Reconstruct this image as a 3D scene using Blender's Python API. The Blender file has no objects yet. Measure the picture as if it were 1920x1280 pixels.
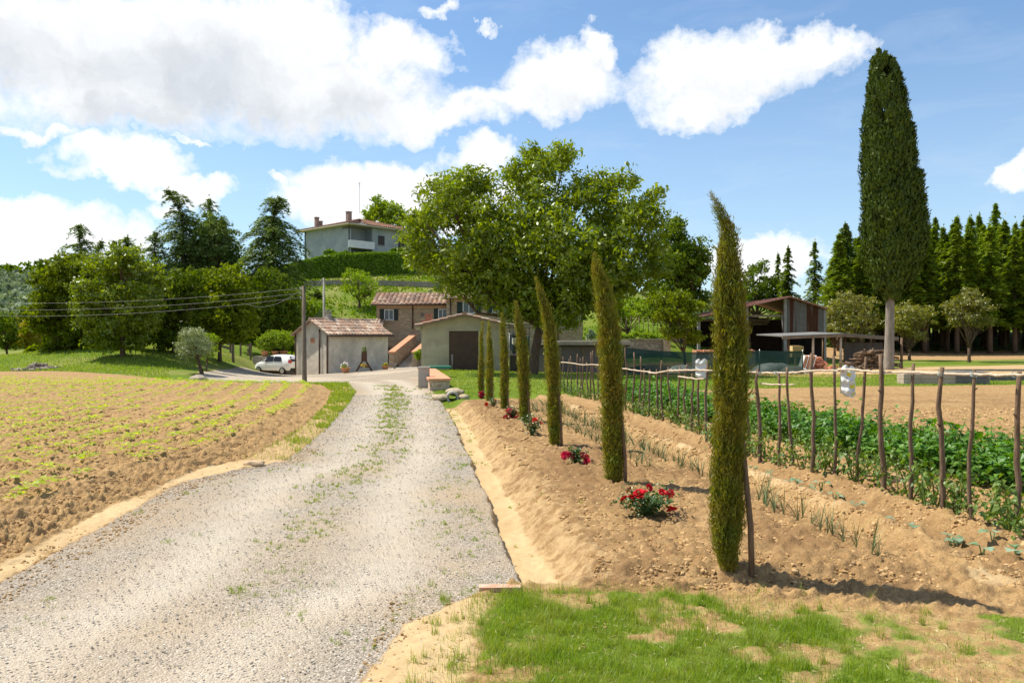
import bpy, math, random
import numpy as np
from mathutils import Vector
random.seed(7)
RNG = np.random.default_rng(7)
PI = math.pi
scene = bpy.context.scene
COL = scene.collection
CAMZ, FX, CX, HY = 1.65, 1500.0, 960.0, 635.0
def W(px, py, Y):
    return np.array([(px-CX)/FX*Y, Y, CAMZ+(HY-py)/FX*Y])
def Gd(px, py, z=0.0):
    Y = (CAMZ-z)*FX/(py-HY)
    return np.array([(px-CX)/FX*Y, Y, z])

# ---------------------------------------------------------------- noise
def _hash(ix, iy, seed):
    h = (ix.astype(np.int64)*374761393 + iy.astype(np.int64)*668265263 + seed*1442695041) & 0xffffffff
    h = ((h ^ (h >> 13))*1274126177) & 0xffffffff
    h = (h ^ (h >> 16)) & 0xffffff
    return h/16777215.0
def vnoise(x, y, seed=0):
    x = np.asarray(x, float); y = np.asarray(y, float)
    ix = np.floor(x); iy = np.floor(y); fx = x-ix; fy = y-iy
    fx = fx*fx*(3-2*fx); fy = fy*fy*(3-2*fy)
    a = _hash(ix, iy, seed); b = _hash(ix+1, iy, seed); c = _hash(ix, iy+1, seed); d = _hash(ix+1, iy+1, seed)
    return (a*(1-fx)+b*fx)*(1-fy)+(c*(1-fx)+d*fx)*fy
def fbm(x, y, octs=4, seed=0, gain=.5):
    s = 0; a = 1; t = 0
    for i in range(octs):
        s = s + a*vnoise(x*2**i+17.3*i, y*2**i-9.1*i, seed+i); t += a; a *= gain
    return s/t
def sstep(a, b, x):
    t = np.clip((x-a)/(b-a), 0, 1); return t*t*(3-2*t)
def sdpoly(x, y, poly):
    """signed distance, negative inside"""
    poly = np.asarray(poly, float); n = len(poly)
    d = np.full(x.shape, 1e9); inside = np.zeros(x.shape, bool)
    for i in range(n):
        ax, ay = poly[i]; bx, by = poly[(i+1) % n]
        ex, ey = bx-ax, by-ay; wx, wy = x-ax, y-ay
        t = np.clip((wx*ex+wy*ey)/(ex*ex+ey*ey+1e-12), 0, 1)
        d = np.minimum(d, (wx-ex*t)**2+(wy-ey*t)**2)
        c = ((ay > y) != (by > y)) & (x < (bx-ax)*(y-ay)/((by-ay) if by != ay else 1e-12)+ax)
        inside ^= c
    d = np.sqrt(d)
    return np.where(inside, -d, d)

# ---------------------------------------------------------------- node helpers
class NT:
    def __init__(s, tree): s.t = tree; tree.nodes.clear()
    def n(s, typ, ins=None, **props):
        nd = s.t.nodes.new(typ)
        for k, v in props.items(): setattr(nd, k, v)
        for k, v in (ins or {}).items():
            sock = nd.inputs[k]
            if isinstance(v, bpy.types.NodeSocket): s.t.links.new(v, sock)
            elif isinstance(v, bpy.types.Node): s.t.links.new(v.outputs[0], sock)
            else: sock.default_value = v
        return nd
    def m(s, op, a, b=None, c=None, clamp=False):
        ins = {0: a}
        if b is not None: ins[1] = b
        if c is not None: ins[2] = c
        return s.n('ShaderNodeMath', ins, operation=op, use_clamp=clamp).outputs[0]
    def mix(s, f, a, b, blend='MIX'):
        nd = s.n('ShaderNodeMix', data_type='RGBA', blend_type=blend)
        for k, v in ((0, f), (6, a), (7, b)):
            if isinstance(v, bpy.types.NodeSocket): s.t.links.new(v, nd.inputs[k])
            else: nd.inputs[k].default_value = v if k == 0 else col4(v)
        return nd.outputs[2]
    def ramp(s, f, stops, interp='LINEAR'):
        nd = s.n('ShaderNodeValToRGB', {0: f}); cr = nd.color_ramp; cr.interpolation = interp
        while len(cr.elements) > 1: cr.elements.remove(cr.elements[-1])
        for i, (p, c) in enumerate(stops):
            e = cr.elements[0] if i == 0 else cr.elements.new(p)
            e.position = p; e.color = col4(c)
        return nd.outputs[0]
    def noise(s, vec, scale, detail=3, rough=.5, dist=0):
        ins = {'Scale': scale, 'Detail': detail, 'Roughness': rough, 'Distortion': dist}
        if vec is not None: ins['Vector'] = vec
        return s.n('ShaderNodeTexNoise', ins).outputs[0]
    def mr(s, v, a, b, c=0., d=1.):
        return s.n('ShaderNodeMapRange', {0: v, 1: a, 2: b, 3: c, 4: d}).outputs[0]
def col4(c):
    if isinstance(c, (int, float)): return (c, c, c, 1)
    c = tuple(c); return c if len(c) == 4 else c+(1,)
def newmat(name):
    m = bpy.data.materials.new(name); m.use_nodes = True
    return m, NT(m.node_tree)
def finish(nt, surf):
    nt.n('ShaderNodeOutputMaterial', {'Surface': surf})

def mat_plain(name, c, rough=.8, var=.25, scale=6., metal=0., bump=.0, bscale=30., spec=.3, c2=None, coat=0, mask=(.42, .62)):
    m, t = newmat(name)
    co = t.n('ShaderNodeTexCoord').outputs['Object']
    f = t.noise(co, scale, 5, .6)
    a = tuple(x*(1-var) for x in c); b = tuple(min(1, x*(1+var)) for x in c)
    colr = t.mix(t.mr(f, .3, .7), a, b)
    if c2 is not None:
        f2 = t.noise(co, scale*.4, 6, .65, .4)
        colr = t.mix(t.mr(f2, mask[0], mask[1]), colr, c2)
    ins = {'Base Color': colr, 'Roughness': rough, 'Metallic': metal, 'Specular IOR Level': spec, 'Coat Weight': coat}
    if bump:
        h = t.noise(co, bscale, 5, .6)
        ins['Normal'] = t.n('ShaderNodeBump', {'Height': h, 'Strength': bump, 'Distance': .03}).outputs[0]
    finish(t, t.n('ShaderNodeBsdfPrincipled', ins).outputs[0]); return m

def mat_leaf(name, c1, c2, trans=.35, gloss=.06, rough=.45, c3=None, patch=.6, pscale=.7):
    m, t = newmat(name)
    g = t.n('ShaderNodeNewGeometry'); r = g.outputs['Random Per Island']
    co = t.n('ShaderNodeTexCoord').outputs['Object']
    oi = t.n('ShaderNodeObjectInfo').outputs['Random']
    c = t.mix(r, c1, c2)
    pn = t.mr(t.noise(co, pscale, 3, .6), .35, .65)
    if c3 is not None: c = t.mix(t.m('MULTIPLY', pn, patch), c, c3)
    v = t.m('ADD', t.m('MULTIPLY', oi, .25), .88)
    hs = t.n('ShaderNodeHueSaturation', {'Hue': .5, 'Saturation': 1., 'Value': v, 'Color': c}).outputs[0]
    d = t.n('ShaderNodeBsdfDiffuse', {'Color': hs}).outputs[0]
    tc = t.mix(.5, hs, (.9, 1., .25), 'MULTIPLY')
    tr = t.n('ShaderNodeBsdfTranslucent', {'Color': t.n('ShaderNodeHueSaturation', {'Hue': .49, 'Saturation': 1.1, 'Value': 1.5, 'Color': tc}).outputs[0]}).outputs[0]
    s = t.n('ShaderNodeMixShader', {0: trans, 1: d, 2: tr}).outputs[0]
    if gloss:
        gl = t.n('ShaderNodeBsdfGlossy', {'Color': (.9, .95, .9, 1), 'Roughness': rough}).outputs[0]
        s = t.n('ShaderNodeMixShader', {0: gloss, 1: s, 2: gl}).outputs[0]
    finish(t, s); return m

def mat_bark(name, c, c2, sc=6.):
    m, t = newmat(name)
    co = t.n('ShaderNodeTexCoord').outputs['Object']
    mp = t.n('ShaderNodeMapping', {'Vector': co, 'Scale': (1, 1, .18)}).outputs[0]
    f = t.noise(mp, sc*3, 6, .7, .3); f2 = t.noise(co, sc*.4, 3)
    c0 = t.mix(t.mr(f, .35, .65), c, c2)
    c0 = t.mix(t.mr(f2, .4, .7, 0, .5), c0, tuple(x*.6 for x in c))
    bp = t.n('ShaderNodeBump', {'Height': f, 'Strength': .6, 'Distance': .03}).outputs[0]
    finish(t, t.n('ShaderNodeBsdfPrincipled', {'Base Color': c0, 'Roughness': .9, 'Normal': bp, 'Specular IOR Level': .15}).outputs[0]); return m

# ---------------------------------------------------------------- objects
def tag(o, label=None, cat=None, group=None, kind=None):
    if label: o['label'] = label
    if cat: o['category'] = cat
    if group: o['group'] = group
    if kind: o['kind'] = kind
    return o
def empty(name, loc=(0, 0, 0), rz=0.):
    o = bpy.data.objects.new(name, None); COL.objects.link(o)
    o.location = tuple(float(v) for v in loc); o.rotation_euler = (0, 0, rz); o.empty_display_size = .2
    return o
def thing(name, loc, label, cat, group=None, rz=0.):
    return tag(empty(name, loc, rz), label, cat, group, 'thing')
def np_mesh(name, V, faces, mat, smooth=False, attrs=None):
    """faces: list of int arrays (M,k)"""
    me = bpy.data.meshes.new(name)
    V = np.asarray(V, np.float32).reshape(-1, 3)
    faces = [np.asarray(f, np.int32) for f in faces if len(f)]
    me.vertices.add(len(V)); me.vertices.foreach_set('co', V.ravel())
    nl = sum(f.size for f in faces); npoly = sum(len(f) for f in faces)
    me.loops.add(nl); me.loops.foreach_set('vertex_index', np.concatenate([f.ravel() for f in faces]))
    me.polygons.add(npoly)
    tot = np.concatenate([np.full(len(f), f.shape[1], np.int32) for f in faces])
    st = np.concatenate([[0], np.cumsum(tot)[:-1]]).astype(np.int32)
    me.polygons.foreach_set('loop_start', st)
    try: me.polygons.foreach_set('loop_total', tot)
    except Exception: pass
    me.polygons.foreach_set('use_smooth', np.full(npoly, bool(smooth)))
    if mat is not None: me.materials.append(mat)
    me.update(calc_edges=True)
    for k, (dom, a) in (attrs or {}).items():
        at = me.color_attributes.new(k, 'FLOAT_COLOR', dom)
        a = np.asarray(a, np.float32)
        if a.shape[1] == 3: a = np.concatenate([a, np.ones((len(a), 1), np.float32)], 1)
        if dom == 'CORNER' and len(a) == npoly: a = np.repeat(a, tot, axis=0)
        at.data.foreach_set('color', a.ravel())
    return me
def link(name, me, parent=None, loc=None):
    o = bpy.data.objects.new(name, me); COL.objects.link(o)
    if parent is not None: o.parent = parent
    if loc is not None: o.location = tuple(float(v) for v in loc)
    return o
def copy_tree(o, parent=None):
    c = o.copy(); COL.objects.link(c)
    if parent is not None: c.parent = parent
    for ch in list(o.children): copy_tree(ch, c)
    return c

class MB:
    def __init__(s, origin=(0, 0, 0)):
        s.V = []; s.F = {}; s.n = 0; s.C = {}; s.o = np.asarray(origin, float); s.hasc = False
    def add(s, V, F, c=None):
        V = np.asarray(V, float).reshape(-1, 3)
        if not isinstance(F, list) or (len(F) and isinstance(F[0], (int, np.integer))): F = [F]
        if isinstance(F, list) and len(F) and not isinstance(F[0], np.ndarray):
            g = {}
            for f in F: g.setdefault(len(f), []).append(f)
            F = [np.array(v) for v in g.values()]
        for f in F:
            f = np.asarray(f)
            if f.size == 0: continue
            s.F.setdefault(f.shape[1], []).append(f+s.n)
            cc = (1, 1, 1) if c is None else c
            if c is not None: s.hasc = True
            cc = np.asarray(cc, float)
            s.C.setdefault(f.shape[1], []).append(np.tile(cc, (len(f), 1)) if cc.ndim == 1 else cc)
        s.V.append(V); s.n += len(V)
        return s
    def box(s, c, size, rz=0., c_=None, tilt=None):
        x, y, z = np.asarray(size)/2.
        v = np.array([[-x, -y, -z], [x, -y, -z], [x, y, -z], [-x, y, -z], [-x, -y, z], [x, -y, z], [x, y, z], [-x, y, z]])
        if tilt is not None:
            ax, an = tilt; ca, sa = math.cos(an), math.sin(an)
            R = {'x': [[1, 0, 0], [0, ca, -sa], [0, sa, ca]], 'y': [[ca, 0, sa], [0, 1, 0], [-sa, 0, ca]]}[ax]
            v = v@np.array(R).T
        ca, sa = math.cos(rz), math.sin(rz)
        v = v@np.array([[ca, -sa, 0], [sa, ca, 0], [0, 0, 1]]).T+np.asarray(c, float)
        f = np.array([[0, 3, 2, 1], [4, 5, 6, 7], [0, 1, 5, 4], [1, 2, 6, 5], [2, 3, 7, 6], [3, 0, 4, 7]])
        return s.add(v, f, c_)
    def bar(s, a, b, w, h=None):
        return s.tube([a, b], [w/2*1.414, w/2*1.414], 4, h)
    def tube(s, path, radii, n=8, cap=True, c_=None):
        P = np.asarray(path, float); m = len(P)
        radii = np.full(m, radii, float) if np.isscalar(radii) else np.asarray(radii, float)
        T = np.gradient(P, axis=0); T /= (np.linalg.norm(T, axis=1, keepdims=True)+1e-9)
        ref = np.array([0, 0, 1.]) if abs(T[0][2]) < .9 else np.array([1., 0, 0])
        V = []
        for i in range(m):
            u = np.cross(T[i], ref); u /= np.linalg.norm(u)+1e-9; w = np.cross(T[i], u)
            a = np.arange(n)/n*2*PI+PI/n
            V.append(P[i]+radii[i]*(np.cos(a)[:, None]*u+np.sin(a)[:, None]*w)); ref = w if False else ref
        V = np.concatenate(V)
        i = np.arange(m-1)[:, None]*n; j = np.arange(n)[None, :]; k = (j+1) % n
        F = np.stack([i+j, i+k, i+n+k, i+n+j], -1).reshape(-1, 4)
        s.add(V, F, c_)
        if cap is not False:
            b = s.n-len(V)
            s.F.setdefault(n, []).append(np.array([list(range(b, b+n))[::-1], list(range(b+(m-1)*n, b+m*n))]))
            s.C.setdefault(n, []).append(np.ones((2, 3)) if c_ is None else np.tile(c_, (2, 1)))
        return s
    def lathe(s, c, prof, n=16, c_=None):
        c = np.asarray(c, float); prof = np.asarray(prof, float); m = len(prof)
        a = np.arange(n)/n*2*PI
        V = np.stack([c[0]+prof[:, 0:1]*np.cos(a), c[1]+prof[:, 0:1]*np.sin(a), c[2]+np.tile(prof[:, 1:2], (1, n))], -1).reshape(-1, 3)
        i = np.arange(m-1)[:, None]*n; j = np.arange(n)[None, :]; k = (j+1) % n
        return s.add(V, np.stack([i+j, i+k, i+n+k, i+n+j], -1).reshape(-1, 4), c_)
    def poly_prism(s, pts, d):
        """planar polygon pts (k,3) extruded by vector d"""
        P = np.asarray(pts, float); k = len(P); V = np.concatenate([P, P+np.asarray(d, float)])
        F = [list(range(k))[::-1], list(range(k, 2*k))]+[[i, (i+1) % k, k+(i+1) % k, k+i] for i in range(k)]
        return s.add(V, F)
    def mesh(s, name, mat, smooth=False):
        V = np.concatenate(s.V)-s.o
        ks = sorted(s.F); F = [np.concatenate(s.F[k]) for k in ks]
        at = {'Col': ('CORNER', np.concatenate([np.concatenate(s.C[k]) for k in ks]))} if s.hasc else None
        return np_mesh(name, V, F, mat, smooth, at)
    def build(s, name, mat, parent=None, smooth=False, loc=None):
        return link(name, s.mesh(name, mat, smooth), parent, loc)

def unit(v): return v/(np.linalg.norm(v, axis=-1, keepdims=True)+1e-9)
def rdir(n, rng=RNG):
    return unit(rng.normal(size=(n, 3)))
def cards(P, T, Nn, L, Wd):
    """diamond leaves: centre P, long axis T, normal hint Nn"""
    T = unit(T); S = unit(np.cross(T, Nn)); L = np.asarray(L)[:, None]/2; Wd = np.asarray(Wd)[:, None]/2
    V = np.stack([P-T*L, P+S*Wd-T*L*.1, P+T*L, P-S*Wd-T*L*.1], 1).reshape(-1, 3)
    return V, np.arange(len(V)).reshape(-1, 4)
# ================================================================ world, sun, camera
SUN_EL, SUN_AZ = math.radians(57), math.atan2(-.91, .41)    # azimuth from +Y, towards +X
def make_world():
    w = bpy.data.worlds.new("World"); scene.world = w; w.use_nodes = True
    t = NT(w.node_tree)
    sky = t.n('ShaderNodeTexSky', sky_type='NISHITA', sun_disc=False, sun_elevation=SUN_EL, sun_rotation=SUN_AZ,
              altitude=200., air_density=1.0, dust_density=.35, ozone_density=2.2)
    d = t.n('ShaderNodeTexCoord').outputs['Generated']
    sx = t.n('ShaderNodeSeparateXYZ', {0: d})
    az = t.m('ARCTAN2', sx.outputs[0], sx.outputs[1]); el = t.m('ARCSINE', sx.outputs[2])
    uv0 = t.n('ShaderNodeCombineXYZ', {0: az, 1: el, 2: 0.}).outputs[0]
    n1 = t.n('ShaderNodeTexNoise', {'Vector': uv0, 'Scale': 9., 'Detail': 5., 'Roughness': .55}).outputs['Color']
    off = t.n('ShaderNodeVectorMath', {0: n1, 1: (.5, .5, .5)}, operation='SUBTRACT').outputs[0]
    n2 = t.n('ShaderNodeTexNoise', {'Vector': uv0, 'Scale': 34., 'Detail': 6., 'Roughness': .6}).outputs['Color']
    off2 = t.n('ShaderNodeVectorMath', {0: n2, 1: (.5, .5, .5)}, operation='SUBTRACT').outputs[0]
    off = t.n('ShaderNodeVectorMath', {0: off, 1: (.17, .10, 0)}, operation='MULTIPLY').outputs[0]
    off2 = t.n('ShaderNodeVectorMath', {0: off2, 1: (.045, .04, 0)}, operation='MULTIPLY').outputs[0]
    uv = t.n('ShaderNodeVectorMath', {0: uv0, 1: off}, operation='ADD').outputs[0]
    uv = t.n('ShaderNodeVectorMath', {0: uv, 1: off2}, operation='ADD').outputs[0]
    CL = [  # px, py, rx, ry, weight
        (330, 95, 470, 125, 1), (600, 165, 280, 95, 1), (100, 70, 330, 110, 1), (200, 180, 260, 60, 1), (790, 215, 200, 42, .9), (740, 90, 120, 50, .9), (560, 40, 160, 70, 1),
        (1050, 145, 140, 62, 1), (960, 190, 150, 35, .8), (1120, 90, 50, 40, .9),
        (1370, 130, 215, 75, 1), (1330, 190, 120, 50, 1), (1500, 95, 130, 55, 1), (1590, 75, 60, 25, .7), (1420, 70, 60, 35, .8),
        (230, 290, 135, 46, 1), (370, 345, 100, 32, 1), (250, 335, 140, 30, 1), (180, 265, 60, 25, 1),
        (60, 420, 260, 55, 1), (0, 480, 260, 40, .8), (200, 440, 130, 35, .8), (300, 385, 60, 22, .7),
        (720, 350, 150, 52, 1), (650, 400, 130, 55, 1), (800, 400, 200, 50, 1), (900, 300, 80, 34, .9), (560, 350, 30, 16, .7), (960, 350, 90, 30, .7),
        (1440, 485, 130, 40, 1), (1380, 510, 70, 40, .9), (1895, 330, 75, 42, 1), (1930, 300, 40, 30, .8),
        (80, 230, 110, 16, .62), (820, 8, 40, 12, .55), (915, 38, 22, 7, .5), (350, 252, 50, 8, .6),
        (1300, 230, 60, 8, .4), (-250, 150, 330, 140, 1), (2150, 180, 180, 70, .9), (2300, 420, 200, 60, .9), (900, -260, 400, 130, .9), (1700, -200, 260, 90, .9)]
    acc = None; accb = None
    for px, py, rx, ry, wgt in CL:
        u = (px-CX)/FX; v = (HY-py)/FX; a = math.atan(u); ca = math.cos(a); e = math.atan(v*ca)
        ra = rx/FX*ca*ca; re = ry/FX*ca
        q = t.n('ShaderNodeVectorMath', {0: uv, 1: (a, e, 0)}, operation='SUBTRACT').outputs[0]
        q = t.n('ShaderNodeVectorMath', {0: q, 1: (1/ra, 1/re, 0)}, operation='MULTIPLY').outputs[0]
        dd = t.n('ShaderNodeVectorMath', {0: q, 1: q}, operation='DOT_PRODUCT').outputs['Value']
        f = t.m('MULTIPLY', t.m('SUBTRACT', 1.02, dd), wgt)          # >0 inside
        acc = f if acc is None else t.m('SMOOTH_MAX', acc, f, .25)
        if py < 250:
            g = t.n('ShaderNodeSeparateXYZ', {0: q}).outputs[1]      # below centre of its lobe
            fb = t.m('MULTIPLY', t.m('MAXIMUM', f, 0.), t.m('ADD', t.m('MULTIPLY', g, -.55), .45 if rx > 250 else .1))
            accb = fb if accb is None else t.m('MAXIMUM', accb, fb)
    # clouds behind and beside the view: plain fractal cover
    ga = t.noise(uv, 2.2, 6, .55); outv = t.m('GREATER_THAN', t.m('ABSOLUTE', az), .95)
    rest = t.m('MULTIPLY', t.mr(ga, .5, .62, -1, 1), outv); acc = t.m('ADD', acc, t.m('MULTIPLY', t.m('ADD', rest, .0), outv))
    acc = t.m('MAXIMUM', acc, t.m('SUBTRACT', t.m('MULTIPLY', outv, t.mr(ga, .48, .6, -1, 1)), t.m('MULTIPLY', t.m('SUBTRACT', 1., outv), 9)))
    fine = t.noise(uv0, 60, 6, .65)
    dens = t.m('ADD', acc, t.m('MULTIPLY', t.m('SUBTRACT', fine, .5), .9))
    al = t.mr(dens, -.04, .7); al = t.m('POWER', al, .85)
    wisp = t.m('MULTIPLY', t.mr(t.noise(t.n('ShaderNodeMapping', {'Vector': uv0, 'Scale': (3, 11, 1)}).outputs[0], 2.2, 7, .6, .6), .5, .85), .15)
    al = t.m('MAXIMUM', al, wisp)
    shade = t.m('MULTIPLY', t.mr(accb, .05, .7), t.mr(t.noise(uv, 7, 5, .55), .3, .62, .35, 1.), clamp=True)
    lum = t.mr(t.noise(uv, 26, 5, .6), .3, .7, .9, 1.05)
    cw = t.mix(shade, (7.6, 7.7, 7.8), (3.9, 4.3, 4.8))
    cw = t.mix(1., cw, t.n('ShaderNodeCombineXYZ', {0: lum, 1: lum, 2: lum}).outputs[0], 'MULTIPLY')
    hz = t.mr(el, 0., .34, .46, 0.05)
    sc = t.mix(1., sky.outputs[0], (.90, 1.06, 1.13), 'MULTIPLY')
    base = t.mix(hz, sc, (4.6, 5.4, 6.2))
    c = t.mix(al, base, cw)
    bg = t.n('ShaderNodeBackground', {'Color': c, 'Strength': .105})
    t.n('ShaderNodeOutputWorld', {'Surface': bg.outputs[0]})
make_world()
scene.world.cycles.sampling_method = 'MANUAL'; scene.world.cycles.sample_map_resolution = 512
sl = bpy.data.lights.new('sun', 'SUN'); sl.energy = 5.0; sl.angle = math.radians(.5); sl.color = (1., .93, .80)
so = bpy.data.objects.new('sun', sl); COL.objects.link(so)
sd = Vector((math.sin(SUN_AZ)*math.cos(SUN_EL), math.cos(SUN_AZ)*math.cos(SUN_EL), math.sin(SUN_EL)))
so.rotation_euler = (-sd).to_track_quat('-Z', 'Y').to_euler(); so.location = sd*100
cd = bpy.data.cameras.new('camera'); cam = bpy.data.objects.new('camera', cd); COL.objects.link(cam)
cam.location = (0, 0, CAMZ); cam.rotation_euler = (PI/2, 0, 0); cd.sensor_width = 36; cd.lens = 36*FX/1920; cd.shift_y = -5/1920
cd.clip_start = .1; cd.clip_end = 8000; scene.camera = cam
vs = scene.view_settings; vs.view_transform = 'Standard'; vs.look = 'None'; vs.gamma = 1; vs.exposure = 0.52
scene.cycles.max_bounces = 6; scene.cycles.transparent_max_bounces = 12

# ================================================================ terrain
def interp(pts):
    a = np.array(sorted(pts, key=lambda p: p[1])); return lambda y: np.interp(y, a[:, 1], a[:, 0])
_cp = []
for x in (-45, -28, -16, -8, -2, 4, 10, 18, 30, 50):
    for y in (-25, -6, 4, 12, 20):
        _cp.append((x, y, 0))
for px, py, Y in [(0, 697, 41), (250, 705, 37), (400, 715, 33), (600, 722, 28.4), (0, 672, 60), (100, 690, 44), (230, 668, 46), (325, 662, 50), (400, 668, 56), (440, 672, 60),
                  (378, 698, 41), (470, 695, 60), (150, 655, 60), (300, 640, 68), (100, 640, 80), (450, 645, 72), (570, 717, 40), (520, 703, 60), (530, 708, 45), (530, 705, 52), (480, 704, 52), (490, 709, 44), (600, 706, 48), (440, 700, 47), (1250, 699, 46), (1100, 697, 46), (1250, 692, 53), (1100, 690, 52), (1400, 692, 48), (617, 700, 56), (725, 692, 60), (700, 705, 45),
                  (760, 688, 68), (650, 715, 34), (785, 700, 38), (790, 694, 45), (957, 697, 45), (700, 690, 72), (880, 690, 70), (1090, 668, 72), (560, 610, 84), (640, 606, 86), (700, 596, 88), (900, 596, 88),
                  (640, 560, 98), (560, 560, 96), (840, 560, 96), (450, 560, 96), (640, 538, 105), (840, 540, 105), (640, 516, 114), (800, 516, 114), (545, 521, 114), (470, 530, 112),
                  (560, 492, 121), (650, 490, 121), (720, 490, 121), (800, 492, 121), (450, 520, 125), (300, 560, 105), (150, 600, 100), (0, 630, 95), (950, 530, 110), (1100, 560, 105),
                  (1210, 565, 105), (1210, 600, 85), (1200, 633, 62), (1200, 633, 58.8), (1320, 625, 80), (1330, 590, 130), (1200, 680, 56), (1330, 682, 56), (1050, 700, 40), (1250, 700, 38), (1400, 688, 55), (1550, 685, 55),
                  (1665, 693, 43), (1700, 722, 28.4), (1900, 722, 28.4), (1400, 722, 28.4), (1900, 690, 44), (1900, 674, 60), (1750, 661, 75), (1900, 662, 74), (1600, 665, 70), (2100, 662, 74),
                  (40, 602, 130), (40, 562, 180), (40, 522, 240), (-300, 522, 240), (-300, 660, 60)]:
    p = W(px, py, Y); _cp.append(tuple(p))
for p in [(-20, 150, 15), (-35, 150, 14.5), (0, 150, 14), (30, 150, 9), (60, 110, 3.2), (45, 100, 2.4), (28, 105, 3), (90, 150, 6), (60, 150, 6), (120, 60, .5), (-120, 60, 1), (-120, 0, 0), (120, 0, 0), (0, -60, 0), (0, 250, 20), (100, 260, 5), (-120, 130, 6)]:
    _cp.append(p)
CPA = np.array(_cp, float)
def _phi(r2): return .5*r2*np.log(r2+1e-9)
def _fit():
    P = CPA[:, :2]/50; n = len(P)
    K = _phi(((P[:, None]-P[None])**2).sum(-1))+np.eye(n)*2e-6
    Q = np.concatenate([np.ones((n, 1)), P], 1)
    A = np.zeros((n+3, n+3)); A[:n, :n] = K; A[:n, n:] = Q; A[n:, :n] = Q.T
    return P, np.linalg.solve(A, np.concatenate([CPA[:, 2], np.zeros(3)]))
TP, TW = _fit()
def terrain(x, y):
    x = np.atleast_1d(np.asarray(x, float)); y = np.atleast_1d(np.asarray(y, float)); sh = x.shape
    X = x.ravel()/50; Yv = y.ravel()/50
    r = np.hypot(x.ravel(), y.ravel()); k = np.minimum(1, 260/np.maximum(r, 1e-3)); X = X*k; Yv = Yv*k
    out = TW[-3]+TW[-2]*X+TW[-1]*Yv
    for i in range(len(TP)):
        out = out+TW[i]*_phi((X-TP[i, 0])**2+(Yv-TP[i, 1])**2)
    nearflat = (1-sstep(18, 27, y.ravel()))*(1-sstep(25, 60, np.abs(x.ravel())))
    out = out*(1-nearflat)
    out = np.where(r > 260, out*(1-sstep(260, 900, r))+sstep(260, 900, r)*6*fbm(x.ravel()/300, y.ravel()/300, 3), out)
    return out.reshape(sh)
XR = interp([(-.72, 3.0), (-.72, 3.84), (-.68, 4.63), (-.21, 5.21), (.02, 5.42), (-.09, 6.6), (-.32, 8.68), (-.72, 12.07), (-1.17, 15.97), (-1.59, 19.04), (-2.47, 24.75), (-3.64, 32.1), (-4.4, 38), (-5., 50), (-5, 400)])
GL = interp([(-3.3, -10), (-3.35, 3), (-3.44, 5.38), (-3.58, 7.07), (-3.79, 9.17), (-3.43, 10.1), (-3.05, 10.8), (-3.3, 13.75), (-4.1, 19.8), (-4.87, 24.75), (-6.6, 31), (-10, 36), (-10, 400)])
XRN = lambda y: XR(y)+(fbm(np.asarray(y, float)*2.1, np.asarray(y, float)*0+7.3, 4, 3)-.5)*.13*(np.asarray(y) > 5.3)
XF = interp([(-3.5, -10), (-3.5, 3), (-3.72, 5.8), (-3.95, 7.86), (-3.95, 10.1), (-3.65, 11), (-3.8, 14.1), (-4.6, 19.8), (-5.6, 24.75), (-6.8, 28.4), (-9, 30.2), (-11.5, 32), (-17.5, 37), (-17.5, 400)])
FIELD = [(XF(y), y) for y in (-20, 3, 5.8, 7.86, 10.1, 11, 14.1, 19.8, 24.75, 28.4)]+[(-9, 30.2), (-12.5, 32.6), (-17.5, 37), (-26, 41.5), (-45, 47), (-80, 50), (-80, -20)]
YARD = [(-4.9, 24.75), (-6.6, 31), (-9.5, 33.2), (-13.5, 35), (-16.5, 42), (-18.3, 52), (-19.5, 61), (-16, 66), (-8, 70), (-5, 69), (-6, 60), (-5.4, 50), (-4.4, 38), (-2.5, 24.75)]
def bed_s(x, y): return x+.147*y
def macro(x, y):
    """ground with ditch, beds, furrows; x, y arrays"""
    h = terrain(x, y)
    d = x-XRN(y)
    on = sstep(5.35, 5.6, y)*(1-sstep(20.5, 22, y))
    ditch = np.where(d < 0, 0, -sstep(0, .05, d)*.12)+sstep(.24, .62, d)*.21
    h = h+on*np.where(d > 0, ditch, 0)*(1-.4*sstep(1.2, 3, d))
    s = bed_s(x, y); g = sstep(5.6, 6.4, y)*(1-sstep(22, 27, y))
    f = np.exp(-((s-4.05)/.14)**2)*.07-np.exp(-((s-4.42)/.16)**2)*.06+np.exp(-((s-4.78)/.13)**2)*.05-np.exp(-((s-5.1)/.12)**2)*.03+np.exp(-((s-5.5)/.16)**2)*.07-np.exp(-((s-3.82)/.1)**2)*.02
    h = h+g*f*1.5
    # ploughed field stands above the track
    e = XF(y)-x
    h = h+.10*sstep(0., .6, e)*(1-sstep(26, 31, y))
    return h
def Z(x, y): return float(macro(np.array([float(x)]), np.array([float(y)]))[0])
def PIPE(): pass

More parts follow.
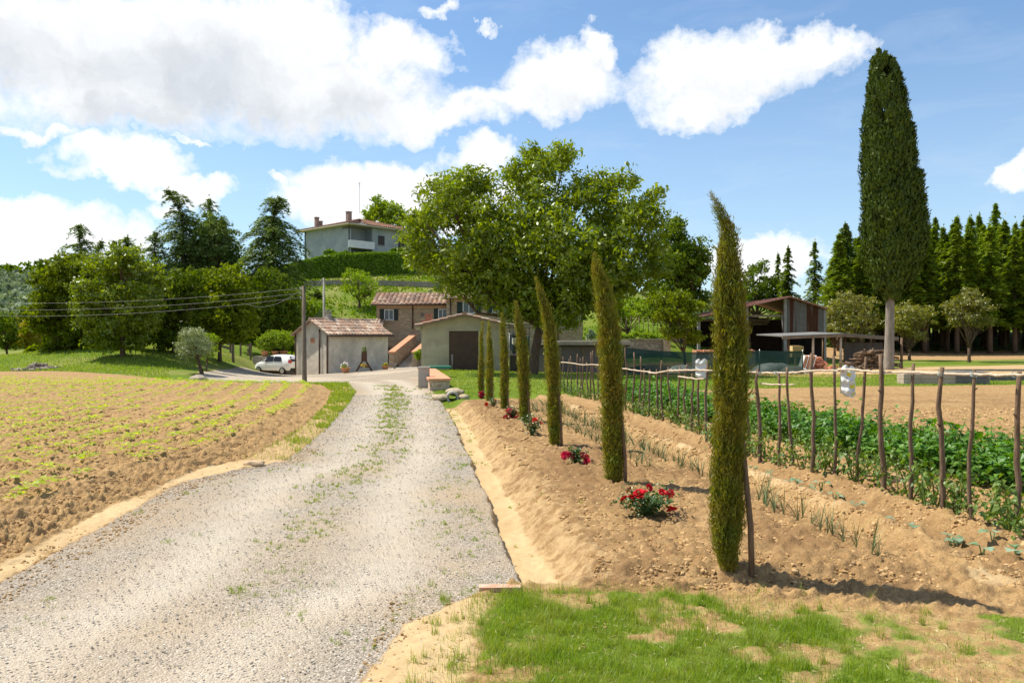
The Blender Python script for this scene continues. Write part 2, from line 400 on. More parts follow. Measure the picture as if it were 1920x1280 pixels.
def build_ground():
    ys = [-60, -40, -25, -15, -9, -5, -2, 0, 1.2, 2.2, 2.9]
    y = 3.3
    while y < 62: ys.append(y); y *= 1.0052
    while y < 300: ys.append(y); y *= 1.014
    while y < 5000: ys.append(y); y *= 1.15
    ys = np.array(ys); R = len(ys)
    def lin(n): return np.arange(n)/n
    xr = XR(ys); xf = XF(ys); wv = .68*np.abs(ys)+1.2
    oL = -(1.6*np.abs(ys)+40); oR = 1.6*np.abs(ys)+40
    vL = np.minimum(-wv, xf-2.); vR = np.maximum(wv, xr+2.5)
    xfc = np.maximum(xf, vL+.5)
    k = sstep(34, 45, ys); xfc = xfc*(1-k)+(-.2*ys)*k; xrr = xr*(1-k)+(-.1*ys)*k
    segs = [(oL, vL, 14), (vL, xfc, 250), (xfc, xrr, 170), (xrr, xrr+.7*(1+ys/30), 34), (xrr+.7*(1+ys/30), vR+2, 300), (vR+2, oR, 14)]
    X = np.concatenate([a[:, None]+(b-a)[:, None]*lin(n)[None] for a, b, n in segs]+[oR[:, None]], 1)
    C = X.shape[1]; Y = np.tile(ys[:, None], (1, C))
    x = X.ravel(); y = Y.ravel()
    h = macro(x, y)
    n1 = fbm(x*.35, y*.35, 3, 11)-.5; n2 = fbm(x*1.3, y*1.3, 4, 5)-.5; n3 = fbm(x*5, y*5, 3, 9)-.5
    fade = np.clip(9/np.maximum(y, 1), .25, 1.)
    # masks ----------------------------------------------------
    edge = n2*.35+n3*.12
    dr = np.maximum(GL(y)-x, x-XRN(y))
    road = 1-sstep(-.05, .07, dr+edge*.22*np.where(x > -2, np.where(y > 5.4, .3, 2.2), 1)); road = road*(y < 34)
    yd = sdpoly(x, y, YARD); yard = 1-sstep(-.3, .3, yd+edge*1.6)
    gravel = np.clip(np.maximum(road, yard), 0, 1)
    fd = sdpoly(x, y, FIELD); field = 1-sstep(-.06, .06, fd+edge*.12)
    right = x > XR(y)
    grass = np.zeros_like(x); sand = np.zeros_like(x); dark = np.zeros_like(x); dry = np.zeros_like(x)
    # front verge
    yg = np.interp(x, [-.8, 0, 1.4, 2.6, 3.6, 5], [5.0, 5.3, 5.16, 4.85, 4.5, 4.3])
    fv = sstep(-.05, .12, yg-y+edge*.25)*sstep(-.55, .05, x-.12*(y-4)+edge*.5)
    patchy = sstep(-.12, .1, n2+n3*.6+.14-np.clip(x-1.5, 0, 9)*.17)
    grass = np.maximum(grass, fv*(.36+.6*patchy)); dry = np.maximum(dry, fv*(.6-.6*patchy)); sand = np.maximum(sand, fv*(1-patchy)*.35)
    sand = np.maximum(sand, sstep(0, .15, yg-y)*(1-fv)*(x > XR(y)-.1))
    # middle left verge of the track
    lv = (x > XF(y)) & (x < GL(y)) & (y < 31)
    grass = np.where(lv & (y > 10.8), .42*sstep(-.1, .15, n2+n3*.4+.05+(y-20)*.01), grass); dry = np.where(lv, .5, dry); sand = np.where(lv, np.where(y <= 10.8, .75+n2, .5), sand)
    # ditch floor
    d = x-XRN(y); fl = (d > .015)*(1-sstep(.2, .42, d+edge*.3))*sstep(5.3, 5.45, y)*(1-sstep(19, 21, y))
    sand = np.maximum(sand, fl*.95); sand = np.maximum(sand, (1-sstep(.3, 1.6, d+edge))*.45*(d > 0)*(y < 21)*(y > 5.3))
    s = bed_s(x, y)
    gz = right*(y > 5.2)*(y < 24)
    sand = np.maximum(sand, gz*np.exp(-((s-4.05+n2*.12)/.17)**2)*(.45+1.2*n2+.8*n3)); sand = np.maximum(sand, gz*np.exp(-((s-5.5+n2*.1)/.18)**2)*(.3+1.2*n2))
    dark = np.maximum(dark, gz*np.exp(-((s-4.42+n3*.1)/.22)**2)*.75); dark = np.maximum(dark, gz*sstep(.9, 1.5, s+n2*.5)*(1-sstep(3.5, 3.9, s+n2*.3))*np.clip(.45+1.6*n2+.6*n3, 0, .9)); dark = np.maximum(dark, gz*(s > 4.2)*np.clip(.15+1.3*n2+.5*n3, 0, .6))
    # right-hand bands
    bandn = n1*3+n2*1.5
    ybare = np.interp(x, [-3, -1, 1, 4, 8, 12, 20, 40], [20, 20.5, 22, 25, 26.5, 27.6, 28.4, 29])
    g1 = right*sstep(-.3, .4, y-ybare+bandn*.35)
    b2 = g1*(x > 13)*sstep(36, 37, y+bandn)*(1-sstep(49, 50.5, y+bandn))
    b3 = g1*(x > 16)*sstep(60, 61.5, y+bandn)*(1-sstep(76, 78, y))
    dirt = right*((x > 4) & (x < 16) & (y > 34) & (y < 56))*.6
    grass = np.where(right & (y > 18), g1*(1-b2)*(1-b3)*(1-dirt), grass); sand = np.where(right & (y > 24), np.maximum(b2*.55, b3*.35), sand)
    # left: beyond field everything is grass
    lf = (x <= XR(y))*(1-field)*(y > 27); grass = np.maximum(grass, lf)
    far = sstep(70, 78, y); grass = np.maximum(grass, far*(1-right*(x > 22)*(y < 600)))
    # hill terrace: dry strip under the hedge
    tz = (y > 103)*(y < 116)*(x > -40)*(x < 0); dry = np.maximum(dry, tz*sstep(-.1, .1, n1+.02)*.8)
    dry = np.maximum(dry, sstep(.05, .2, n1)*.4*(y > 30))
    sand = np.maximum(sand, (1-sstep(0, 1.6, np.hypot(x-W(385, 690, 42)[0], (y-38.5)*.6)-.6))*.0)
    # left bare heap patches
    grass = np.where(field > .5, 0, grass)*(1-gravel); sand = sand*(1-gravel)*(1-field); dark = dark*(1-gravel)
    # wheel tracks and the weedy middle
    cx = (GL(y)+XR(y))/2; u = (x-cx-n1*.15)
    w = np.clip((XR(y)-GL(y))/3.3, .8, 1.3)
    tr = np.exp(-((u-.72*w)/.38)**2)+np.exp(-((u+.62*w)/.42)**2)
    track = np.clip(tr, 0, 1)*gravel*(y < 34)+gravel*(y >= 34)*.8*sstep(-.1, .25, n1+n2*.5)
    mid = (np.exp(-((u-.02)/.22)**2)*.6+np.exp(-((u-1.5*w)/.28)**2)*.55)*gravel*(y < 30)*sstep(-.05, .2, n2+n3*.4+.09)
    grass = np.maximum(grass, mid*.42*(y > 6)+mid*.25*(y <= 6))
    tan_ = gravel*sstep(.05, .3, n1+n2*.4+.0)*.5*(1-track)
    # micro relief ----------------------------------------------
    soil = np.clip(1-gravel-grass*.8-sand*.75, 0, 1)
    cl = fbm(x*7, y*7, 4, 21, .6); clod = np.clip(cl-.45, 0, 1)**1.0
    clod2 = np.clip(fbm(x*16, y*16, 3, 33, .6)-.42, 0, 1)
    rough = np.where(field > .5, 1.0+.55*np.exp(-(np.abs(XF(y)-x-.28)/.25)**2), 1.)
    h = h+soil*rough*(clod*.10+clod2*.13)*np.clip(14/np.maximum(y, 1), .35, 1)
    h = h+n3*.006*sand+n2*.02*(1-gravel)*fade+gravel*(n3*.004-track*.015)
    h = h+grass*n2*.06*(y > 20)
    fr = np.abs(((XF(y)-x)/.62) % 1-.5); h = h+field*(fr-.25)*.10*(y < 33)*(x < XF(y)-.3)
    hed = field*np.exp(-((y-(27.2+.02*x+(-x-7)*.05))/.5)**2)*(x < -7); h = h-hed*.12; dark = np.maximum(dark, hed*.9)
    V = np.stack([x, y, h], -1)
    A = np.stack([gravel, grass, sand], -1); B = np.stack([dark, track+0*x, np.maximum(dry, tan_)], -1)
    r = np.arange(R-1)[:, None]*C; c = np.arange(C-1)[None]
    F = np.stack([r+c, r+c+1, r+C+c+1, r+C+c], -1).reshape(-1, 4)
    fc = F[:, 0]; fx, fy = x[fc], y[fc]
    cls = np.zeros(len(F), int)
    cls[(fy > 62)] = 1
    cls[(field[fc] > .5)] = 2
    cls[(gravel[fc] > .5) & (fy < 72)] = 3
    gs = (fx > XR(fy)) & (fy > 5.0) & (fy < ybare[fc]) & (cls == 0); cls[gs] = 4
    cls[(fl[fc] > .45) & (cls == 4)] = 5
    cls[(fy < yg[fc]) & (cls != 3) & (fx > -1.2)] = 6
    names = ['ground', 'hillside', 'ploughed_field', 'gravel_road', 'garden_soil', 'roadside_ditch', 'grass_verge']
    M = mat_ground()
    for i, nm in enumerate(names):
        f = F[cls == i]
        if not len(f): continue
        us, inv = np.unique(f, return_inverse=True)
        me = np_mesh(nm, V[us], [inv.reshape(-1, 4)], M, True, {'MaskA': ('POINT', A[us]), 'MaskB': ('POINT', B[us])})
        o = link(nm, me); o['kind'] = 'structure'
        o['label'] = {'ground': 'grassy and bare ground around the farm buildings', 'hillside': 'grassy hillside rising behind the farm', 'ploughed_field': 'ploughed tan field with young seedlings left of the track',
                      'gravel_road': 'pale gravel track and yard leading to the farmhouse', 'garden_soil': 'sandy tilled vegetable garden soil', 'roadside_ditch': 'shallow sandy ditch along the track', 'grass_verge': 'patchy grass verge in the foreground'}[nm]

def mat_ground():
    m, t = newmat('ground_cover')
    co = t.n('ShaderNodeTexCoord').outputs['Object']
    a = t.n('ShaderNodeSeparateColor', {0: t.n('ShaderNodeVertexColor', layer_name='MaskA').outputs[0]})
    b = t.n('ShaderNodeSeparateColor', {0: t.n('ShaderNodeVertexColor', layer_name='MaskB').outputs[0]})
    gravel, grass, sand = a.outputs; dark, track, dry = b.outputs
    nb = t.noise(co, 1.1, 6, .6); nm = t.noise(co, 9, 6, .65); nf = t.noise(co, 60, 4, .6); nl = t.noise(co, .12, 4, .6)
    soil = t.mix(t.mr(nm, .35, .65), (.24, .14, .06), (.48, .32, .15))
    soil = t.mix(t.mr(nb, .35, .7, 0, .6), soil, (.43, .275, .118))
    soil = t.mix(t.mr(nf, .4, .6, 0, .5), soil, (.20, .12, .055))
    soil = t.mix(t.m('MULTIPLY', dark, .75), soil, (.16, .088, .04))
    sandc = t.mix(t.mr(nb, .3, .7), (.46, .325, .168), (.55, .41, .23)); sandc = t.mix(t.mr(nm, .45, .7, 0, .55), sandc, (.38, .25, .115)); sandc = t.mix(t.mr(nf, .4, .7, 0, .3), sandc, (.40, .28, .15))
    vo = t.n('ShaderNodeTexVoronoi', {'Vector': co, 'Scale': 80., 'Randomness': 1.}); vc = t.n('ShaderNodeSeparateColor', {0: vo.outputs['Color']}).outputs[0]
    vo2 = t.n('ShaderNodeTexVoronoi', {'Vector': co, 'Scale': 190., 'Randomness': 1.}); vc2 = t.n('ShaderNodeSeparateColor', {0: vo2.outputs['Color']}).outputs[0]
    gsh = t.m('ADD', t.m('MULTIPLY', vc, .55), t.m('MULTIPLY', vc2, .45))
    gcol = t.ramp(gsh, [(.1, (.13, .105, .08)), (.32, (.25, .21, .165)), (.6, (.35, .30, .24)), (.85, (.48, .425, .355)), (1, (.68, .63, .55))])
    gcol = t.mix(t.mr(t.noise(co, .8, 5, .6), .42, .66, 0, .5), gcol, (.42, .31, .19))
    gcol = t.mix(t.m('MULTIPLY', dry, .55), gcol, (.40, .28, .155))
    gt = t.mix(.75, gcol, (.55, .48, .385)); gcol = t.mix(t.m('MULTIPLY', track, t.mr(nb, .2, .6, .35, .9)), gcol, gt)
    grc = t.ramp(t.m('ADD', t.m('MULTIPLY', nm, .6), t.m('MULTIPLY', nf, .4)), [(.3, (.04, .075, .006)), (.5, (.085, .145, .008)), (.68, (.17, .23, .02))])
    grc = t.mix(t.mr(nl, .4, .62, 0, .5), grc, (.21, .23, .04))
    dr = t.mix(t.mr(nm, .3, .7), (.30, .26, .11), (.22, .21, .06)); grc = t.mix(dry, grc, dr)
    nn = t.m('MULTIPLY', t.m('SUBTRACT', nm, .5), .9)
    def msk(v, lo=.35, hi=.65): return t.mr(t.m('ADD', v, nn), lo, hi)
    c = t.mix(msk(sand), soil, sandc)
    c = t.mix(msk(gravel), c, gcol)
    c = t.mix(msk(grass), c, grc)
    n30 = t.noise(co, 28, 5, .65); hb = t.m('ADD', t.m('ADD', t.m('MULTIPLY', nm, .5), t.m('MULTIPLY', n30, .45)), t.m('MULTIPLY', nf, .25))
    hg = t.m('SUBTRACT', 1., vo.outputs['Distance'])
    hh = t.n('ShaderNodeMix', {0: gravel, 2: hb, 3: t.m('MULTIPLY', hg, .8)}, data_type='FLOAT').outputs[0]
    st = t.m('SUBTRACT', .9, t.m('MULTIPLY', sand, .55))
    bp = t.n('ShaderNodeBump', {'Height': hh, 'Strength': st, 'Distance': t.m('ADD', .035, t.m('MULTIPLY', gravel, -.022))}).outputs[0]
    finish(t, t.n('ShaderNodeBsdfPrincipled', {'Base Color': c, 'Roughness': .95, 'Specular IOR Level': .12, 'Normal': bp}).outputs[0])
    return m
build_ground()
# ================================================================ vegetation
ML = {}
ML['walnut'] = mat_leaf('leaf_walnut', (.12, .19, .008), (.27, .32, .014), .45, .035, .4, (.08, .12, .006))
ML['broad'] = mat_leaf('leaf_broad', (.12, .17, .007), (.27, .32, .012), .42, .012, .45, (.06, .10, .006))
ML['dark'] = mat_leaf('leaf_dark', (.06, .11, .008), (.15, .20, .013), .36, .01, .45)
ML['lime'] = mat_leaf('leaf_lime', (.16, .25, .012), (.26, .34, .03), .45, .015, .45)
ML['yellow'] = mat_leaf('leaf_yellow', (.30, .28, .01), (.42, .34, .02), .4, .03)
ML['olive'] = mat_leaf('leaf_olive', (.15, .19, .07), (.26, .30, .13), .25, .08, .5)
ML['grove'] = mat_leaf('leaf_grove', (.16, .21, .13), (.24, .29, .18), .2, .01, .5)
ML['cedar'] = mat_leaf('leaf_cedar', (.085, .135, .028), (.18, .24, .055), .32, .02, .45)
ML['spruce'] = mat_leaf('leaf_spruce', (.095, .155, .009), (.20, .265, .018), .4, .02, .45)
ML['cyp'] = mat_leaf('leaf_cypress', (.035, .065, .009), (.085, .12, .014), .18, .015, .5, (.06, .08, .01), .4, 1.2)
ML['young'] = mat_leaf('leaf_young_cypress', (.095, .135, .012), (.25, .27, .028), .32, .02, .45, (.30, .20, .03), .6, 5.)
ML['brown'] = mat_leaf('leaf_bronze', (.14, .16, .018), (.27, .25, .04), .4, .05)
ML['rose'] = mat_leaf('leaf_rose', (.03, .085, .014), (.09, .15, .03), .25, .07, .35)
ML['potato'] = mat_leaf('leaf_potato', (.045, .14, .012), (.12, .25, .022), .35, .035, .5)
ML['tomato'] = mat_leaf('leaf_tomato', (.08, .15, .02), (.17, .25, .04), .35, .03, .5)
ML['onion'] = mat_leaf('leaf_onion', (.10, .16, .05), (.19, .24, .09), .2, .04, .45)
ML['seed'] = mat_leaf('leaf_seedling', (.26, .38, .015), (.41, .50, .04), .5, .02, .5)
ML['squash'] = mat_leaf('leaf_squash', (.08, .2, .03), (.32, .42, .30), .3, .12, .35)
ML['grass'] = mat_leaf('leaf_grass', (.09, .18, .008), (.24, .34, .025), .42, .02, .4, (.40, .36, .12), .42, 3.)
ML['hgrass'] = mat_leaf('leaf_hill_grass', (.13, .21, .012), (.22, .30, .02), .4, .0, .4, (.10, .18, .01), .6, .2)
ML['hedge'] = mat_leaf('leaf_hedge', (.075, .15, .012), (.18, .27, .02), .3, .01, .4)
BARK = mat_bark('bark', (.16, .11, .07), (.07, .045, .03)); BARKG = mat_bark('bark_grey', (.34, .30, .25), (.17, .145, .12), 4.)
WOOD = mat_bark('weathered_stake', (.25, .17, .11), (.11, .07, .045), 14.); PEEL = mat_bark('peeled_branch', (.72, .60, .45), (.50, .38, .26), 12.)
POLEW = mat_bark('pole_wood', (.23, .19, .14), (.12, .09, .065), 5.)

def leafmesh(name, P, T, Nn, L, Wd, mat):
    V, F = cards(P, T, Nn, L, Wd); return np_mesh(name, V, [F], mat)
def clump_points(cl, n, rng, sub=.5, squash=.8, per=26):
    """cl: (k,4) centre+radius -> leaf positions gathered in many small sprays, with gaps between them"""
    cl = np.asarray(cl, float); vol = cl[:, 3]**2.; pr = vol/vol.sum()
    ns = max(1, n//per); k = rng.choice(len(cl), ns, p=pr)
    d = rdir(ns, rng); rr = (rng.random(ns)**.45)*.98+.05
    sc = cl[k, :3]+d*(cl[k, 3]*rr)[:, None]*np.array([1, 1, squash])
    sr = sub*(.45+.9*rng.random(ns))
    idx = np.repeat(np.arange(ns), per)
    dd = rdir(len(idx), rng); q = rng.random(len(idx))**.5
    P = sc[idx]+dd*(sr[idx]*q)[:, None]*np.array([1, 1, .7])
    out = unit(d[idx]*.6+dd*.7+np.array([0, 0, .25]))
    return P, out, sc
def broad_tree(name, base, clumps, n, leaf, mat, label, cat='tree', group=None, rt=.25, sub=.5, bark=None, seed=1, lean=(0, 0), asp=.5, fork=.35, nl=14, per=26, squash=.8):
    rng = np.random.default_rng(seed); base = np.asarray(base, float)
    cl = np.asarray(clumps, float).copy(); cl[:, :3] -= base
    P, out, sc = clump_points(cl, n, rng, sub, squash, per)
    T = unit(rdir(len(P), rng)*.9+out*.4+np.array([0, 0, -.35])); L = leaf*(.6+.8*rng.random(len(P)))
    t = thing(name, base, label, cat, group)
    link('crown', leafmesh('crown', P, T, out+rdir(len(P), rng)*.7, L, L*asp, mat), t)
    b = MB(); cz = cl[:, 2].min()+0*1; top = np.average(cl[:, :3], axis=0, weights=cl[:, 3]**2)
    zf = max(.5, (top[2])*fork); fk = np.array([top[0]*fork*.6+lean[0], top[1]*fork*.6+lean[1], zf])
    path = [np.array([0, 0, -.25]), np.array([0, 0, .05]), fk*np.array([.3, .3, .4]), fk]
    b.tube(path, [rt*1.5, rt*1.25, rt, rt*.85], 10)
    order = rng.permutation(len(cl)); ends = [cl[i, :3] for i in order[:nl]]
    while len(ends) < nl: ends.append(sc[rng.integers(len(sc))])
    for e in ends:
        mid = fk*.45+e*.55+rng.normal(size=3)*.12*np.linalg.norm(e-fk)*np.array([1, 1, .3]); mid[2] = max(mid[2]-.1*np.linalg.norm(e-fk), fk[2]*.9)
        q = fk*(1-.25)+mid*.25
        b.tube([fk-np.array([0, 0, .1*zf]), q, mid, e], [rt*.6, rt*.45, rt*.28, rt*.07], 7)
        for _ in range(3):
            s2 = sc[np.argsort(np.linalg.norm(sc-e, axis=1))[rng.integers(1, 12)]] if len(sc) > 14 else e
            b.tube([mid, (mid+s2)/2+rng.normal(size=3)*.08, s2], [rt*.2, rt*.12, rt*.04], 5)
    b.build('trunk', bark or BARK, t, True)
    return t
def pxclumps(lst, Y, depth=.8, seed=3, k=3):
    """(px,py,rpx) lobes of the silhouette, given real size at distance Y, spread in depth"""
    rng = np.random.default_rng(seed); out = []
    for px, py, r in lst:
        R = r/FX*Y
        for i in range(k):
            dy = (i-(k-1)/2)/max(1, (k-1)/2)*depth*rng.uniform(.7, 1.1)*max(R, .6) if k > 1 else 0
            c = W(px, py, Y)+np.array([rng.normal()*R*.12, dy, rng.normal()*R*.1]); out.append((*c, R*(1 if abs(dy) < .1 else .85)))
    return out

# ---- walnut
bz = W(999, 704, 36.5); bz[2] = Z(bz[0], bz[1])
wl = [(850, 385, 55), (868, 345, 35), (835, 350, 28), (905, 345, 32), (800, 415, 38), (775, 440, 25), (785, 490, 30), (900, 420, 60), (1000, 330, 45), (960, 320, 28), (1040, 305, 32), (1000, 292, 26), (1060, 290, 22),
      (1010, 400, 75), (1090, 370, 50), (1130, 350, 35), (1165, 345, 25), (1150, 410, 55), (1205, 395, 34), (1225, 365, 18), (1225, 420, 22), (1185, 345, 14), (870, 480, 70), (960, 480, 80), (1060, 470, 80), (1150, 480, 65), (1215, 460, 35),
      (850, 530, 36), (905, 545, 40), (975, 560, 55), (1050, 555, 55), (1120, 530, 55), (1185, 520, 42), (1225, 505, 28), (1060, 600, 24), (800, 460, 30), (965, 588, 24), (1015, 590, 30), (1100, 575, 30), (1000, 545, 50), (940, 520, 55), (1045, 585, 30), (1140, 560, 36), (900, 500, 45), (1090, 520, 60)]
broad_tree('walnut_tree', bz, pxclumps(wl, 36.5, 1.5, 5, 3), 78000, .225, ML['walnut'], 'large spreading walnut tree with bright green leaves and dark trunk beside the garage', rt=.21, sub=.5, seed=4, nl=22, asp=.42, fork=.42, lean=(.3, 0), per=22)
# ---- trees on the left bank
def bt(px, py, Y, lobes, n, leaf, mat, label, name='broadleaf_tree', seed=1, rt=.13, sub=.4, depth=1., group='trees on the left bank', **k):
    b = W(px, py, Y); b[2] = Z(b[0], b[1])
    return broad_tree(name, b, pxclumps(lobes, Y, depth, seed, 3), n, leaf, ML[mat], label, 'tree', group, rt=rt, sub=sub, seed=seed, **k)
bt(150, 672, 52, [(95, 560, 34), (110, 520, 40), (150, 500, 38), (100, 600, 36), (145, 565, 45), (165, 615, 40), (120, 640, 30), (85, 585, 26), (85, 535, 22), (170, 520, 30), (110, 655, 22), (150, 645, 24), (180, 640, 20), (75, 610, 22)], 21000, .24, 'broad', 'dense light green tree at the left end of the bank, behind the yellow shrub', seed=11, asp=.55)
bt(230, 671, 46, [(225, 490, 36), (195, 505, 32), (260, 500, 34), (170, 545, 34), (210, 555, 48), (265, 555, 45), (180, 595, 32), (245, 605, 40), (205, 640, 22), (165, 575, 22), (285, 520, 22), (275, 600, 25), (235, 470, 22), (255, 640, 20), (180, 635, 18), (160, 605, 18)], 22000, .2, 'walnut', 'tall yellow-green tree with a slim dark trunk in the middle of the bank', seed=12, asp=.5, fork=.5)
bt(327, 661, 50, [(320, 540, 34), (350, 525, 30), (290, 575, 34), (335, 580, 42), (300, 620, 34), (345, 625, 30), (275, 610, 24), (270, 630, 22), (315, 645, 16), (285, 545, 24), (365, 560, 22)], 17000, .22, 'dark', 'dark green leafy tree between the yellow-green tree and the olive tree', seed=13, asp=.6)
bt(412, 670, 54, [(385, 535, 32), (420, 520, 34), (440, 545, 30), (375, 580, 32), (415, 580, 42), (450, 590, 32), (390, 615, 26), (435, 625, 26), (360, 555, 22), (360, 610, 24), (460, 560, 22), (455, 620, 22)], 18000, .22, 'broad', 'bronze tinged green tree behind the olive tree', seed=14, asp=.6)
bt(468, 668, 68, [(470, 545, 36), (505, 530, 34), (530, 560, 32), (465, 590, 34), (505, 595, 40), (540, 600, 28), (480, 630, 26), (520, 635, 24), (545, 575, 20)], 14000, .25, 'dark', 'dark green tree behind the round potted bushes', seed=15, asp=.6)
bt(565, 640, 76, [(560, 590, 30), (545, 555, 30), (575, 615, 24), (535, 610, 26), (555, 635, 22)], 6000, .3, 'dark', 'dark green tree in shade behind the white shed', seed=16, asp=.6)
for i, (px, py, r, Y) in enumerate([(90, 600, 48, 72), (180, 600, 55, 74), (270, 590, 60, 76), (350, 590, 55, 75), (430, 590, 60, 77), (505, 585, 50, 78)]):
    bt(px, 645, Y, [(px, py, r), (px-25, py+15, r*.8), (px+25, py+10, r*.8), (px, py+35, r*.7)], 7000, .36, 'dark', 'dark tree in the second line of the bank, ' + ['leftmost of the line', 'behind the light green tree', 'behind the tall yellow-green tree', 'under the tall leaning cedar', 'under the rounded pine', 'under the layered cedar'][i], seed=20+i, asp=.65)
bt(14, 668, 60, [(5, 600, 20), (18, 615, 18), (8, 640, 20), (24, 632, 12), (-15, 620, 22)], 4000, .2, 'dark', 'small dark green tree at the left edge of the photo', seed=27, rt=.08)
for px, Y, sd_, lab in [(48, 62, 31, 'yellow-green flowering shrub at the left foot of the trees')]:
    b = W(px, 660, Y); b[2] = Z(b[0], b[1])
    broad_tree('shrub', b, pxclumps([(55, 605, 22), (42, 625, 24), (60, 640, 24), (30, 645, 15), (68, 620, 16)], Y, .8, sd_, 2), 5000, .17, ML['yellow'], lab, 'shrub', None, rt=.05, sub=.3, seed=sd_, nl=6)
# olive tree and little vine bush by it
bt(378, 699, 40, [(360, 630, 18), (372, 642, 20), (348, 647, 14), (382, 655, 16), (360, 660, 16), (368, 622, 10)], 9000, .11, 'olive', 'grey-green olive tree with a leaning trunk near the gravel yard', 'olive_tree', seed=33, rt=.09, sub=.25, group=None, asp=.25, nl=10, lean=(-.1, 0), fork=.55)
bt(387, 686, 44, [(390, 635, 11), (400, 633, 10), (388, 650, 10), (396, 655, 8), (388, 665, 6)], 1800, .14, 'lime', 'small bright green sapling right behind the olive tree', 'young_tree', seed=34, rt=.04, sub=.2, group=None, nl=5)
# hill trees
bt(674, 598, 92, [(665, 515, 20), (680, 525, 20), (655, 535, 18), (690, 545, 18), (672, 550, 22), (650, 515, 10), (700, 530, 10)], 5000, .2, 'lime', 'small airy bright green tree alone on the grassy hillside', 'young_tree', seed=36, rt=.16, sub=.4, group=None, nl=12, fork=.35, depth=1.2)
bt(720, 480, 146, [(700, 400, 20), (715, 385, 20), (740, 400, 24), (760, 412, 20), (725, 415, 22), (690, 410, 12), (785, 420, 16)], 6500, .45, 'lime', 'round bright green tree on the hilltop behind the grey villa', seed=37, rt=.3, sub=.9, group=None, asp=.6)
bt(1290, 640, 62, [(1260, 440, 28), (1290, 470, 34), (1310, 500, 26), (1250, 490, 40), (1290, 520, 40), (1240, 545, 38), (1285, 565, 35), (1240, 590, 25), (1270, 420, 14), (1318, 480, 14)], 17000, .26, 'dark', 'tall dark green tree right of the walnut tree', seed=38, rt=.28, sub=.5, group=None, asp=.55)
bt(1285, 690, 50, [(1250, 590, 24), (1285, 600, 26), (1300, 575, 20), (1260, 625, 20), (1300, 630, 18), (1275, 560, 20), (1240, 560, 16)], 8000, .18, 'broad', 'small leafy fruit tree with forked stems in front of the barn', 'fruit_tree', seed=39, rt=.09, sub=.35, group=None, nl=10)
bt(1180, 640, 64, [(1170, 590, 22), (1200, 580, 18), (1150, 575, 22), (1135, 600, 18)], 4500, .2, 'lime', 'low bright green fruit tree at the right end of the stone house', 'fruit_tree', seed=40, rt=.1, sub=.35, group=None)
bt(1420, 610, 92, [(1412, 515, 24), (1425, 500, 18), (1440, 535, 24), (1405, 545, 28), (1432, 560, 28), (1385, 560, 24), (1450, 565, 20), (1365, 580, 20)], 8000, .3, 'dark', 'rounded dark green tree behind the barn roof', seed=41, rt=.25, sub=.6, group=None)
bt(1350, 612, 105, [(1345, 560, 22), (1370, 575, 20), (1325, 570, 20), (1350, 590, 24), (1385, 590, 20), (1310, 590, 24)], 4500, .35, 'grove', 'pale grey-green tree in the gap left of the barn', seed=42, rt=.2, sub=.6, group=None)
for i, (px, py, Y, s, lab) in enumerate([(1817, 672, 56, [(1800, 565, 18), (1830, 570, 20), (1815, 595, 24), (1790, 590, 16), (1845, 600, 16), (1820, 550, 12), (1780, 575, 10), (1850, 580, 10)], 'small bronze-leaved orchard tree standing alone before the fir plantation'),
                                    (1605, 675, 62, [(1590, 560, 26), (1620, 575, 26), (1600, 600, 30), (1570, 580, 24), (1635, 600, 20), (1575, 615, 22), (1615, 625, 18)], 'bronze-leaved orchard tree behind the lean-to, left of the tall cypress'),
                                    (1705, 678, 60, [(1700, 585, 22), (1725, 600, 20), (1690, 610, 22), (1715, 625, 18), (1740, 585, 12)], 'bronze-leaved orchard tree right behind the tall cypress trunk'),
                                    (1565, 672, 66, [(1560, 590, 20), (1555, 615, 20), (1580, 620, 18)], 'low bronze-leaved orchard tree at the right end of the barn')]):
    bt(px, py, Y, s, 7000, .17, 'brown', lab, 'orchard_tree', seed=50+i, rt=.1, sub=.33, group='orchard trees before the plantation', nl=14, fork=.3, bark=BARK, asp=.45)
# ---- far grove and wood on the left hill
def far_mass(name, label, mat, spots, n, leaf, seed, sub, cat='grove'):
    rng = np.random.default_rng(seed); cl = np.array(spots); P, out, _ = clump_points(cl, n, rng, sub, .9, 20)
    T = rdir(len(P), rng); L = leaf*(.6+.8*rng.random(len(P)))
    o = link(name, leafmesh(name, P, T, out+rdir(len(P), rng)*.6, L, L*.7, mat)); o['kind'] = 'stuff'; o['label'] = label; o['category'] = cat
rg = np.random.default_rng(5); sp = []
for Y in np.linspace(105, 232, 22):
    for X in np.arange(-.78*Y, -.50*Y, 5.2):
        xx, yy = X+rg.normal()*1.2, Y+rg.normal()*1.5; sp.append((xx, yy, float(terrain(xx, yy)[0])+1.6, 2.6))
far_mass('olive_grove', 'grey-green olive grove covering the distant hill at the left', ML['grove'], sp, 56000, .8, 6, 1.0)
sp = []
for X in np.arange(-185, -118, 4.5):
    for Y in (238, 246, 254):
        xx, yy = X+rg.normal(), Y+rg.normal(); r_ = rg.uniform(3., 5.2); sp.append((xx, yy, float(terrain(xx, yy)[0])+r_*.8, r_))
far_mass('distant_wood', 'dark wood along the crest of the distant hill at the left', ML['dark'], sp, 20000, 1.3, 7, 1.6, 'wood')

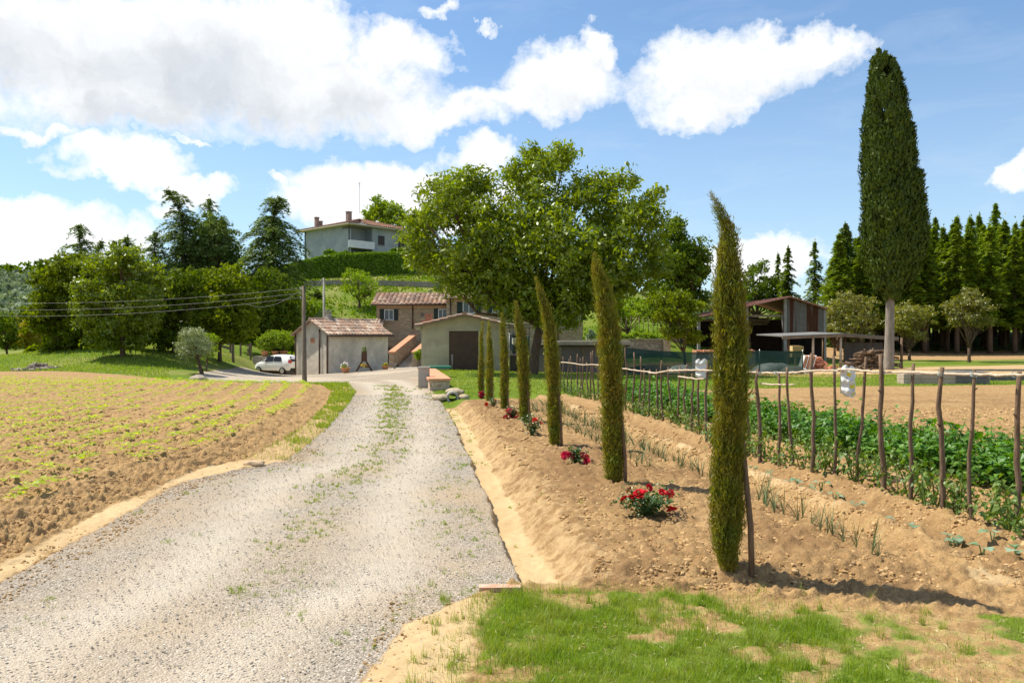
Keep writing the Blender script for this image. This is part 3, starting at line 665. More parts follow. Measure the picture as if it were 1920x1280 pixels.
# ---- conifers
def conifer_meshes(h, r, nb, seed, style='spruce', z0=.08, leaf=.22, dens=1., lean=0., mat=None):
    rng = np.random.default_rng(seed); P = []; T = []; L = []; b = MB(); Nn = []
    ax = lambda z: np.array([lean*max(0, (z/h-.72))**2*h*3.2, lean*.4*max(0, (z/h-.7))**2*h, z])
    zz = np.linspace(-.3, h, 9); b.tube([ax(z) if z > 0 else np.array([0, 0, z]) for z in zz], np.linspace(h*.016+.03, .02, 9), 8)
    for i in range(nb):
        q = (i+rng.random())/nb; z = h*(z0+(1-z0)*q**.95*.985)
        rr = r*((1-q)**(.75 if style != 'cedar' else .62))*((.62+.5*rng.random()) if style != 'cedar' else (.5+.75*rng.random())); 
        if q < .12: rr *= .65+q*3
        rr = max(rr, .12*r*(1-q)+.08); a = rng.random()*2*PI; d = np.array([math.cos(a), math.sin(a), 0])
        m = max(4, int(rr/ (leaf*.35))); s = np.linspace(.08, 1, m)
        up = {'spruce': .12*rr, 'cedar': .28*rr, 'dense': .2*rr}[style]; dr = {'spruce': .42*rr, 'cedar': .42*rr, 'dense': .15*rr}[style]
        if q > .8: up += .5*rr
        pth = ax(z)+d*(rr*s)[:, None]+np.array([0, 0, 1.])*(up*np.sin(s*PI*.7)-dr*s**2.2)[:, None]
        b.tube([pth[0], pth[m//2], pth[-1]], [.012*h*(1-q)*.35+.012, .01, .006], 4, c_=None)
        side = np.cross(d, [0, 0, 1.]); kk = int((4 if style == 'cedar' else 6)*dens)
        for j in range(kk):
            wv = rng.normal(size=m)*rr*.17*np.sin(np.clip(s*1.05, 0, 1)*PI*.92+.12)
            p = pth+side*wv[:, None]+rng.normal(size=(m, 3))*leaf*.18+np.array([0, 0, -1])*np.abs(wv)[:, None]*.25
            tt = d*.8+side*(np.sign(wv)*.8)[:, None]+rng.normal(size=(m, 3))*.3+np.array([0, 0, -.35 if style == 'cedar' else -.2])
            P.append(p); T.append(tt); L.append(leaf*(.7+.7*rng.random(m))); Nn.append(np.tile([0, 0, 1.], (m, 1))+rng.normal(size=(m, 3))*.5)
    tp = 14; P.append(ax(h*.97)+rng.normal(size=(tp, 3))*np.array([.05, .05, .03*h])); T.append(rng.normal(size=(tp, 3))*.5+[0, 0, .8]); L.append(np.full(tp, leaf)); Nn.append(rdir(tp, rng))
    P = np.concatenate(P); T = np.concatenate(T); L = np.concatenate(L); Nn = np.concatenate(Nn)
    return leafmesh('crown', P, T, Nn, L, L*(.24 if style == 'cedar' else .34), mat), b.mesh('trunk', BARK, True)
def conifer(px, pytop, Y, r, style, label, name, seed, nb=150, z0=.1, leaf=.3, dens=1., lean=0., mat=None, group=None, bx=None):
    top = W(px, pytop, Y); g = Z(top[0], Y); h = top[2]-g
    t = thing(name, (top[0], Y, g), label, 'tree', group); a, b = conifer_meshes(h, r, nb, seed, style, z0, leaf, dens, lean, mat or ML['cedar'])
    link('crown', a, t); link('trunk', b, t); return t
conifer(150, 422, 80, 3.9, 'cedar', 'cedar with sparse upper branches rising behind the leftmost trees', 'cedar_tree', 61, 130, .25, .42)
conifer(178, 452, 84, 2.6, 'cedar', 'thin leaning cedar top just right of the leftmost cedar', 'cedar_tree', 62, 90, .3, .4, lean=.35)
conifer(238, 445, 84, 3.4, 'cedar', 'low cedar top behind the tall yellow-green tree', 'cedar_tree', 63, 120, .25, .42)
conifer(290, 435, 84, 2.8, 'cedar', 'cedar just left of the tallest cedar', 'cedar_tree', 68, 110, .25, .42)
conifer(344, 356, 86, 4.6, 'cedar', 'tallest cedar with its tip bent to the left', 'cedar_tree', 64, 210, .15, .42, 1.2, lean=-.55)
conifer(392, 372, 90, 3.6, 'cedar', 'cedar top poking out of the rounded pine', 'cedar_tree', 65, 150, .2, .4)
bt(398, 600, 88, [(395, 430, 30), (420, 440, 26), (400, 470, 40), (425, 475, 26), (370, 470, 34), (400, 510, 42), (360, 510, 32), (405, 410, 20), (435, 490, 20)], 15000, .36, 'cedar', 'big rounded dark pine behind the bronze tinged tree', 'pine_tree', seed=66, rt=.3, sub=.7, group=None, asp=.4)
conifer(512, 370, 88, 5.6, 'cedar', 'layered cedar with drooping branches left of the grey villa', 'cedar_tree', 67, 260, .12, .42, 1.3, lean=.2)
conifer(1268, 406, 66, 2.6, 'cedar', 'cedar tip just above the crown of the walnut tree', 'cedar_tree', 69, 120, .3, .36)
conifer(1459, 476, 92, 1.6, 'spruce', 'slim spruce left of the two in the gap right of the barn', 'spruce_tree', 70, 110, .1, .3, mat=ML['spruce'])
conifer(1478, 464, 88, 2.1, 'spruce', 'bushy pointed spruce above the barn ridge', 'spruce_tree', 71, 150, .05, .32, 1.2, mat=ML['spruce'])
conifer(1528, 452, 86, 1.9, 'spruce', 'narrow spruce standing clear against the sky beside the barn', 'spruce_tree', 72, 150, .05, .3, 1.1, mat=ML['spruce'])
conifer(1585, 418, 80, 3.3, 'spruce', 'tall dark spruce immediately left of the big cypress', 'spruce_tree', 73, 230, .06, .34, 1.2, mat=ML['cedar'])
conifer(1557, 500, 78, 2.2, 'spruce', 'low spruce between the narrow spruce and the tall dark one', 'spruce_tree', 74, 140, .05, .32, 1., mat=ML['spruce'])
conifer(595, 543, 97, .8, 'dense', 'tiny dark cypress on the slope above the white shed', 'cypress_tree', 75, 90, .02, .2, 1., mat=ML['cyp'])
# plantation
pm = [conifer_meshes(12.5, 2.15, 150, 80+i, 'spruce', .22, .38, 1.0, 0, ML['spruce']) for i in range(4)]
rg = np.random.default_rng(9); k = 0
for r_, Y in enumerate(np.arange(73.5, 101, 3.1)):
    for X in np.arange(max(29.5, .412*Y)+.5*(r_ % 2), .70*Y+3, 2.0):
        x_, y_ = X+rg.normal()*.25, Y+rg.normal()*.3
        o = thing('fir_tree', (x_, y_, Z(x_, y_)), 'tall slim plantation fir with a bare lower trunk', 'tree', 'firs of the plantation at the right', rg.random()*6.28)
        s_ = .80+.06*((X-29)/22)*2+rg.normal()*.09+(.04 if r_ > 3 else 0); o.scale = (1.05, 1.05, s_)
        i = rg.integers(4); link('crown', pm[i][0], o); link('trunk', pm[i][1], o); k += 1
# ---- tall columnar cypress
prof = [(560, 12), (552, 45), (540, 62), (520, 88), (500, 108), (470, 124), (440, 128), (400, 126), (350, 120), (300, 106), (250, 98), (200, 82), (150, 66), (120, 50), (104, 30), (97, 8)]
ctr = [(560, 1668), (500, 1674), (440, 1676), (350, 1672), (300, 1667), (250, 1664), (200, 1662), (150, 1659), (110, 1654), (97, 1650)]
def cypress_big():
    Y = 43.; b0 = W(1666, 693, Y); b0[2] = Z(b0[0], Y); rng = np.random.default_rng(44)
    pa = np.array(prof)[::-1]; ca = np.array(ctr)[::-1]
    py = rng.uniform(97, 560, 900); w_ = np.interp(py, pa[:, 0], pa[:, 1])*.92
    keep = rng.random(900) < (w_/128)**.8; py = py[keep]; w_ = w_[keep]; a = rng.random(len(py))*2*PI
    lobe = rng.uniform(.5, 1.0, len(py)); R = w_/2/FX*Y
    cx = (np.interp(py, ca[:, 0], ca[:, 1])-CX)/FX*Y; z = CAMZ+(HY-py)/FX*Y
    lr = .5*rng.uniform(.6, 1.25, len(py))*np.clip(R/1.4, .35, 1)
    rad = np.maximum(R*(.84+.26*fbm(a*1.6, z*.55, 3, 5))-lr*.5, .05)*np.where(rng.random(len(py)) < .8, 1, .7)
    C = np.stack([cx+np.cos(a)*rad, Y+np.sin(a)*rad, z], 1)
    idx = np.repeat(np.arange(len(C)), 130); d = rdir(len(idx), rng); q = rng.random(len(idx))**.4
    P = C[idx]+d*(lr[idx]*q)[:, None]*np.array([.8, .8, 1.5]); outr = unit(P-np.stack([cx[idx], np.full(len(idx), Y), P[:, 2]], 1))
    T = outr*.5+np.array([0, 0, 1.])+rng.normal(size=P.shape)*.4; L = .24*(.6+.8*rng.random(len(P)))
    t = thing('cypress_tree', b0, 'very tall dark columnar cypress on a bare pale trunk beside the lean-to', 'tree')
    link('crown', leafmesh('crown', P-b0, T, outr+d*.6, L, L*.42, ML['cyp']), t)
    b = MB(b0); zt = CAMZ+(HY-150)/FX*Y
    b.tube([(b0[0], Y, b0[2]-.3), (b0[0], Y, b0[2]+.1), (b0[0]+.05, Y, b0[2]+1.5), (b0[0]+.1, Y, b0[2]+4.2), (b0[0]+.1, Y, b0[2]+8), (b0[0]-.1, Y, zt)], [.33, .28, .24, .21, .15, .05], 12)
    b.build('trunk', BARKG, t, True)
cypress_big()
# ---- young cypresses along the track
def young_cypress(pts, Y, n, label, sl_, seed):
    """pts: (py, px, width px) from base to tip at distance Y"""
    rng = np.random.default_rng(seed); a = np.array(pts, float)[::-1]
    yy_ = np.linspace(a[0, 0], a[-1, 0], 400); cw = np.cumsum(np.interp(yy_, a[:, 0], a[:, 2])**1.5+2); py = np.interp(rng.random(n), (cw-cw[0])/(cw[-1]-cw[0]), yy_)
    w_ = np.interp(py, a[:, 0], a[:, 2]); cxp = np.interp(py, a[:, 0], a[:, 1])
    base = W(pts[0][1], pts[0][0], Y); base[2] = Z(base[0], Y); H_ = (pts[0][0]-pts[-1][0])/FX*Y
    R = w_/2/FX*Y; th = rng.random(n)*2*PI
    zf = (pts[0][0]-py)/FX*Y
    lob = .40+.62*fbm(th*1.6+seed, zf*2.6, 4, seed, .6)+(rng.random(n) < .08)*.25
    q = rng.random(n)**.4*lob
    nspr = n//14; gi = rng.integers(0, nspr, n)          # sprays: shoots gathered round common stems
    gth = rng.random(nspr)*2*PI; gz_ = zf[rng.integers(0, n, nspr)]; th = gth[gi]+rng.normal(size=n)*.16/np.maximum(.3, 1.); zf = np.clip(gz_[gi]+rng.normal(size=n)*sl_*.9, 0, H_*.998)
    py = pts[0][0]-zf*FX/Y; w_ = np.interp(py, a[:, 0], a[:, 2]); cxp = np.interp(py, a[:, 0], a[:, 1]); R = w_/2/FX*Y
    lobg = (.30+.82*fbm(gth*2.4+seed, gz_*1.4, 4, seed, .6)+(rng.random(nspr) < .10)*.30)[gi]; q = (.25+.75*rng.random(n)**.5)*lobg*rng.uniform(.8, 1.1, nspr)[gi]
    P = np.stack([(cxp-CX)/FX*Y-base[0]+np.cos(th)*R*q, np.sin(th)*R*q, zf], 1)
    slope = np.gradient(np.interp(np.linspace(a[0, 0], a[-1, 0], 60), a[:, 0], a[:, 1])); sx = -np.interp(py, np.linspace(a[0, 0], a[-1, 0], 60), slope)/((a[-1, 0]-a[0, 0])/59)
    o = np.stack([np.cos(th), np.sin(th), 0*th], 1)
    T = np.stack([sx, 0*sx, np.ones(n)], 1)+o*rng.uniform(-.1, .5, n)[:, None]+rng.normal(size=(n, 3))*.2
    # each shoot: axis card plus short side leaflets
    Ls = sl_*(.5+.8*rng.random(n))*np.clip(w_/np.max(a[:, 2])+.35, .4, 1); Tn = unit(T)
    k = 4; off = (np.arange(k)/k)[None]*Ls[:, None]
    Pk = (P[:, None]+Tn[:, None]*off[..., None]+rng.normal(size=(n, k, 3))*sl_*.1).reshape(-1, 3)
    Tk = (Tn[:, None]+rng.normal(size=(n, k, 3))*.45).reshape(-1, 3); Lk = np.repeat(Ls, k)*.6
    t = thing('young_cypress', base, label, 'tree', 'young cypresses along the track')
    link('foliage', leafmesh('foliage', Pk, Tk, rdir(len(Pk), rng), Lk, Lk*.14, ML['young']), t)
    b = MB(); ya = np.linspace(pts[0][0], pts[-1][0]+.12*(pts[0][0]-pts[-1][0]), 9)
    cc = [((np.interp(y_, a[:, 0], a[:, 1])-CX)/FX*Y-base[0], 0, (pts[0][0]-y_)/FX*Y) for y_ in ya]; cc[0] = (cc[0][0], 0, -.1)
    b.tube(cc, np.linspace(.024, .004, 9), 6); b.build('trunk', BARK, t, True)
    # dense brown inner twigs
    return base, H_
CY = [([(1088, 1366, 46), (1040, 1362, 66), (960, 1362, 70), (850, 1368, 74), (740, 1370, 76), (640, 1370, 72), (580, 1366, 66), (530, 1366, 52), (480, 1366, 40), (450, 1362, 30), (420, 1350, 22), (400, 1340, 14), (386, 1333, 4)], 5.52, 17000,
       'nearest and tallest young cypress, its feathery tip bent left against the sky', .075),
      ([(922, 1152, 34), (880, 1150, 46), (800, 1148, 46), (700, 1147, 50), (620, 1140, 46), (560, 1130, 34), (520, 1122, 22), (494, 1116, 6)], 8.65, 11000, 'young cypress second from the camera, curving to the left in front of the walnut crown', .085),
      ([(850, 1040, 22), (820, 1040, 29), (760, 1038, 30), (680, 1034, 30), (620, 1028, 27), (580, 1020, 20), (555, 1012, 12), (536, 1005, 5)], 11.6, 7500, 'young cypress beside the single red rose bush, tip bent left', .09),
      ([(803, 983, 20), (770, 984, 23), (720, 983, 24), (670, 980, 22), (630, 975, 17), (600, 970, 11), (578, 967, 4)], 14.9, 5000, 'young cypress with a ragged left side behind the orange rose bush', .1),
      ([(776, 946, 15), (740, 946, 17), (700, 947, 17), (660, 945, 14), (630, 943, 10), (597, 941, 4)], 17.8, 3400, 'young cypress before the right corner of the garage', .11),
      ([(760, 918, 12), (730, 918, 13), (690, 919, 12), (650, 918, 9), (612, 917, 3)], 20., 2600, 'young cypress before the right jamb of the brown garage door', .12),
      ([(750, 902, 10), (720, 902, 12), (680, 903, 10), (640, 903, 7), (610, 904, 3)], 22., 2200, 'farthest young cypress, at the far end of the row', .12)]
for i, (pts, Y, n, lab, sl_) in enumerate(CY):
    base, H_ = young_cypress(pts, Y, n, lab, sl_, 90+i)
    dx = [.115, .085, .07, .06, .055, .05, .05][i]; hx = [1.25, 1.2, 1.1, 1.1, 1.1, 1.1, 1.1][i]
    b = MB((base[0]+dx, Y-.06, base[2])); x0 = base[0]+dx+.03
    b.tube([(x0+.0, Y-.06, base[2]-.15), (x0-.01, Y-.06, base[2]+.3), (x0-.05, Y-.03, base[2]+.8), (x0-.09, Y, base[2]+hx)], [.021, .02, .018, .016], 8)
    o = b.build('support_stake', WOOD, None, True, (base[0]+dx, Y-.06, base[2]))
    tag(o, 'dark support stake tied to the ' + ['nearest', 'second', 'third', 'fourth', 'fifth', 'sixth', 'farthest'][i]+' young cypress of the row', 'stake', 'support stakes of the young cypresses')
# ================================================================ materials for built things
def mat_stone(name, c1, c2, c3, sc=3.2, mortar=(.34, .28, .21)):
    m, t = newmat(name); co = t.n('ShaderNodeTexCoord').outputs['Object']
    wob = t.n('ShaderNodeTexNoise', {'Vector': co, 'Scale': 2.5}).outputs['Color']
    cw = t.n('ShaderNodeVectorMath', {0: co, 1: t.n('ShaderNodeVectorMath', {0: wob, 'Scale': .25}, operation='SCALE').outputs[0]}, operation='ADD').outputs[0]
    mp = t.n('ShaderNodeMapping', {'Vector': cw, 'Scale': (1, 1, 2.1)}).outputs[0]
    v = t.n('ShaderNodeTexVoronoi', {'Vector': mp, 'Scale': sc}); r = t.n('ShaderNodeSeparateColor', {0: v.outputs['Color']})
    e = t.n('ShaderNodeTexVoronoi', {'Vector': mp, 'Scale': sc}, feature='DISTANCE_TO_EDGE').outputs['Distance']
    c = t.mix(r.outputs[0], c1, c2); c = t.mix(t.m('GREATER_THAN', r.outputs[1], .72), c, c3)
    c = t.mix(t.mr(t.noise(co, 9, 5, .6), .3, .7, 0, .4), c, tuple(x*.6 for x in c1))
    c = t.mix(t.mr(e, .02, .07, 1, 0), c, mortar)
    bp = t.n('ShaderNodeBump', {'Height': t.mr(e, 0, .12), 'Strength': .7, 'Distance': .04}).outputs[0]
    finish(t, t.n('ShaderNodeBsdfPrincipled', {'Base Color': c, 'Roughness': .9, 'Specular IOR Level': .15, 'Normal': bp}).outputs[0]); return m
def mat_tile(name, tint=(1, 1, 1)):
    m, t = newmat(name); co = t.n('ShaderNodeTexCoord').outputs['Object']
    c = t.n('ShaderNodeVertexColor', layer_name='Col').outputs[0]
    c = t.mix(t.mr(t.noise(co, 5, 5, .65), .35, .7, 0, .7), c, (.20, .15, .11)); c = t.mix(t.mr(t.noise(co, 1.5, 5, .6), .5, .75, 0, .5), c, (.42, .38, .31))
    c = t.mix(1., c, tint, 'MULTIPLY')
    finish(t, t.n('ShaderNodeBsdfPrincipled', {'Base Color': c, 'Roughness': .85, 'Specular IOR Level': .2}).outputs[0]); return m
def mat_rust(name, base, rust, sc=1.2, lo=.45, hi=.6):
    m, t = newmat(name); co = t.n('ShaderNodeTexCoord').outputs['Object']
    mp = t.n('ShaderNodeMapping', {'Vector': co, 'Scale': (1, 1, .12)}).outputs[0]
    f = t.mr(t.noise(mp, sc, 5, .6), lo, hi); c = t.mix(f, base, rust); c = t.mix(t.mr(t.noise(co, 6, 5, .6), .3, .7, 0, .5), c, tuple(x*.6 for x in base))
    finish(t, t.n('ShaderNodeBsdfPrincipled', {'Base Color': c, 'Roughness': .7, 'Metallic': .15}).outputs[0]); return m
STONE = mat_stone('house_stone', (.40, .30, .19), (.54, .43, .29), (.44, .28, .18), 3.0)
STONEG = mat_stone('grey_stone', (.33, .29, .23), (.46, .40, .32), (.28, .24, .2), 3.6, (.25, .22, .18))
STONEB = mat_stone('brick_stone', (.55, .42, .30), (.62, .50, .36), (.5, .30, .2), 5.5, (.5, .42, .32))
TILE = mat_tile('roof_tiles'); TILEB = mat_tile('roof_tiles_brown', (.8, .75, .72))
PLW = mat_plain('white_plaster', (.64, .58, .48), .9, .14, 2., bump=.25, bscale=12, c2=(.46, .42, .35), mask=(.45, .65))
PLG = mat_plain('grey_plaster', (.46, .41, .29), .9, .14, 2., bump=.2, bscale=12, c2=(.33, .31, .23), mask=(.45, .65))
PLV = mat_plain('villa_plaster', (.36, .37, .36), .9, .1, .8, bump=.15, c2=(.27, .30, .31), mask=(.42, .62))
WHITE = mat_plain('white_render', (.72, .70, .66), .8, .08, 2)
TERR = mat_plain('terracotta', (.62, .27, .13), .8, .18, 7, c2=(.50, .28, .18))
DOORB = mat_plain('brown_metal_door', (.085, .05, .035), .6, .15, 3)
SHUT = mat_plain('shutter_green', (.022, .035, .028), .6, .2, 5); SHUTB = mat_plain('shutter_brown', (.06, .045, .045), .7, .2, 5)
GUT = mat_plain('brown_gutter', (.10, .06, .045), .5, .15, 5, .3)
CONC = mat_plain('concrete', (.40, .37, .32), .92, .15, 3, bump=.3, c2=(.28, .25, .21)); CONCD = mat_plain('dark_concrete', (.16, .15, .14), .9, .2, 3)
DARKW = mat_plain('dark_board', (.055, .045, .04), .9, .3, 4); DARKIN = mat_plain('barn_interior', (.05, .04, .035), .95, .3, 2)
METG = mat_plain('grey_metal', (.32, .33, .34), .45, .15, 4, .7); ROOFM = mat_rust('brown_sheet_roof', (.34, .155, .11), (.50, .38, .30), 1.5, .5, .75)
def mat_stripes(name, a, b):
    m, t = newmat(name); co = t.n('ShaderNodeTexCoord').outputs['Object']; mp = t.n('ShaderNodeMapping', {'Vector': co, 'Scale': (1, .0, .05)}).outputs[0]
    f = t.mr(t.noise(mp, 2.6, 2, .5), .55, .60); f2 = t.mr(t.noise(mp, 9, 2, .5), .4, .6, 0, .6); c = t.mix(f2, a, tuple(x*.72 for x in a)); c = t.mix(f, c, b); c = t.mix(t.mr(t.noise(co, 3, 5, .6), .4, .7, 0, .35), c, (.22, .13, .08))
    finish(t, t.n('ShaderNodeBsdfPrincipled', {'Base Color': c, 'Roughness': .6, 'Metallic': .1}).outputs[0]); return m
SHEET = mat_stripes('grey_rusty_sheet', (.40, .39, .38), (.20, .085, .05)); WOODF = mat_plain('grey_board', (.24, .19, .14), .9, .25, 6, c2=(.16, .12, .09))
BRICKT = mat_plain('brick_red', (.58, .25, .15), .85, .2, 8); GLASS = None
def mat_glass(name, c, tint=.0):
    m, t = newmat(name); finish(t, t.n('ShaderNodeBsdfPrincipled', {'Base Color': col4(c), 'Roughness': .06, 'Specular IOR Level': .8}).outputs[0]); return m
GLASS = mat_glass('window_glass', (.02, .025, .03))

TILEC = np.array([(.50, .30, .20), (.42, .25, .17), (.56, .40, .29), (.36, .23, .17), (.60, .47, .36), (.30, .21, .16)])
def tile_roof(p00, p10, p01, p11, pitch=.24, row=.42, seed=0, amp=.055, thick=.09):
    """barrel tiles: p00-p10 eave, p01-p11 ridge"""
    rng = np.random.default_rng(seed); p00, p10, p01, p11 = [np.asarray(p, float) for p in (p00, p10, p01, p11)]
    wdt = np.linalg.norm(p10-p00); hgt = np.linalg.norm(p01-p00); nc = max(2, int(wdt/pitch)); nr = max(2, int(hgt/row)); k = 6
    nrm = unit(np.cross(p10-p00, p01-p00)); 
    if nrm[2] < 0: nrm = -nrm
    U = np.linspace(0, 1, nc*k+1); mb = MB()
    prof = np.abs(np.sin(np.arange(nc*k+1)/k*PI))*amp*1.0
    pal = TILEC[rng.integers(0, 6, (nr, nc))]*rng.uniform(.8, 1.2, (nr, nc, 1))
    for r in range(nr):
        v0 = r/nr; v1 = (r+1.0)/nr
        jit = np.repeat(rng.normal(size=nc)*.006, k); jit = np.append(jit, 0)
        def rowp(v, lift): return (p00*(1-v)+p01*v)[None]*(1-U)[:, None]+(p10*(1-v)+p11*v)[None]*U[:, None]+nrm[None]*(prof+lift+jit)[:, None]
        A = rowp(v0, .035); B = rowp(v1, .0); A0 = rowp(v0, .0) if r else rowp(v0, -thick)
        n = len(U); V = np.concatenate([A0, A, B]); i = np.arange(n-1)
        cc = pal[r][(i//k)]
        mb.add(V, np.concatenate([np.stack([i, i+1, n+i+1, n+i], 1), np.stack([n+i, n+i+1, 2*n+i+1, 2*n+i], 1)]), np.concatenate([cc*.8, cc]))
    # underside and verge boards
    q = [p00, p10, p11, p01]; lo = [a-nrm*thick for a in q]; V = np.array(lo+q)
    mb.add(V, [[3, 2, 1, 0], [0, 1, 5, 4], [1, 2, 6, 5], [2, 3, 7, 6], [3, 0, 4, 7]], (.30, .2, .15))
    return mb
def ridge_caps(mb, a, b, r=.12, seed=0):
    a = np.asarray(a, float); b = np.asarray(b, float); n = max(2, int(np.linalg.norm(b-a)/.42)); rng = np.random.default_rng(seed)
    for i in range(n):
        p, q = a+(b-a)*i/n, a+(b-a)*(i+1.08)/n
        mb.tube([p+[0, 0, rng.normal()*.006], q], [r, r*.85], 8, True, TILEC[rng.integers(6)]*1.1)

class Frame:
    """local frame on the ground: origin, x along u, y along v (away), vertical z"""
    def __init__(s, o, ang): s.o = np.asarray(o, float); s.c, s.s = math.cos(ang), math.sin(ang); s.a = ang
    def p(s, x, y, z): return s.o+np.array([x*s.c-y*s.s, x*s.s+y*s.c, z])
def window(parent, fr, x, y, z, w, h, shut=SHUT, openw=True, face=0, shutters=True, closed=False, sill=True):
    """on a wall whose outside is local -y (face 0) or -x (face 1); (x,y,z) = centre of the opening on the wall plane"""
    def L(a, b, c): return fr.p(x+a, y-b, z+c) if face == 0 else fr.p(x-b, y-a, z+c)
    rz = fr.a if face == 0 else fr.a-PI/2
    o = np.array(parent.location)
    f = MB(o)
    for sx in (-1, 1): f.box(L(sx*(w/2-.03), .03, 0), (.06, .07, h), rz)
    for sz in (-1, 1): f.box(L(0, .032, sz*(h/2-.03)), (w-.12, .066, .06), rz)
    f.box(L(0, .028, 0), (.05, .05, h-.12), rz)
    wn = f.build('window', WHITE if shut is SHUT else SHUTB, parent)
    g = MB(o); g.box(L(0, .008, 0), (w-.1, .03, h-.1), rz); g.build('pane', GLASS, wn)
    if shutters:
        for sx in ((-1, 1)):
            m = MB(o)
            if closed:
                m.box(L(sx*w/4, .075, 0), (w/2-.02, .04, h), rz)
                for k in range(int(h/.12)): m.box(L(sx*w/4, .1, -h/2+.09+k*.12), (w/2-.12, .02, .05), rz)
            else:
                m.box(L(sx*(w*.5+w*.24), .05, 0), (w*.46, .05, h+.06), rz)
                for k in range(int(h/.12)): m.box(L(sx*(w*.5+w*.24), .08, -h/2+.09+k*.12), (w*.36, .02, .05), rz)
            m.build('shutter', shut, wn)
    if sill:
        m = MB(o); m.box(L(0, .07, -h/2-.05), (w+.2, .16, .07), rz); m.build('sill', CONC, wn)
    return wn
def pipe(parent, pts, r=.045, name='drainpipe', mat=None):
    m = MB(parent.location); m.tube(pts, r, 8); return m.build(name, mat or GUT, parent, True)
def walls_gable(fr, w, d, h, hr, ridge='x', base=-.8):
    """box w x d, eave height h, ridge hr; ridge along local x or y; closed solid"""
    if ridge == 'x':
        pr = [(0, 0, base), (0, d, base), (0, d, h), (0, d/2, hr), (0, 0, h)]; ex = lambda p: (w, p[1], p[2])
    else:
        pr = [(0, 0, base), (w, 0, base), (w, 0, h), (w/2, 0, hr), (0, 0, h)]; ex = lambda p: (p[0], d, p[2])
    A = [fr.p(*p) for p in pr]; B = [fr.p(*ex(p)) for p in pr]; k = 5
    return A+B, [list(range(k))[::-1], list(range(k, 2*k))]+[[i, (i+1) % k, k+(i+1) % k, k+i] for i in range(k)]

# ---------------------------------------------------------------- garage
def garage():
    Y = 45.; o = W(790, 697, Y); o[2] = -.17
    fr = Frame(o, 0.); w = (945-790)/FX*Y+.2; d = 6.5; h = CAMZ+(HY-611)/FX*Y-o[2]; hr = CAMZ+(HY-592)/FX*Y-o[2]
    t = thing('garage', o, 'small grey plastered garage with a low gable roof of red tiles and a brown door', 'garage')
    m = MB(o); V, F = walls_gable(fr, w, d, h, hr, 'y'); m.add(V, F)
    m.box(fr.p(w/2-.6+.55, -.02, 1.2), (1.9, .03, 2.6)) if False else None
    m.build('wall', PLG, t)
    ov = .32
    def side(sx):
        xe = -ov if sx < 0 else w+ov; sl = (hr-h)/(w/2); ze = h-sl*ov
        a, b = fr.p(xe, -.35, ze+.1), fr.p(xe, d+.2, ze+.1); c, e = fr.p(w/2, -.35, hr+.1), fr.p(w/2, d+.2, hr+.1)
        return tile_roof(a, b, c, e, seed=int(2+sx))
    m = side(-1); m2 = side(1)
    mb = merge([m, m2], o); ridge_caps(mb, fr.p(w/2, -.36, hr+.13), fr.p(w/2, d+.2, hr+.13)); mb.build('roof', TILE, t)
    x0 = (842-CX)/FX*Y-o[0]; x1 = (897-CX)/FX*Y-o[0]; zt = CAMZ+(HY-620)/FX*Y-o[2]
    g = MB(o); g.box(fr.p((x0+x1)/2, -.025, zt/2-.02), (x1-x0, .05, zt)); 
    for k in range(14): g.box(fr.p((x0+x1)/2, -.052, .1+k*zt/14.5), (x1-x0-.06, .012, zt/14.5-.03))
    g.build('garage_door', DOORB, t)
    f = MB(o)
    for xx in (x0-.05, x1+.05): f.box(fr.p(xx, -.035, zt/2), (.1, .07, zt))
    f.box(fr.p((x0+x1)/2, -.036, zt+.05), (x1-x0+.2, .072, .1)); f.build('door_frame', PLG, t)
    for i, (a, b) in enumerate((((0-.16), h-.1), ((w+.16), h-.1))):
        p = MB(o); p.box(fr.p(a, .0, b-.02), (.3, .25, .2)); p.build('corner_bracket', PLG, t)
    pipe(t, [fr.p(w*.36, -.05, .05), fr.p(w*.36, -.05, .95)], .05, 'standpipe', CONC)
def merge(lst, o):
    r = MB(o)
    for q in lst:
        off = r.n
        r.V += q.V; r.n += q.n; r.hasc = r.hasc or q.hasc
        for k, v in q.F.items():
            r.F.setdefault(k, []).extend([f+off for f in v]); r.C.setdefault(k, []).extend(q.C[k])
    return r
garage()
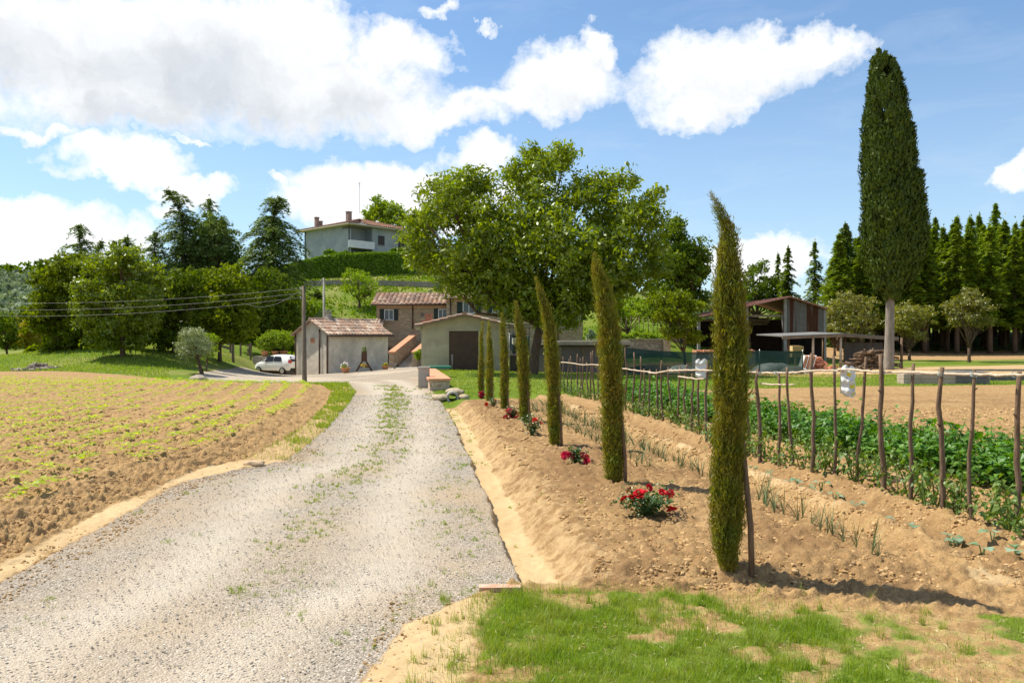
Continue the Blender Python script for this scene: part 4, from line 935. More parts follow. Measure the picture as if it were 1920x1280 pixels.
# ---------------------------------------------------------------- white shed
def white_shed():
    cx_, cy = -12.8, 56.; dx, dy = 3.45, 4.3; ang = math.atan2(dy, dx)
    # local x along the long wall (to the right and away), local y = to the left and away (gable side on -x)
    L = math.hypot(dx, dy); o = np.array([cx_, cy, -.80]); fr = Frame(o, ang); w = 3.75; h = CAMZ+(HY-626)/FX*56-o[2]; hr = h+.95
    t = thing('white_shed', o, 'low white plastered shed with weathered tile roof behind the wooden pole', 'shed')
    m = MB(o); V, F = walls_gable(fr, L, w, h, hr, 'x'); m.add(V, F)
    m.build('wall', PLW, t)
    # pilaster recess band right of the gable (proud wall slice)
    p = MB(o); p.box(fr.p(-.03, .42, h/2-.25), (.06, .55, h+.3), ang); p.build('pilaster', PLW, t)
    ov = .3; sl = (hr-h)/(w/2)
    a = tile_roof(fr.p(-.3, -ov, h-sl*ov+.1), fr.p(L+.3, -ov, h-sl*ov+.1), fr.p(-.3, w/2, hr+.1), fr.p(L+.3, w/2, hr+.1), seed=5, pitch=.27, amp=.075)
    b = tile_roof(fr.p(-.3, w+ov, h-sl*ov+.1), fr.p(L+.3, w+ov, h-sl*ov+.1), fr.p(-.3, w/2, hr+.1), fr.p(L+.3, w/2, hr+.1), seed=6)
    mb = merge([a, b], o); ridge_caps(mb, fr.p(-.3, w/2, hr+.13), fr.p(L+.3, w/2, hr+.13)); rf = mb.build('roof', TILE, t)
    c = MB(o); c.box(fr.p(1.6, w/2+.3, hr+.25), (.4, .4, .7), ang); c.box(fr.p(1.6, w/2+.3, hr+.68), (.5, .5, .06), ang); c.box(fr.p(1.6, w/2+.3, hr+.82), (.3, .3, .1), ang); c.build('chimney', CONC, rf)
    pipe(t, [fr.p(0-.1, .02-.02, h-.15+.25), fr.p(-.1, .08, h-.1), fr.p(-.1, .1, h-.5), fr.p(-.1, .1, -.3)], .05)
    pipe(t, [fr.p(-.1, .95, h+.35), fr.p(-.1, .95, -.35)], .06)
    pipe(t, [fr.p(-.1, w-.02, h), fr.p(-.1, w-.05, -.4)], .05)
    g = MB(o); g.tube([fr.p(-.3, -ov-.08, h-sl*ov+.02), fr.p(L+.3, -ov-.08, h-sl*ov+.02)], .07, 8); g.build('gutter', GUT, t, True)
    v = MB(o); v.box(fr.p(-.02, 1.85, h-.45), (.05, .4, .32), ang); 
    for k in range(5): v.box(fr.p(-.05, 1.85, h-.57+k*.06), (.02, .36, .03), ang)
    v.build('vent_grille', TERR, t)
    k = MB(o); k.box(fr.p(L/2, -.25, -.02), (L, .5, .12), ang); k.build('plinth', CONC, t)
white_shed()
# ---------------------------------------------------------------- stone farmhouse
def farmhouse():
    Y = 72.; o = W(706, 692, Y); o[2] = -1.05; fr = Frame(o, 0.)
    X = lambda px: (px-CX)/FX*Y-o[0]
    Zp = lambda py: CAMZ+(HY-py)/FX*Y-o[2]
    t = thing('stone_farmhouse', o, 'two-storey stone farmhouse with tiled roofs and outside stairs', 'house')
    # left wing
    wl_, he, hr_ = X(838), Zp(570), Zp(553)
    m = MB(o); V, F = walls_gable(fr, wl_, 5., he, he+.9, 'x'); m.add(V, F)
    x1 = X(1092); f2 = Frame(fr.p(wl_, -.6, 0), 0.); V, F = walls_gable(f2, x1-wl_, 7.2, Zp(559), Zp(559)+1.3, 'x'); m.add(V, F)
    m.build('wall', STONE, t)
    s = (.9)/2.5
    a = tile_roof(fr.p(-.45, -.5, he-.05), fr.p(wl_, -.5, he-.05), fr.p(-.45, 2.5, he+1.05), fr.p(wl_, 2.5, he+1.05), seed=11, pitch=.4, amp=.12, row=.5)
    a2 = tile_roof(fr.p(-.45, 5.5, he-.05), fr.p(wl_, 5.5, he-.05), fr.p(-.45, 2.5, he+1.05), fr.p(wl_, 2.5, he+1.05), seed=12, pitch=.4)
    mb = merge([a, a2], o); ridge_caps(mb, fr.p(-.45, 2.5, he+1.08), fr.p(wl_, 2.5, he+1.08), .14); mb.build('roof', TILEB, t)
    h2 = Zp(559)
    a = tile_roof(f2.p(-.25, -.5, h2-.05), f2.p(x1-wl_+.3, -.5, h2-.05), f2.p(-.25, 3.6, h2+1.45), f2.p(x1-wl_+.3, 3.6, h2+1.45), seed=13, pitch=.4, amp=.12, row=.5)
    a2 = tile_roof(f2.p(-.25, 7.7, h2-.05), f2.p(x1-wl_+.3, 7.7, h2-.05), f2.p(-.25, 3.6, h2+1.45), f2.p(x1-wl_+.3, 3.6, h2+1.45), seed=14, pitch=.4)
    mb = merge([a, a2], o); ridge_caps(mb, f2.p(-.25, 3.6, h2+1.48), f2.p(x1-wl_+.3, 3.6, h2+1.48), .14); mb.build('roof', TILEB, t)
    # brick cornice
    c = MB(o); c.box(fr.p(wl_/2, -.06, he-.18), (wl_-.02, .12, .34)); c.box(f2.p((x1-wl_)/2, -.06, h2-.18), (x1-wl_, .12, .34)); c.build('cornice', mat_plain('cornice_plaster', (.50, .32, .22), .9, .15, 3), t)
    window(t, fr, X(729.5), 0, Zp(590), .85, .95)
    window(t, fr, X(830), 0, Zp(589), .8, .95)
    window(t, f2, X(880)-wl_, 0, Zp(574), 1.1, 1.3)
    window(t, f2, X(934)-wl_, 0, Zp(574), 1.0, 1.2)
    window(t, f2, X(1080)-wl_, 0, Zp(590), .8, .95)
    window(t, f2, X(1020)-wl_, 0, Zp(590), .8, .95)
    pipe(t, [fr.p(X(774), -.1, he-.1), fr.p(X(774), -.1, 3.6)], .06)
    pipe(t, [f2.p(X(846)-wl_, -.1, h2-.1), f2.p(X(846)-wl_, -.1, .5)], .06)
    pipe(t, [f2.p(X(1045)-wl_, -.1, h2-.1), f2.p(X(1045)-wl_, -.1, .5)], .06)
    g = MB(o); g.tube([fr.p(-.45, -.58, he-.07), fr.p(wl_, -.58, he-.07)], .08, 8); g.tube([f2.p(-.25, -.58, h2-.07), f2.p(x1-wl_, -.58, h2-.07)], .08, 8); g.build('gutter', GUT, t, True)
    r = MB(o); r.box(fr.p(X(804), -.02, Zp(596)), (.62, .05, .75)); r.box(fr.p(X(795), -.018, Zp(606)), (.5, .04, .5)); r.build('red_plaster_patch', mat_plain('red_plaster', (.52, .20, .13), .9, .2, 3), t)
    r = MB(o); r.tube([fr.p(X(792), -.001, Zp(590)), fr.p(X(792), -.06, Zp(590))], .17, 14); r.build('round_plaque', CONCD, t)
    d = MB(o); d.box(fr.p(X(725), -.02, 1.0), (.55, .07, 1.9)); d.build('cellar_door', DARKW, t)
    ch = MB(o); ch.tube([fr.p(X(800), 2.5, he+1.0), fr.p(X(800), 2.5, he+1.45)], .05, 8); ch.build('roof_vent', METG, t)
    # lean-to extension at the left front with its own tiles
    e = Frame(fr.p(X(664), -2.2, 0), 0.); ew = X(716)-X(664); zt = Zp(607)-.35
    m = MB(o); m.box(e.p(ew/2, 1.2, zt/2-.4), (ew, 2.2, zt+.6)); ext = m.build('side_room', STONE, t)
    rr = tile_roof(e.p(-.3, -.2, zt-.1), e.p(ew+.4, -.2, zt-.1), e.p(-.0, 2.2, zt+.75), e.p(ew+.3, 2.2, zt+.75), seed=16, pitch=.3, amp=.08); q = merge([rr], o); q.build('side_roof', TILE, ext)
    # outside stairs going up and away to the right, between two brick-capped walls
    st = MB(o); n = 11; xs, xe = X(752), X(786); ys, ye = -5.2, -1.0
    for i in range(n):
        yy = ys+(ye-ys)*i/n; dxs = (1.35)*i/n
        st.box(fr.p(X(758)+.85+dxs, yy+.2, .15+.165*(i+1)/2), (1.5, .42, .165*(i+1)+.1))
    st.build('stairs', CONC, t)
    for k, (xa, top) in enumerate(((X(750), 3.1), (X(790), 2.9))):
        w_ = MB(o)
        A = [fr.p(xa-.2, ys, 0), fr.p(xa-.2, ys, 1.5), fr.p(xa+1.15, ye, 3.0), fr.p(xa+1.15, ye, 0)]
        w_.poly_prism(A, (.42, 0, 0)); sw = w_.build('stair_wall', STONE, t)
        c = MB(o); A = [fr.p(xa-.26, ys-.06, 1.5), fr.p(xa-.26, ys-.06, 1.62), fr.p(xa+1.1, ye, 3.14), fr.p(xa+1.1, ye, 3.02)]; c.poly_prism(A, (.56, 0, 0)); c.build('brick_coping', TERR, sw)
    s2 = MB(o)
    for i, (z_, yd_) in enumerate(((.13, -6.0), (.32, -5.55))): s2.box(fr.p(X(764)+.6, yd_+.2, z_-.15), (3.4-.25*i, .55, .32))
    s2.build('front_steps', CONC, t)
farmhouse()
# ---------------------------------------------------------------- villa on the hill
def villa():
    Y = 125.; # nearest corner at the loggia (px ~654)
    c0 = W(656, 478, Y); c0[2] = 13.2; th = math.radians(33)
    fr = Frame(c0, math.radians(48)); base = 0; H = CAMZ+(HY-419)/FX*Y-c0[2]
    # local x: right facade running right and away; local y: left facade running left and away
    Wr, Wl = 14.0, 12.3
    t = thing('hilltop_villa', c0, 'grey two-storey villa with a hipped roof and balcony on the hilltop', 'house')
    m = MB(c0); m.poly_prism([fr.p(4.4, 0, -2), fr.p(Wr, 0, -2), fr.p(Wr, Wl, -2), fr.p(0, Wl, -2), fr.p(0, 0, -2), fr.p(0, 0, -1.0)][:4]+[fr.p(0, 2.0, -2), fr.p(4.4, 2.0, -2)], (0, 0, H+2))
    m.box(fr.p(2.2, 1.0, 2.95), (4.4, 2.0, .25), fr.a); m.box(fr.p(.12, 1.0, 1.4), (.24, 1.98, 2.85), fr.a); m.box(fr.p(.12, 1.0, 4.4), (.24, 1.98, 2.6), fr.a)
    m.build('wall', PLV, t)
    b = MB(c0); b.box(fr.p(2.15, -.42, 3.3), (4.7, .12, 1.15), fr.a); b.box(fr.p(-.14, -.1, 3.3), (.12, .66, 1.15), fr.a); b.box(fr.p(2.15, .0, 2.76), (4.7, .9, .14), fr.a); b.box(fr.p(4.44, -.2, 3.3), (.12, .4, 1.15), fr.a); b.build('balcony', WHITE, t)
    ov = 1.1; ze = H-.05; A = [fr.p(-ov, -ov, ze), fr.p(Wr+ov, -ov, ze), fr.p(Wr+ov, Wl+ov, ze), fr.p(-ov, Wl+ov, ze)]
    rz = H+2.0; R0, R1 = fr.p(Wr/2-.4, Wl/2, rz), fr.p(Wr/2+.4, Wl/2, rz)
    def hip(pa, pb, ra, rb, seed):
        rng = np.random.default_rng(seed); mb = MB(); nc = 40; nr = 16
        U = np.linspace(0, 1, nc*4+1); pr = np.abs(np.sin(np.arange(nc*4+1)/4*PI))*.09
        for r in range(nr):
            rows = []
            for v, l in ((r/nr, .05), ((r+1)/nr, 0)):
                a = pa*(1-v)+ra*v; b_ = pb*(1-v)+rb*v; rows.append(a[None]*(1-U)[:, None]+b_[None]*U[:, None]+np.array([0, 0, 1])*(pr+l)[:, None])
            n = len(U); i = np.arange(n-1); pal = TILEC[rng.integers(0, 4, nc)]*[1.05, .85, .8]
            mb.add(np.concatenate(rows), np.stack([i, i+1, n+i+1, n+i], 1), pal[i//4])
        return mb
    rf = merge([hip(A[0], A[1], R0, R1, 1), hip(A[1], A[2], R1, R1, 2), hip(A[2], A[3], R1, R0, 3), hip(A[3], A[0], R0, R0, 4)], c0)
    rf.build('roof', TILEB, t)
    e = MB(c0); e.poly_prism([a-np.array([0, 0, .2]) for a in A], (0, 0, .19)); e.build('eaves', mat_plain('eaves_board', (.50, .42, .30), .9, .1, 3), t)
    for (x, y, h_, w_) in ((.4, 9.5, 1.9, .55), (1.0, 9.2, 1.1, .4), (3.2, 4.6, 1.7, .7)):
        c = MB(c0); z0 = H+.2+min(x, y, Wr-x, Wl-y)/5.4*1.8; c.box(fr.p(x, y, z0+h_/2-.3), (w_, w_, h_), fr.a); c.box(fr.p(x, y, z0+h_-.3), (w_+.14, w_+.14, .12), fr.a); c.build('chimney', mat_plain('chimney_brick%d' % int(x*10), (.28, .2, .16), .9, .2, 4), t)
    window(t, fr, 1.0, 2.0, 4.35, .9, 2.0, SHUTB, closed=True, sill=False)
    window(t, fr, 6.2, 0, 4.35, 1.25, 1.5, SHUTB, closed=True); window(t, fr, 10.4, 0, 4.3, 1.25, 1.6, SHUTB, closed=True)
    window(t, fr, 6.2, 0, 1.15, 1.35, 1.3, SHUTB, closed=True); window(t, fr, 10.4, 0, 1.15, 1.35, 1.3, SHUTB, closed=True)
    window(t, fr, 1.6, 2.0, 1.4, 1.9, 1.9, SHUTB, closed=True, sill=False)
    window(t, fr, 0, 9.6, 1.0, 1.35, 1.5, SHUTB, face=1, closed=True)
    pipe(t, [fr.p(-.08, .12, H-.2), fr.p(-.08, .12, -1)], .07, mat=SHUT); pipe(t, [fr.p(-.08, Wl-.1, H-.2), fr.p(-.08, Wl-.1, -1)], .07, mat=SHUT)
    a = MB(c0); q = fr.p(4., 9, H+.8); q = W(674, 400, 133); a.tube([q, q+np.array([0, 0, 5.2])], .035, 6)
    for k in range(4): a.tube([q+np.array([-.5+.08*k, 0, 5.1-.22*k]), q+np.array([.5-.08*k, 0, 5.1-.22*k])], .02, 5)
    a.tube([q+np.array([0, -.5, 4.9]), q+np.array([0, .7, 4.9])], .02, 5); a.build('antenna', METG, t)
villa()
# hedge and low terrace wall
def hedge():
    rng = np.random.default_rng(3); path = [(-33, 113.5), (-28, 113.8), (-22, 114.2), (-16, 115), (-10, 117), (-5, 119)]
    pa = np.array(path); s = np.linspace(0, 1, 60); X = np.interp(s, np.linspace(0, 1, len(pa)), pa[:, 0]); Yv = np.interp(s, np.linspace(0, 1, len(pa)), pa[:, 1])
    tops = np.interp((X/Yv)*FX+CX, [520, 560, 620, 700, 800, 950], [505, 492, 479, 475, 474, 473]); n = 30000
    i = rng.random(n)*59; x = np.interp(i, np.arange(60), X); y = np.interp(i, np.arange(60), Yv); zt = CAMZ+(HY-np.interp(i, np.arange(60), tops))/FX*y
    zb = terrain(x, y)-.2; side = rng.random(n)
    z = np.where(side < .3, zt+rng.normal(size=n)*.08, zb+(zt-zb)*rng.random(n)); yy = y+np.where(side < .3, rng.uniform(-.7, .7, n), np.where(side < .85, -.75, .75)+rng.normal(size=n)*.12)+.15*np.sin(x*2.1)
    P = np.stack([x, yy, z], 1); out = np.where((side < .3)[:, None], [[0, 0, 1.]], [[0, -1., .2]]); T = rdir(n, rng); L = .30*(.6+.8*rng.random(n))
    c = np.array([-18, 115, 11.])
    t = thing('hedge', c, 'long clipped green hedge along the hilltop below the villa', 'hedge')
    link('foliage', leafmesh('foliage', P-c, T, out+rdir(n, rng)*.6, L, L*.7, ML['hedge']), t)
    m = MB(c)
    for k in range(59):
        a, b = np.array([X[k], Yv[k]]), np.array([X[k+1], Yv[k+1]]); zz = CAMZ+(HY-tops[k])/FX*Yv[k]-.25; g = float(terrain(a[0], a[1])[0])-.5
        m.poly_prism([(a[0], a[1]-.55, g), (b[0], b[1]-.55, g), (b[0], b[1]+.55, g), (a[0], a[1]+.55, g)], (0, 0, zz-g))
    m.build('stems', ML['dark'], t)  # solid core in darker leaf colour, added inside to block light through the foliage
hedge()
def terrace():
    pts = [(570, 531, 106), (640, 530, 106), (700, 528, 106.2), (760, 532, 106), (830, 540, 105), (900, 545, 104)]
    o = W(700, 528, 106); t = thing('terrace_wall', o, 'low stone terrace wall crossing the grassy hillside', 'wall'); m = MB(o)
    P = []
    for px, py, Y in pts: p = W(px, py, Y); P.append(p)
    for a, b in zip(P[:-1], P[1:]):
        ga, gb = Z(a[0], a[1]), Z(b[0], b[1]); A = [np.array([a[0], a[1], ga-.4]), np.array([b[0], b[1], gb-.4]), np.array([b[0], b[1], gb+.75]), np.array([a[0], a[1], ga+.75])]
        m.poly_prism(A, (0, .5, 0))
    m.build('stonework', STONEG, t)
terrace()
# shrubs by the villa
for i, (px, py, r, Y, l) in enumerate([(620, 472, 7, 117.5, 'bushy olive shrub before the left wall of the villa'), (648, 474, 6, 118, 'low shrub under the villa balcony'), (745, 468, 7, 120, 'green shrub at the right front of the villa')]):
    b = W(px, 482, Y); b[2] = Z(b[0], b[1])
    broad_tree('shrub', b, pxclumps([(px, py, r), (px-8, py+2, r*.8), (px+8, py+2, r*.8)], Y, .8, 60+i, 2), 1400, .22, ML['hedge'], l, 'shrub', None, rt=.05, sub=.3, seed=60+i, nl=4)

# ---------------------------------------------------------------- barn, lean-to, long shed
def barn():
    Y = 58.; X = lambda px: (px-CX)/FX*Y
    Zp = lambda py: CAMZ+(HY-py)/FX*Y
    o = np.array([X(1400), Y, -.45]); g = -.45
    t = thing('open_barn', o, 'open-fronted barn with a rust-brown sheet roof and grey sheet cladding', 'barn')
    xl, xa, xr_ = X(1305), X(1478), X(1549); zl, za, zr = Zp(594), Zp(556), Zp(579); D = 9.
    m = MB(o)
    def slope(x0, z0, x1, z1, dz=0):
        n = 40; U = np.linspace(0, 1, n*2+1); V = []
        for yy in (-.5, D):
            zz = z0+(z1-z0)*U; V.append(np.stack([x0+(x1-x0)*U, np.full(len(U), Y+yy), zz+dz*0], 1))
        for yy in (-.5, D):
            zz = z0+(z1-z0)*U-.07; V.append(np.stack([x0+(x1-x0)*U, np.full(len(U), Y+yy), zz], 1))
        V = np.concatenate(V); q = len(U); i = np.arange(q-1)
        m.add(V, np.concatenate([np.stack([i, i+1, q+i+1, q+i], 1), np.stack([2*q+i, 3*q+i, 3*q+i+1, 2*q+i+1], 1), np.stack([i, 2*q+i, 2*q+i+1, i+1], 1)]))
        for k in range(int(D/.5)): m.box(((x0+x1)/2, Y-.3+k*.5, (z0+z1)/2+.03), (abs(x1-x0)/math.cos(math.atan2(abs(z1-z0), abs(x1-x0))), .05, .04), 0, tilt=('y', -math.atan2(z1-z0, x1-x0)))
    slope(xl, zl, xa, za); slope(xa, za, xr_, zr); m.build('roof', ROOFM, t)
    c = MB(o); xc = X(1475); n = 46; U = np.linspace(0, 1, n*4+1); xs = xc+(X(1546)-xc)*U
    tops = np.where(xs < xa, za-.12, za+(zr-za)*(xs-xa)/(xr_-xa)-.12); yy = Y+.04*np.sin(np.arange(len(U))*PI/2)
    zb = Zp(632); V = np.concatenate([np.stack([xs, yy, np.full(len(xs), zb)], 1), np.stack([xs, yy, tops], 1)]); q = len(U); i = np.arange(q-1); c.add(V, np.stack([i, i+1, q+i+1, q+i], 1))
    V2 = V+[0, .05, 0]; c.add(V2, np.stack([i, q+i, q+i+1, i+1], 1)); c.build('sheet_cladding', SHEET, t)
    p = MB(o)
    for px in (1310, 1352, 1400, 1472, 1546):
        x = X(px); zt = (zl+(za-zl)*(x-xl)/(xa-xl) if x < xa else za+(zr-za)*(x-xa)/(xr_-xa))-.1
        for yy in (0, D-.2): 
            q = MB(o); q.box((x, Y+yy, (g-.3+zt)/2), (.2, .2, zt-g+.3)); q.build('post', mat_post, t)
    b = MB(o); b.box((X(1390), Y+.15, Zp(592)), (X(1475)-X(1305), .12, .16)); b.build('beam', WOODF, t); b = MB(o); b.box((X(1390), Y+4, Zp(598)), (X(1475)-X(1305), .12, .16)); b.build('beam', WOODF, t)
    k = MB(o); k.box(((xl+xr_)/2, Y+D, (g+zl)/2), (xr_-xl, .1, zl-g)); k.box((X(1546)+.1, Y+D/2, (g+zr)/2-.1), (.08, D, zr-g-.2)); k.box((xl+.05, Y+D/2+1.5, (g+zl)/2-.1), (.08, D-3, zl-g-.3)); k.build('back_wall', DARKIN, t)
    s = MB(o)
    for i_ in range(5): s.box((X(1440)+.1*i_, Y+5, Zp(606)+i_*.12), (2.8, .9, .1), .05*i_)
    tag(s.build('stored_planks', WOODF, None, loc=o), 'stack of grey planks stored up inside the open barn', 'planks')
mat_post = mat_plain('grey_post', (.26, .25, .24), .85, .2, 4)
barn()
def lean_to():
    Y = 46.; X = lambda px, y=46.: (px-CX)/FX*y
    Zp = lambda py, y=46.: CAMZ+(HY-py)/FX*y
    g = -.1; o = np.array([X(1575), Y, g])
    t = thing('lean_to', o, 'low flat-roofed lean-to on wooden posts beside the tall cypress', 'shed')
    m = MB(o)
    A = [(X(1468), Y, Zp(631.5)), (X(1578), Y-.5, Zp(627)), (X(1690), Y+.3, Zp(634))]
    for a, b in zip(A[:-1], A[1:]):
        m.poly_prism([a, b, (b[0], b[1]+5, b[2]+.12), (a[0], a[1]+5, a[2]+.12)], (0, 0, .07))
    m.build('roof', METG if False else mat_plain('grey_roof_sheet', (.17, .165, .15), .6, .2, 3), t)
    f = MB(o)
    for a, b in zip(A[:-1], A[1:]): f.bar(np.array(a)+[0, .1, -.07], np.array(b)+[0, .1, -.07], .12)
    f.build('beam', WOODF, t)
    for i, (px, y) in enumerate(((1524, 46), (1576, 45.8), (1543, 50.5), (1583, 50.5), (1632, 50), (1478, 47), (1690, 46.6))):
        q = MB(o); zt = {0: Zp(629.5), 1: Zp(627.5)}.get(i, Zp(632)); x = X(px, y); q.tube([(x, y, g-.3), (x+.02, y, zt-.02)], [.08, .065], 8); q.build('post', PEEL if i < 2 else WOOD, t, True)
    w = MB(o); n = 60; U = np.linspace(0, 1, n*4+1); y = 47.5; xs = X(1584, y)+(X(1655, y)-X(1584, y))*U; yy = y+.03*np.sin(np.arange(len(U))*PI/2); V = np.concatenate([np.stack([xs, yy, np.full(len(xs), g-.1)], 1), np.stack([xs, yy, np.full(len(xs), Zp(642, y))], 1)]); q = len(U); i = np.arange(q-1)
    w.add(V, np.stack([i, i+1, q+i+1, q+i], 1)); w.add(V+[0, .04, 0], np.stack([i, q+i, q+i+1, i+1], 1)); w.build('sheet_wall', SHEET, t)
lean_to()
def heap(name, c, n, size, spread, mat, label, cat, seed, shape='box', piece=None, ordered=False):
    """a pile of pieces as one object"""
    rng = np.random.default_rng(seed); m = MB(c); c = np.asarray(c, float)
    for i in range(n):
        q = i/n; p = c+np.array([rng.normal()*spread[0]*(1-q*.6), rng.normal()*spread[1]*(1-q*.6), size[2]*.4+q*spread[2]]); s_ = np.array(size)*rng.uniform(.7, 1.2)
        if shape == 'box': m.box(p, s_, rng.random()*3, tilt=('x', rng.normal()*.35))
        else:
            d = rdir(1, rng)[0]*np.array([1, .6, .25]); m.tube([p-d*s_[0]/2, p+d*s_[0]/2*.9], [s_[1]/2, s_[1]/2*.8], 7)
    o = m.build(name, mat, None, shape != 'box', c); return tag(o, label, cat)
gl = lambda px, py, Y: (lambda p: np.array([p[0], p[1], Z(p[0], p[1])]))(W(px, py, Y))
def tile_stack():
    c = gl(1512, 690, 44.6); t = thing('tile_stack', c, 'slanted stack of pale ridged tiles leaning at the left post of the lean-to', 'tiles')
    for i in range(7):
        m = MB(c); m.box(c+np.array([-.25+i*.1, 0, .42]), (.05, .55, .78), 0, tilt=('y', .3)); m.build('tile', WHITE if i % 2 == 0 else TERR, t)
tile_stack()
heap('brick_pile', gl(1535, 690, 44.8), 42, (.25, .12, .12), (.3, .2, .6), BRICKT, 'loose pile of red bricks behind the left post of the lean-to', 'bricks', 3)
heap('brick_pile', gl(1560, 690, 43.2), 16, (.24, .12, .12), (.22, .12, .15), BRICKT, 'few red bricks on the grass left of the hanging sack', 'bricks', 4)
heap('firewood_pile', gl(1640, 692, 44.4), 110, (1.3, .12, .1), (.75, .3, 1.0), WOOD, 'dark heap of cut branches under the lean-to beside the cypress trunk', 'firewood', 5, 'log')
heap('branch_heap', gl(1612, 700, 40), 30, (.9, .06, .05), (.4, .2, .2), WOOD, 'small heap of twigs on the grass right of the hanging sack', 'branches', 6, 'log')
def pallet_boards():
    c = gl(1495, 690, 52.); c[2] = 1.0
    m = MB(c)
    for i in range(3): m.box(c+np.array([0, .3*i, .0+.02*i]), (.75, .25, .34), .1); 
    m.box(c+np.array([-.05, 0, -.42]), (.8, .5, .25), .05); m.box(c+np.array([0, .3, -.85]), (.1, .1, 1.0)); m.box(c+np.array([0, .3, -.22]), (.5, .3, .08))
    tag(m.build('hay_bale_stack', mat_plain('straw', (.62, .46, .22), .95, .2, 9, bump=.5), None, loc=c), 'yellow straw blocks stacked under the lean-to roof', 'straw')
pallet_boards()
def bulk_pile(px0, px1, py, Y, label, seed):
    c = gl((px0+px1)/2, 690, Y); w = (px1-px0)/FX*Y; zt = CAMZ+(HY-py)/FX*Y; t = thing('tile_pallet', c, label, 'pallet'); rng = np.random.default_rng(seed)
    m = MB(c); m.box(c+np.array([0, 0, (zt-c[2])*.36]), (w, 1., (zt-c[2])*.72)); m.build('wrapping', mat_wrap, t)
    m = MB(c)
    for i in range(int(w/.09)):
        for j in range(3): m.box(c+np.array([-w/2+.06+i*.09, -.35+.35*j, (zt-c[2])*.72+.12+rng.normal()*.02]), (.06, .3, .26), rng.normal()*.06)
    m.build('clay_tiles', TERR, t)
mat_wrap = mat_plain('pale_plastic', (.50, .50, .49), .5, .15, 3, bump=.3, bscale=8)
bulk_pile(1301, 1338, 652, 47, 'pallet of red clay tiles in pale wrapping just left of the nearest cypress', 1)
bulk_pile(1385, 1412, 652, 47, 'pallet of red clay tiles just right of the nearest cypress', 2)
def sheet_heap(name, px, py, Y, w, h, label, seed, mat):
    c = gl(px, 700, Y); rng = np.random.default_rng(seed); n = 28; u = np.linspace(-1, 1, n); U, V_ = np.meshgrid(u, u)
    r = np.clip(1-(U**2+V_**2), 0, 1)**.6; hh = r*h*(.65+.6*fbm(U*1.7+seed, V_*1.7, 4, seed)); P = np.stack([c[0]+U*w/2, c[1]+V_*.7, c[2]-.05+hh], -1).reshape(-1, 3)
    i = np.arange(n-1)[:, None]*n+np.arange(n-1)[None]; F = np.stack([i, i+1, i+n+1, i+n], -1).reshape(-1, 4)
    tag(link(name, np_mesh(name, P-c, [F], mat, True), None, c), label, 'heap')
mat_tarp = mat_plain('pale_tarp', (.62, .62, .58), .7, .12, 3, bump=.3, c2=(.35, .36, .33))
sheet_heap('tarp_heap', 1448, 0, 40.5, 2.4, .55, 'pale crumpled tarpaulin heap behind the green netting, right of the nearest cypress', 2, mat_tarp)
sheet_heap('tarp_heap', 1278, 0, 42, 1.6, .5, 'pale grey cloth heap behind the green netting, left of the red tile pallet', 5, mat_tarp)
sheet_heap('soil_heap', 1225, 0, 43, 3.4, .55, 'dark low soil heap behind the netting below the retaining wall', 7, mat_plain('dark_soil', (.14, .10, .07), .95, .3, 5, bump=.5))
sheet_heap('rubble_heap', 1490, 0, 38.2, 1.5, .4, 'grey rubble heap at the right end of the green netting', 9, CONC)
def netting():
    m_, t_ = newmat('green_net'); co = t_.n('ShaderNodeTexCoord').outputs['Object']
    f = t_.mr(t_.noise(co, 1.2, 4, .6), .3, .7, .82, .93)
    d = t_.n('ShaderNodeBsdfDiffuse', {'Color': (.03, .065, .055, 1)}).outputs[0]; tr = t_.n('ShaderNodeBsdfTransparent', {'Color': (.85, 1, .95, 1)}).outputs[0]
    finish(t_, t_.n('ShaderNodeMixShader', {0: f, 1: tr, 2: d}).outputs[0])
    Y = 37.; pts = [(1165, 650, 36), (1195, 654, 36.2), (1240, 658, 36.4), (1300, 660, 36.6), (1360, 659, 36.8), (1425, 657, 37), (1470, 658, 37), (1506, 658, 37.2)]
    P = [W(*p) for p in pts]; o = np.array([P[3][0], P[3][1], Z(P[3][0], P[3][1])]); t = thing('net_fence', o, 'dark green shade netting fence in front of the barn', 'fence')
    V = []; 
    XS = np.linspace(0, len(P)-1, 120); Pn = np.array(P); xs = np.interp(XS, range(len(P)), Pn[:, 0]); ys = np.interp(XS, range(len(P)), Pn[:, 1]); zs = np.interp(XS, range(len(P)), Pn[:, 2])
    yb = ys+.05*np.sin(XS*5); zb = macro(xs, ys)-.02; rows = []
    for k in range(6): q = k/5; rows.append(np.stack([xs, ys+(yb-ys)*(1-q)+.03*np.sin(XS*7+k), zb+(zs-zb)*q], 1))
    V = np.concatenate(rows); n = len(xs); i = (np.arange(5)[:, None]*n+np.arange(n-1)[None]).ravel(); F = np.stack([i, i+1, i+n+1, i+n], 1)
    link('net', np_mesh('net', V-o, [F], m_, True), t)
    for j in (0, 2, 4, 5, 7): q = P[j]; b = MB(o); b.tube([(q[0], q[1]+.06, Z(q[0], q[1])-.2), (q[0], q[1]+.06, q[2]+.06)], .025, 6); b.build('post', METG if j % 2 else WOOD, t, True)
netting()
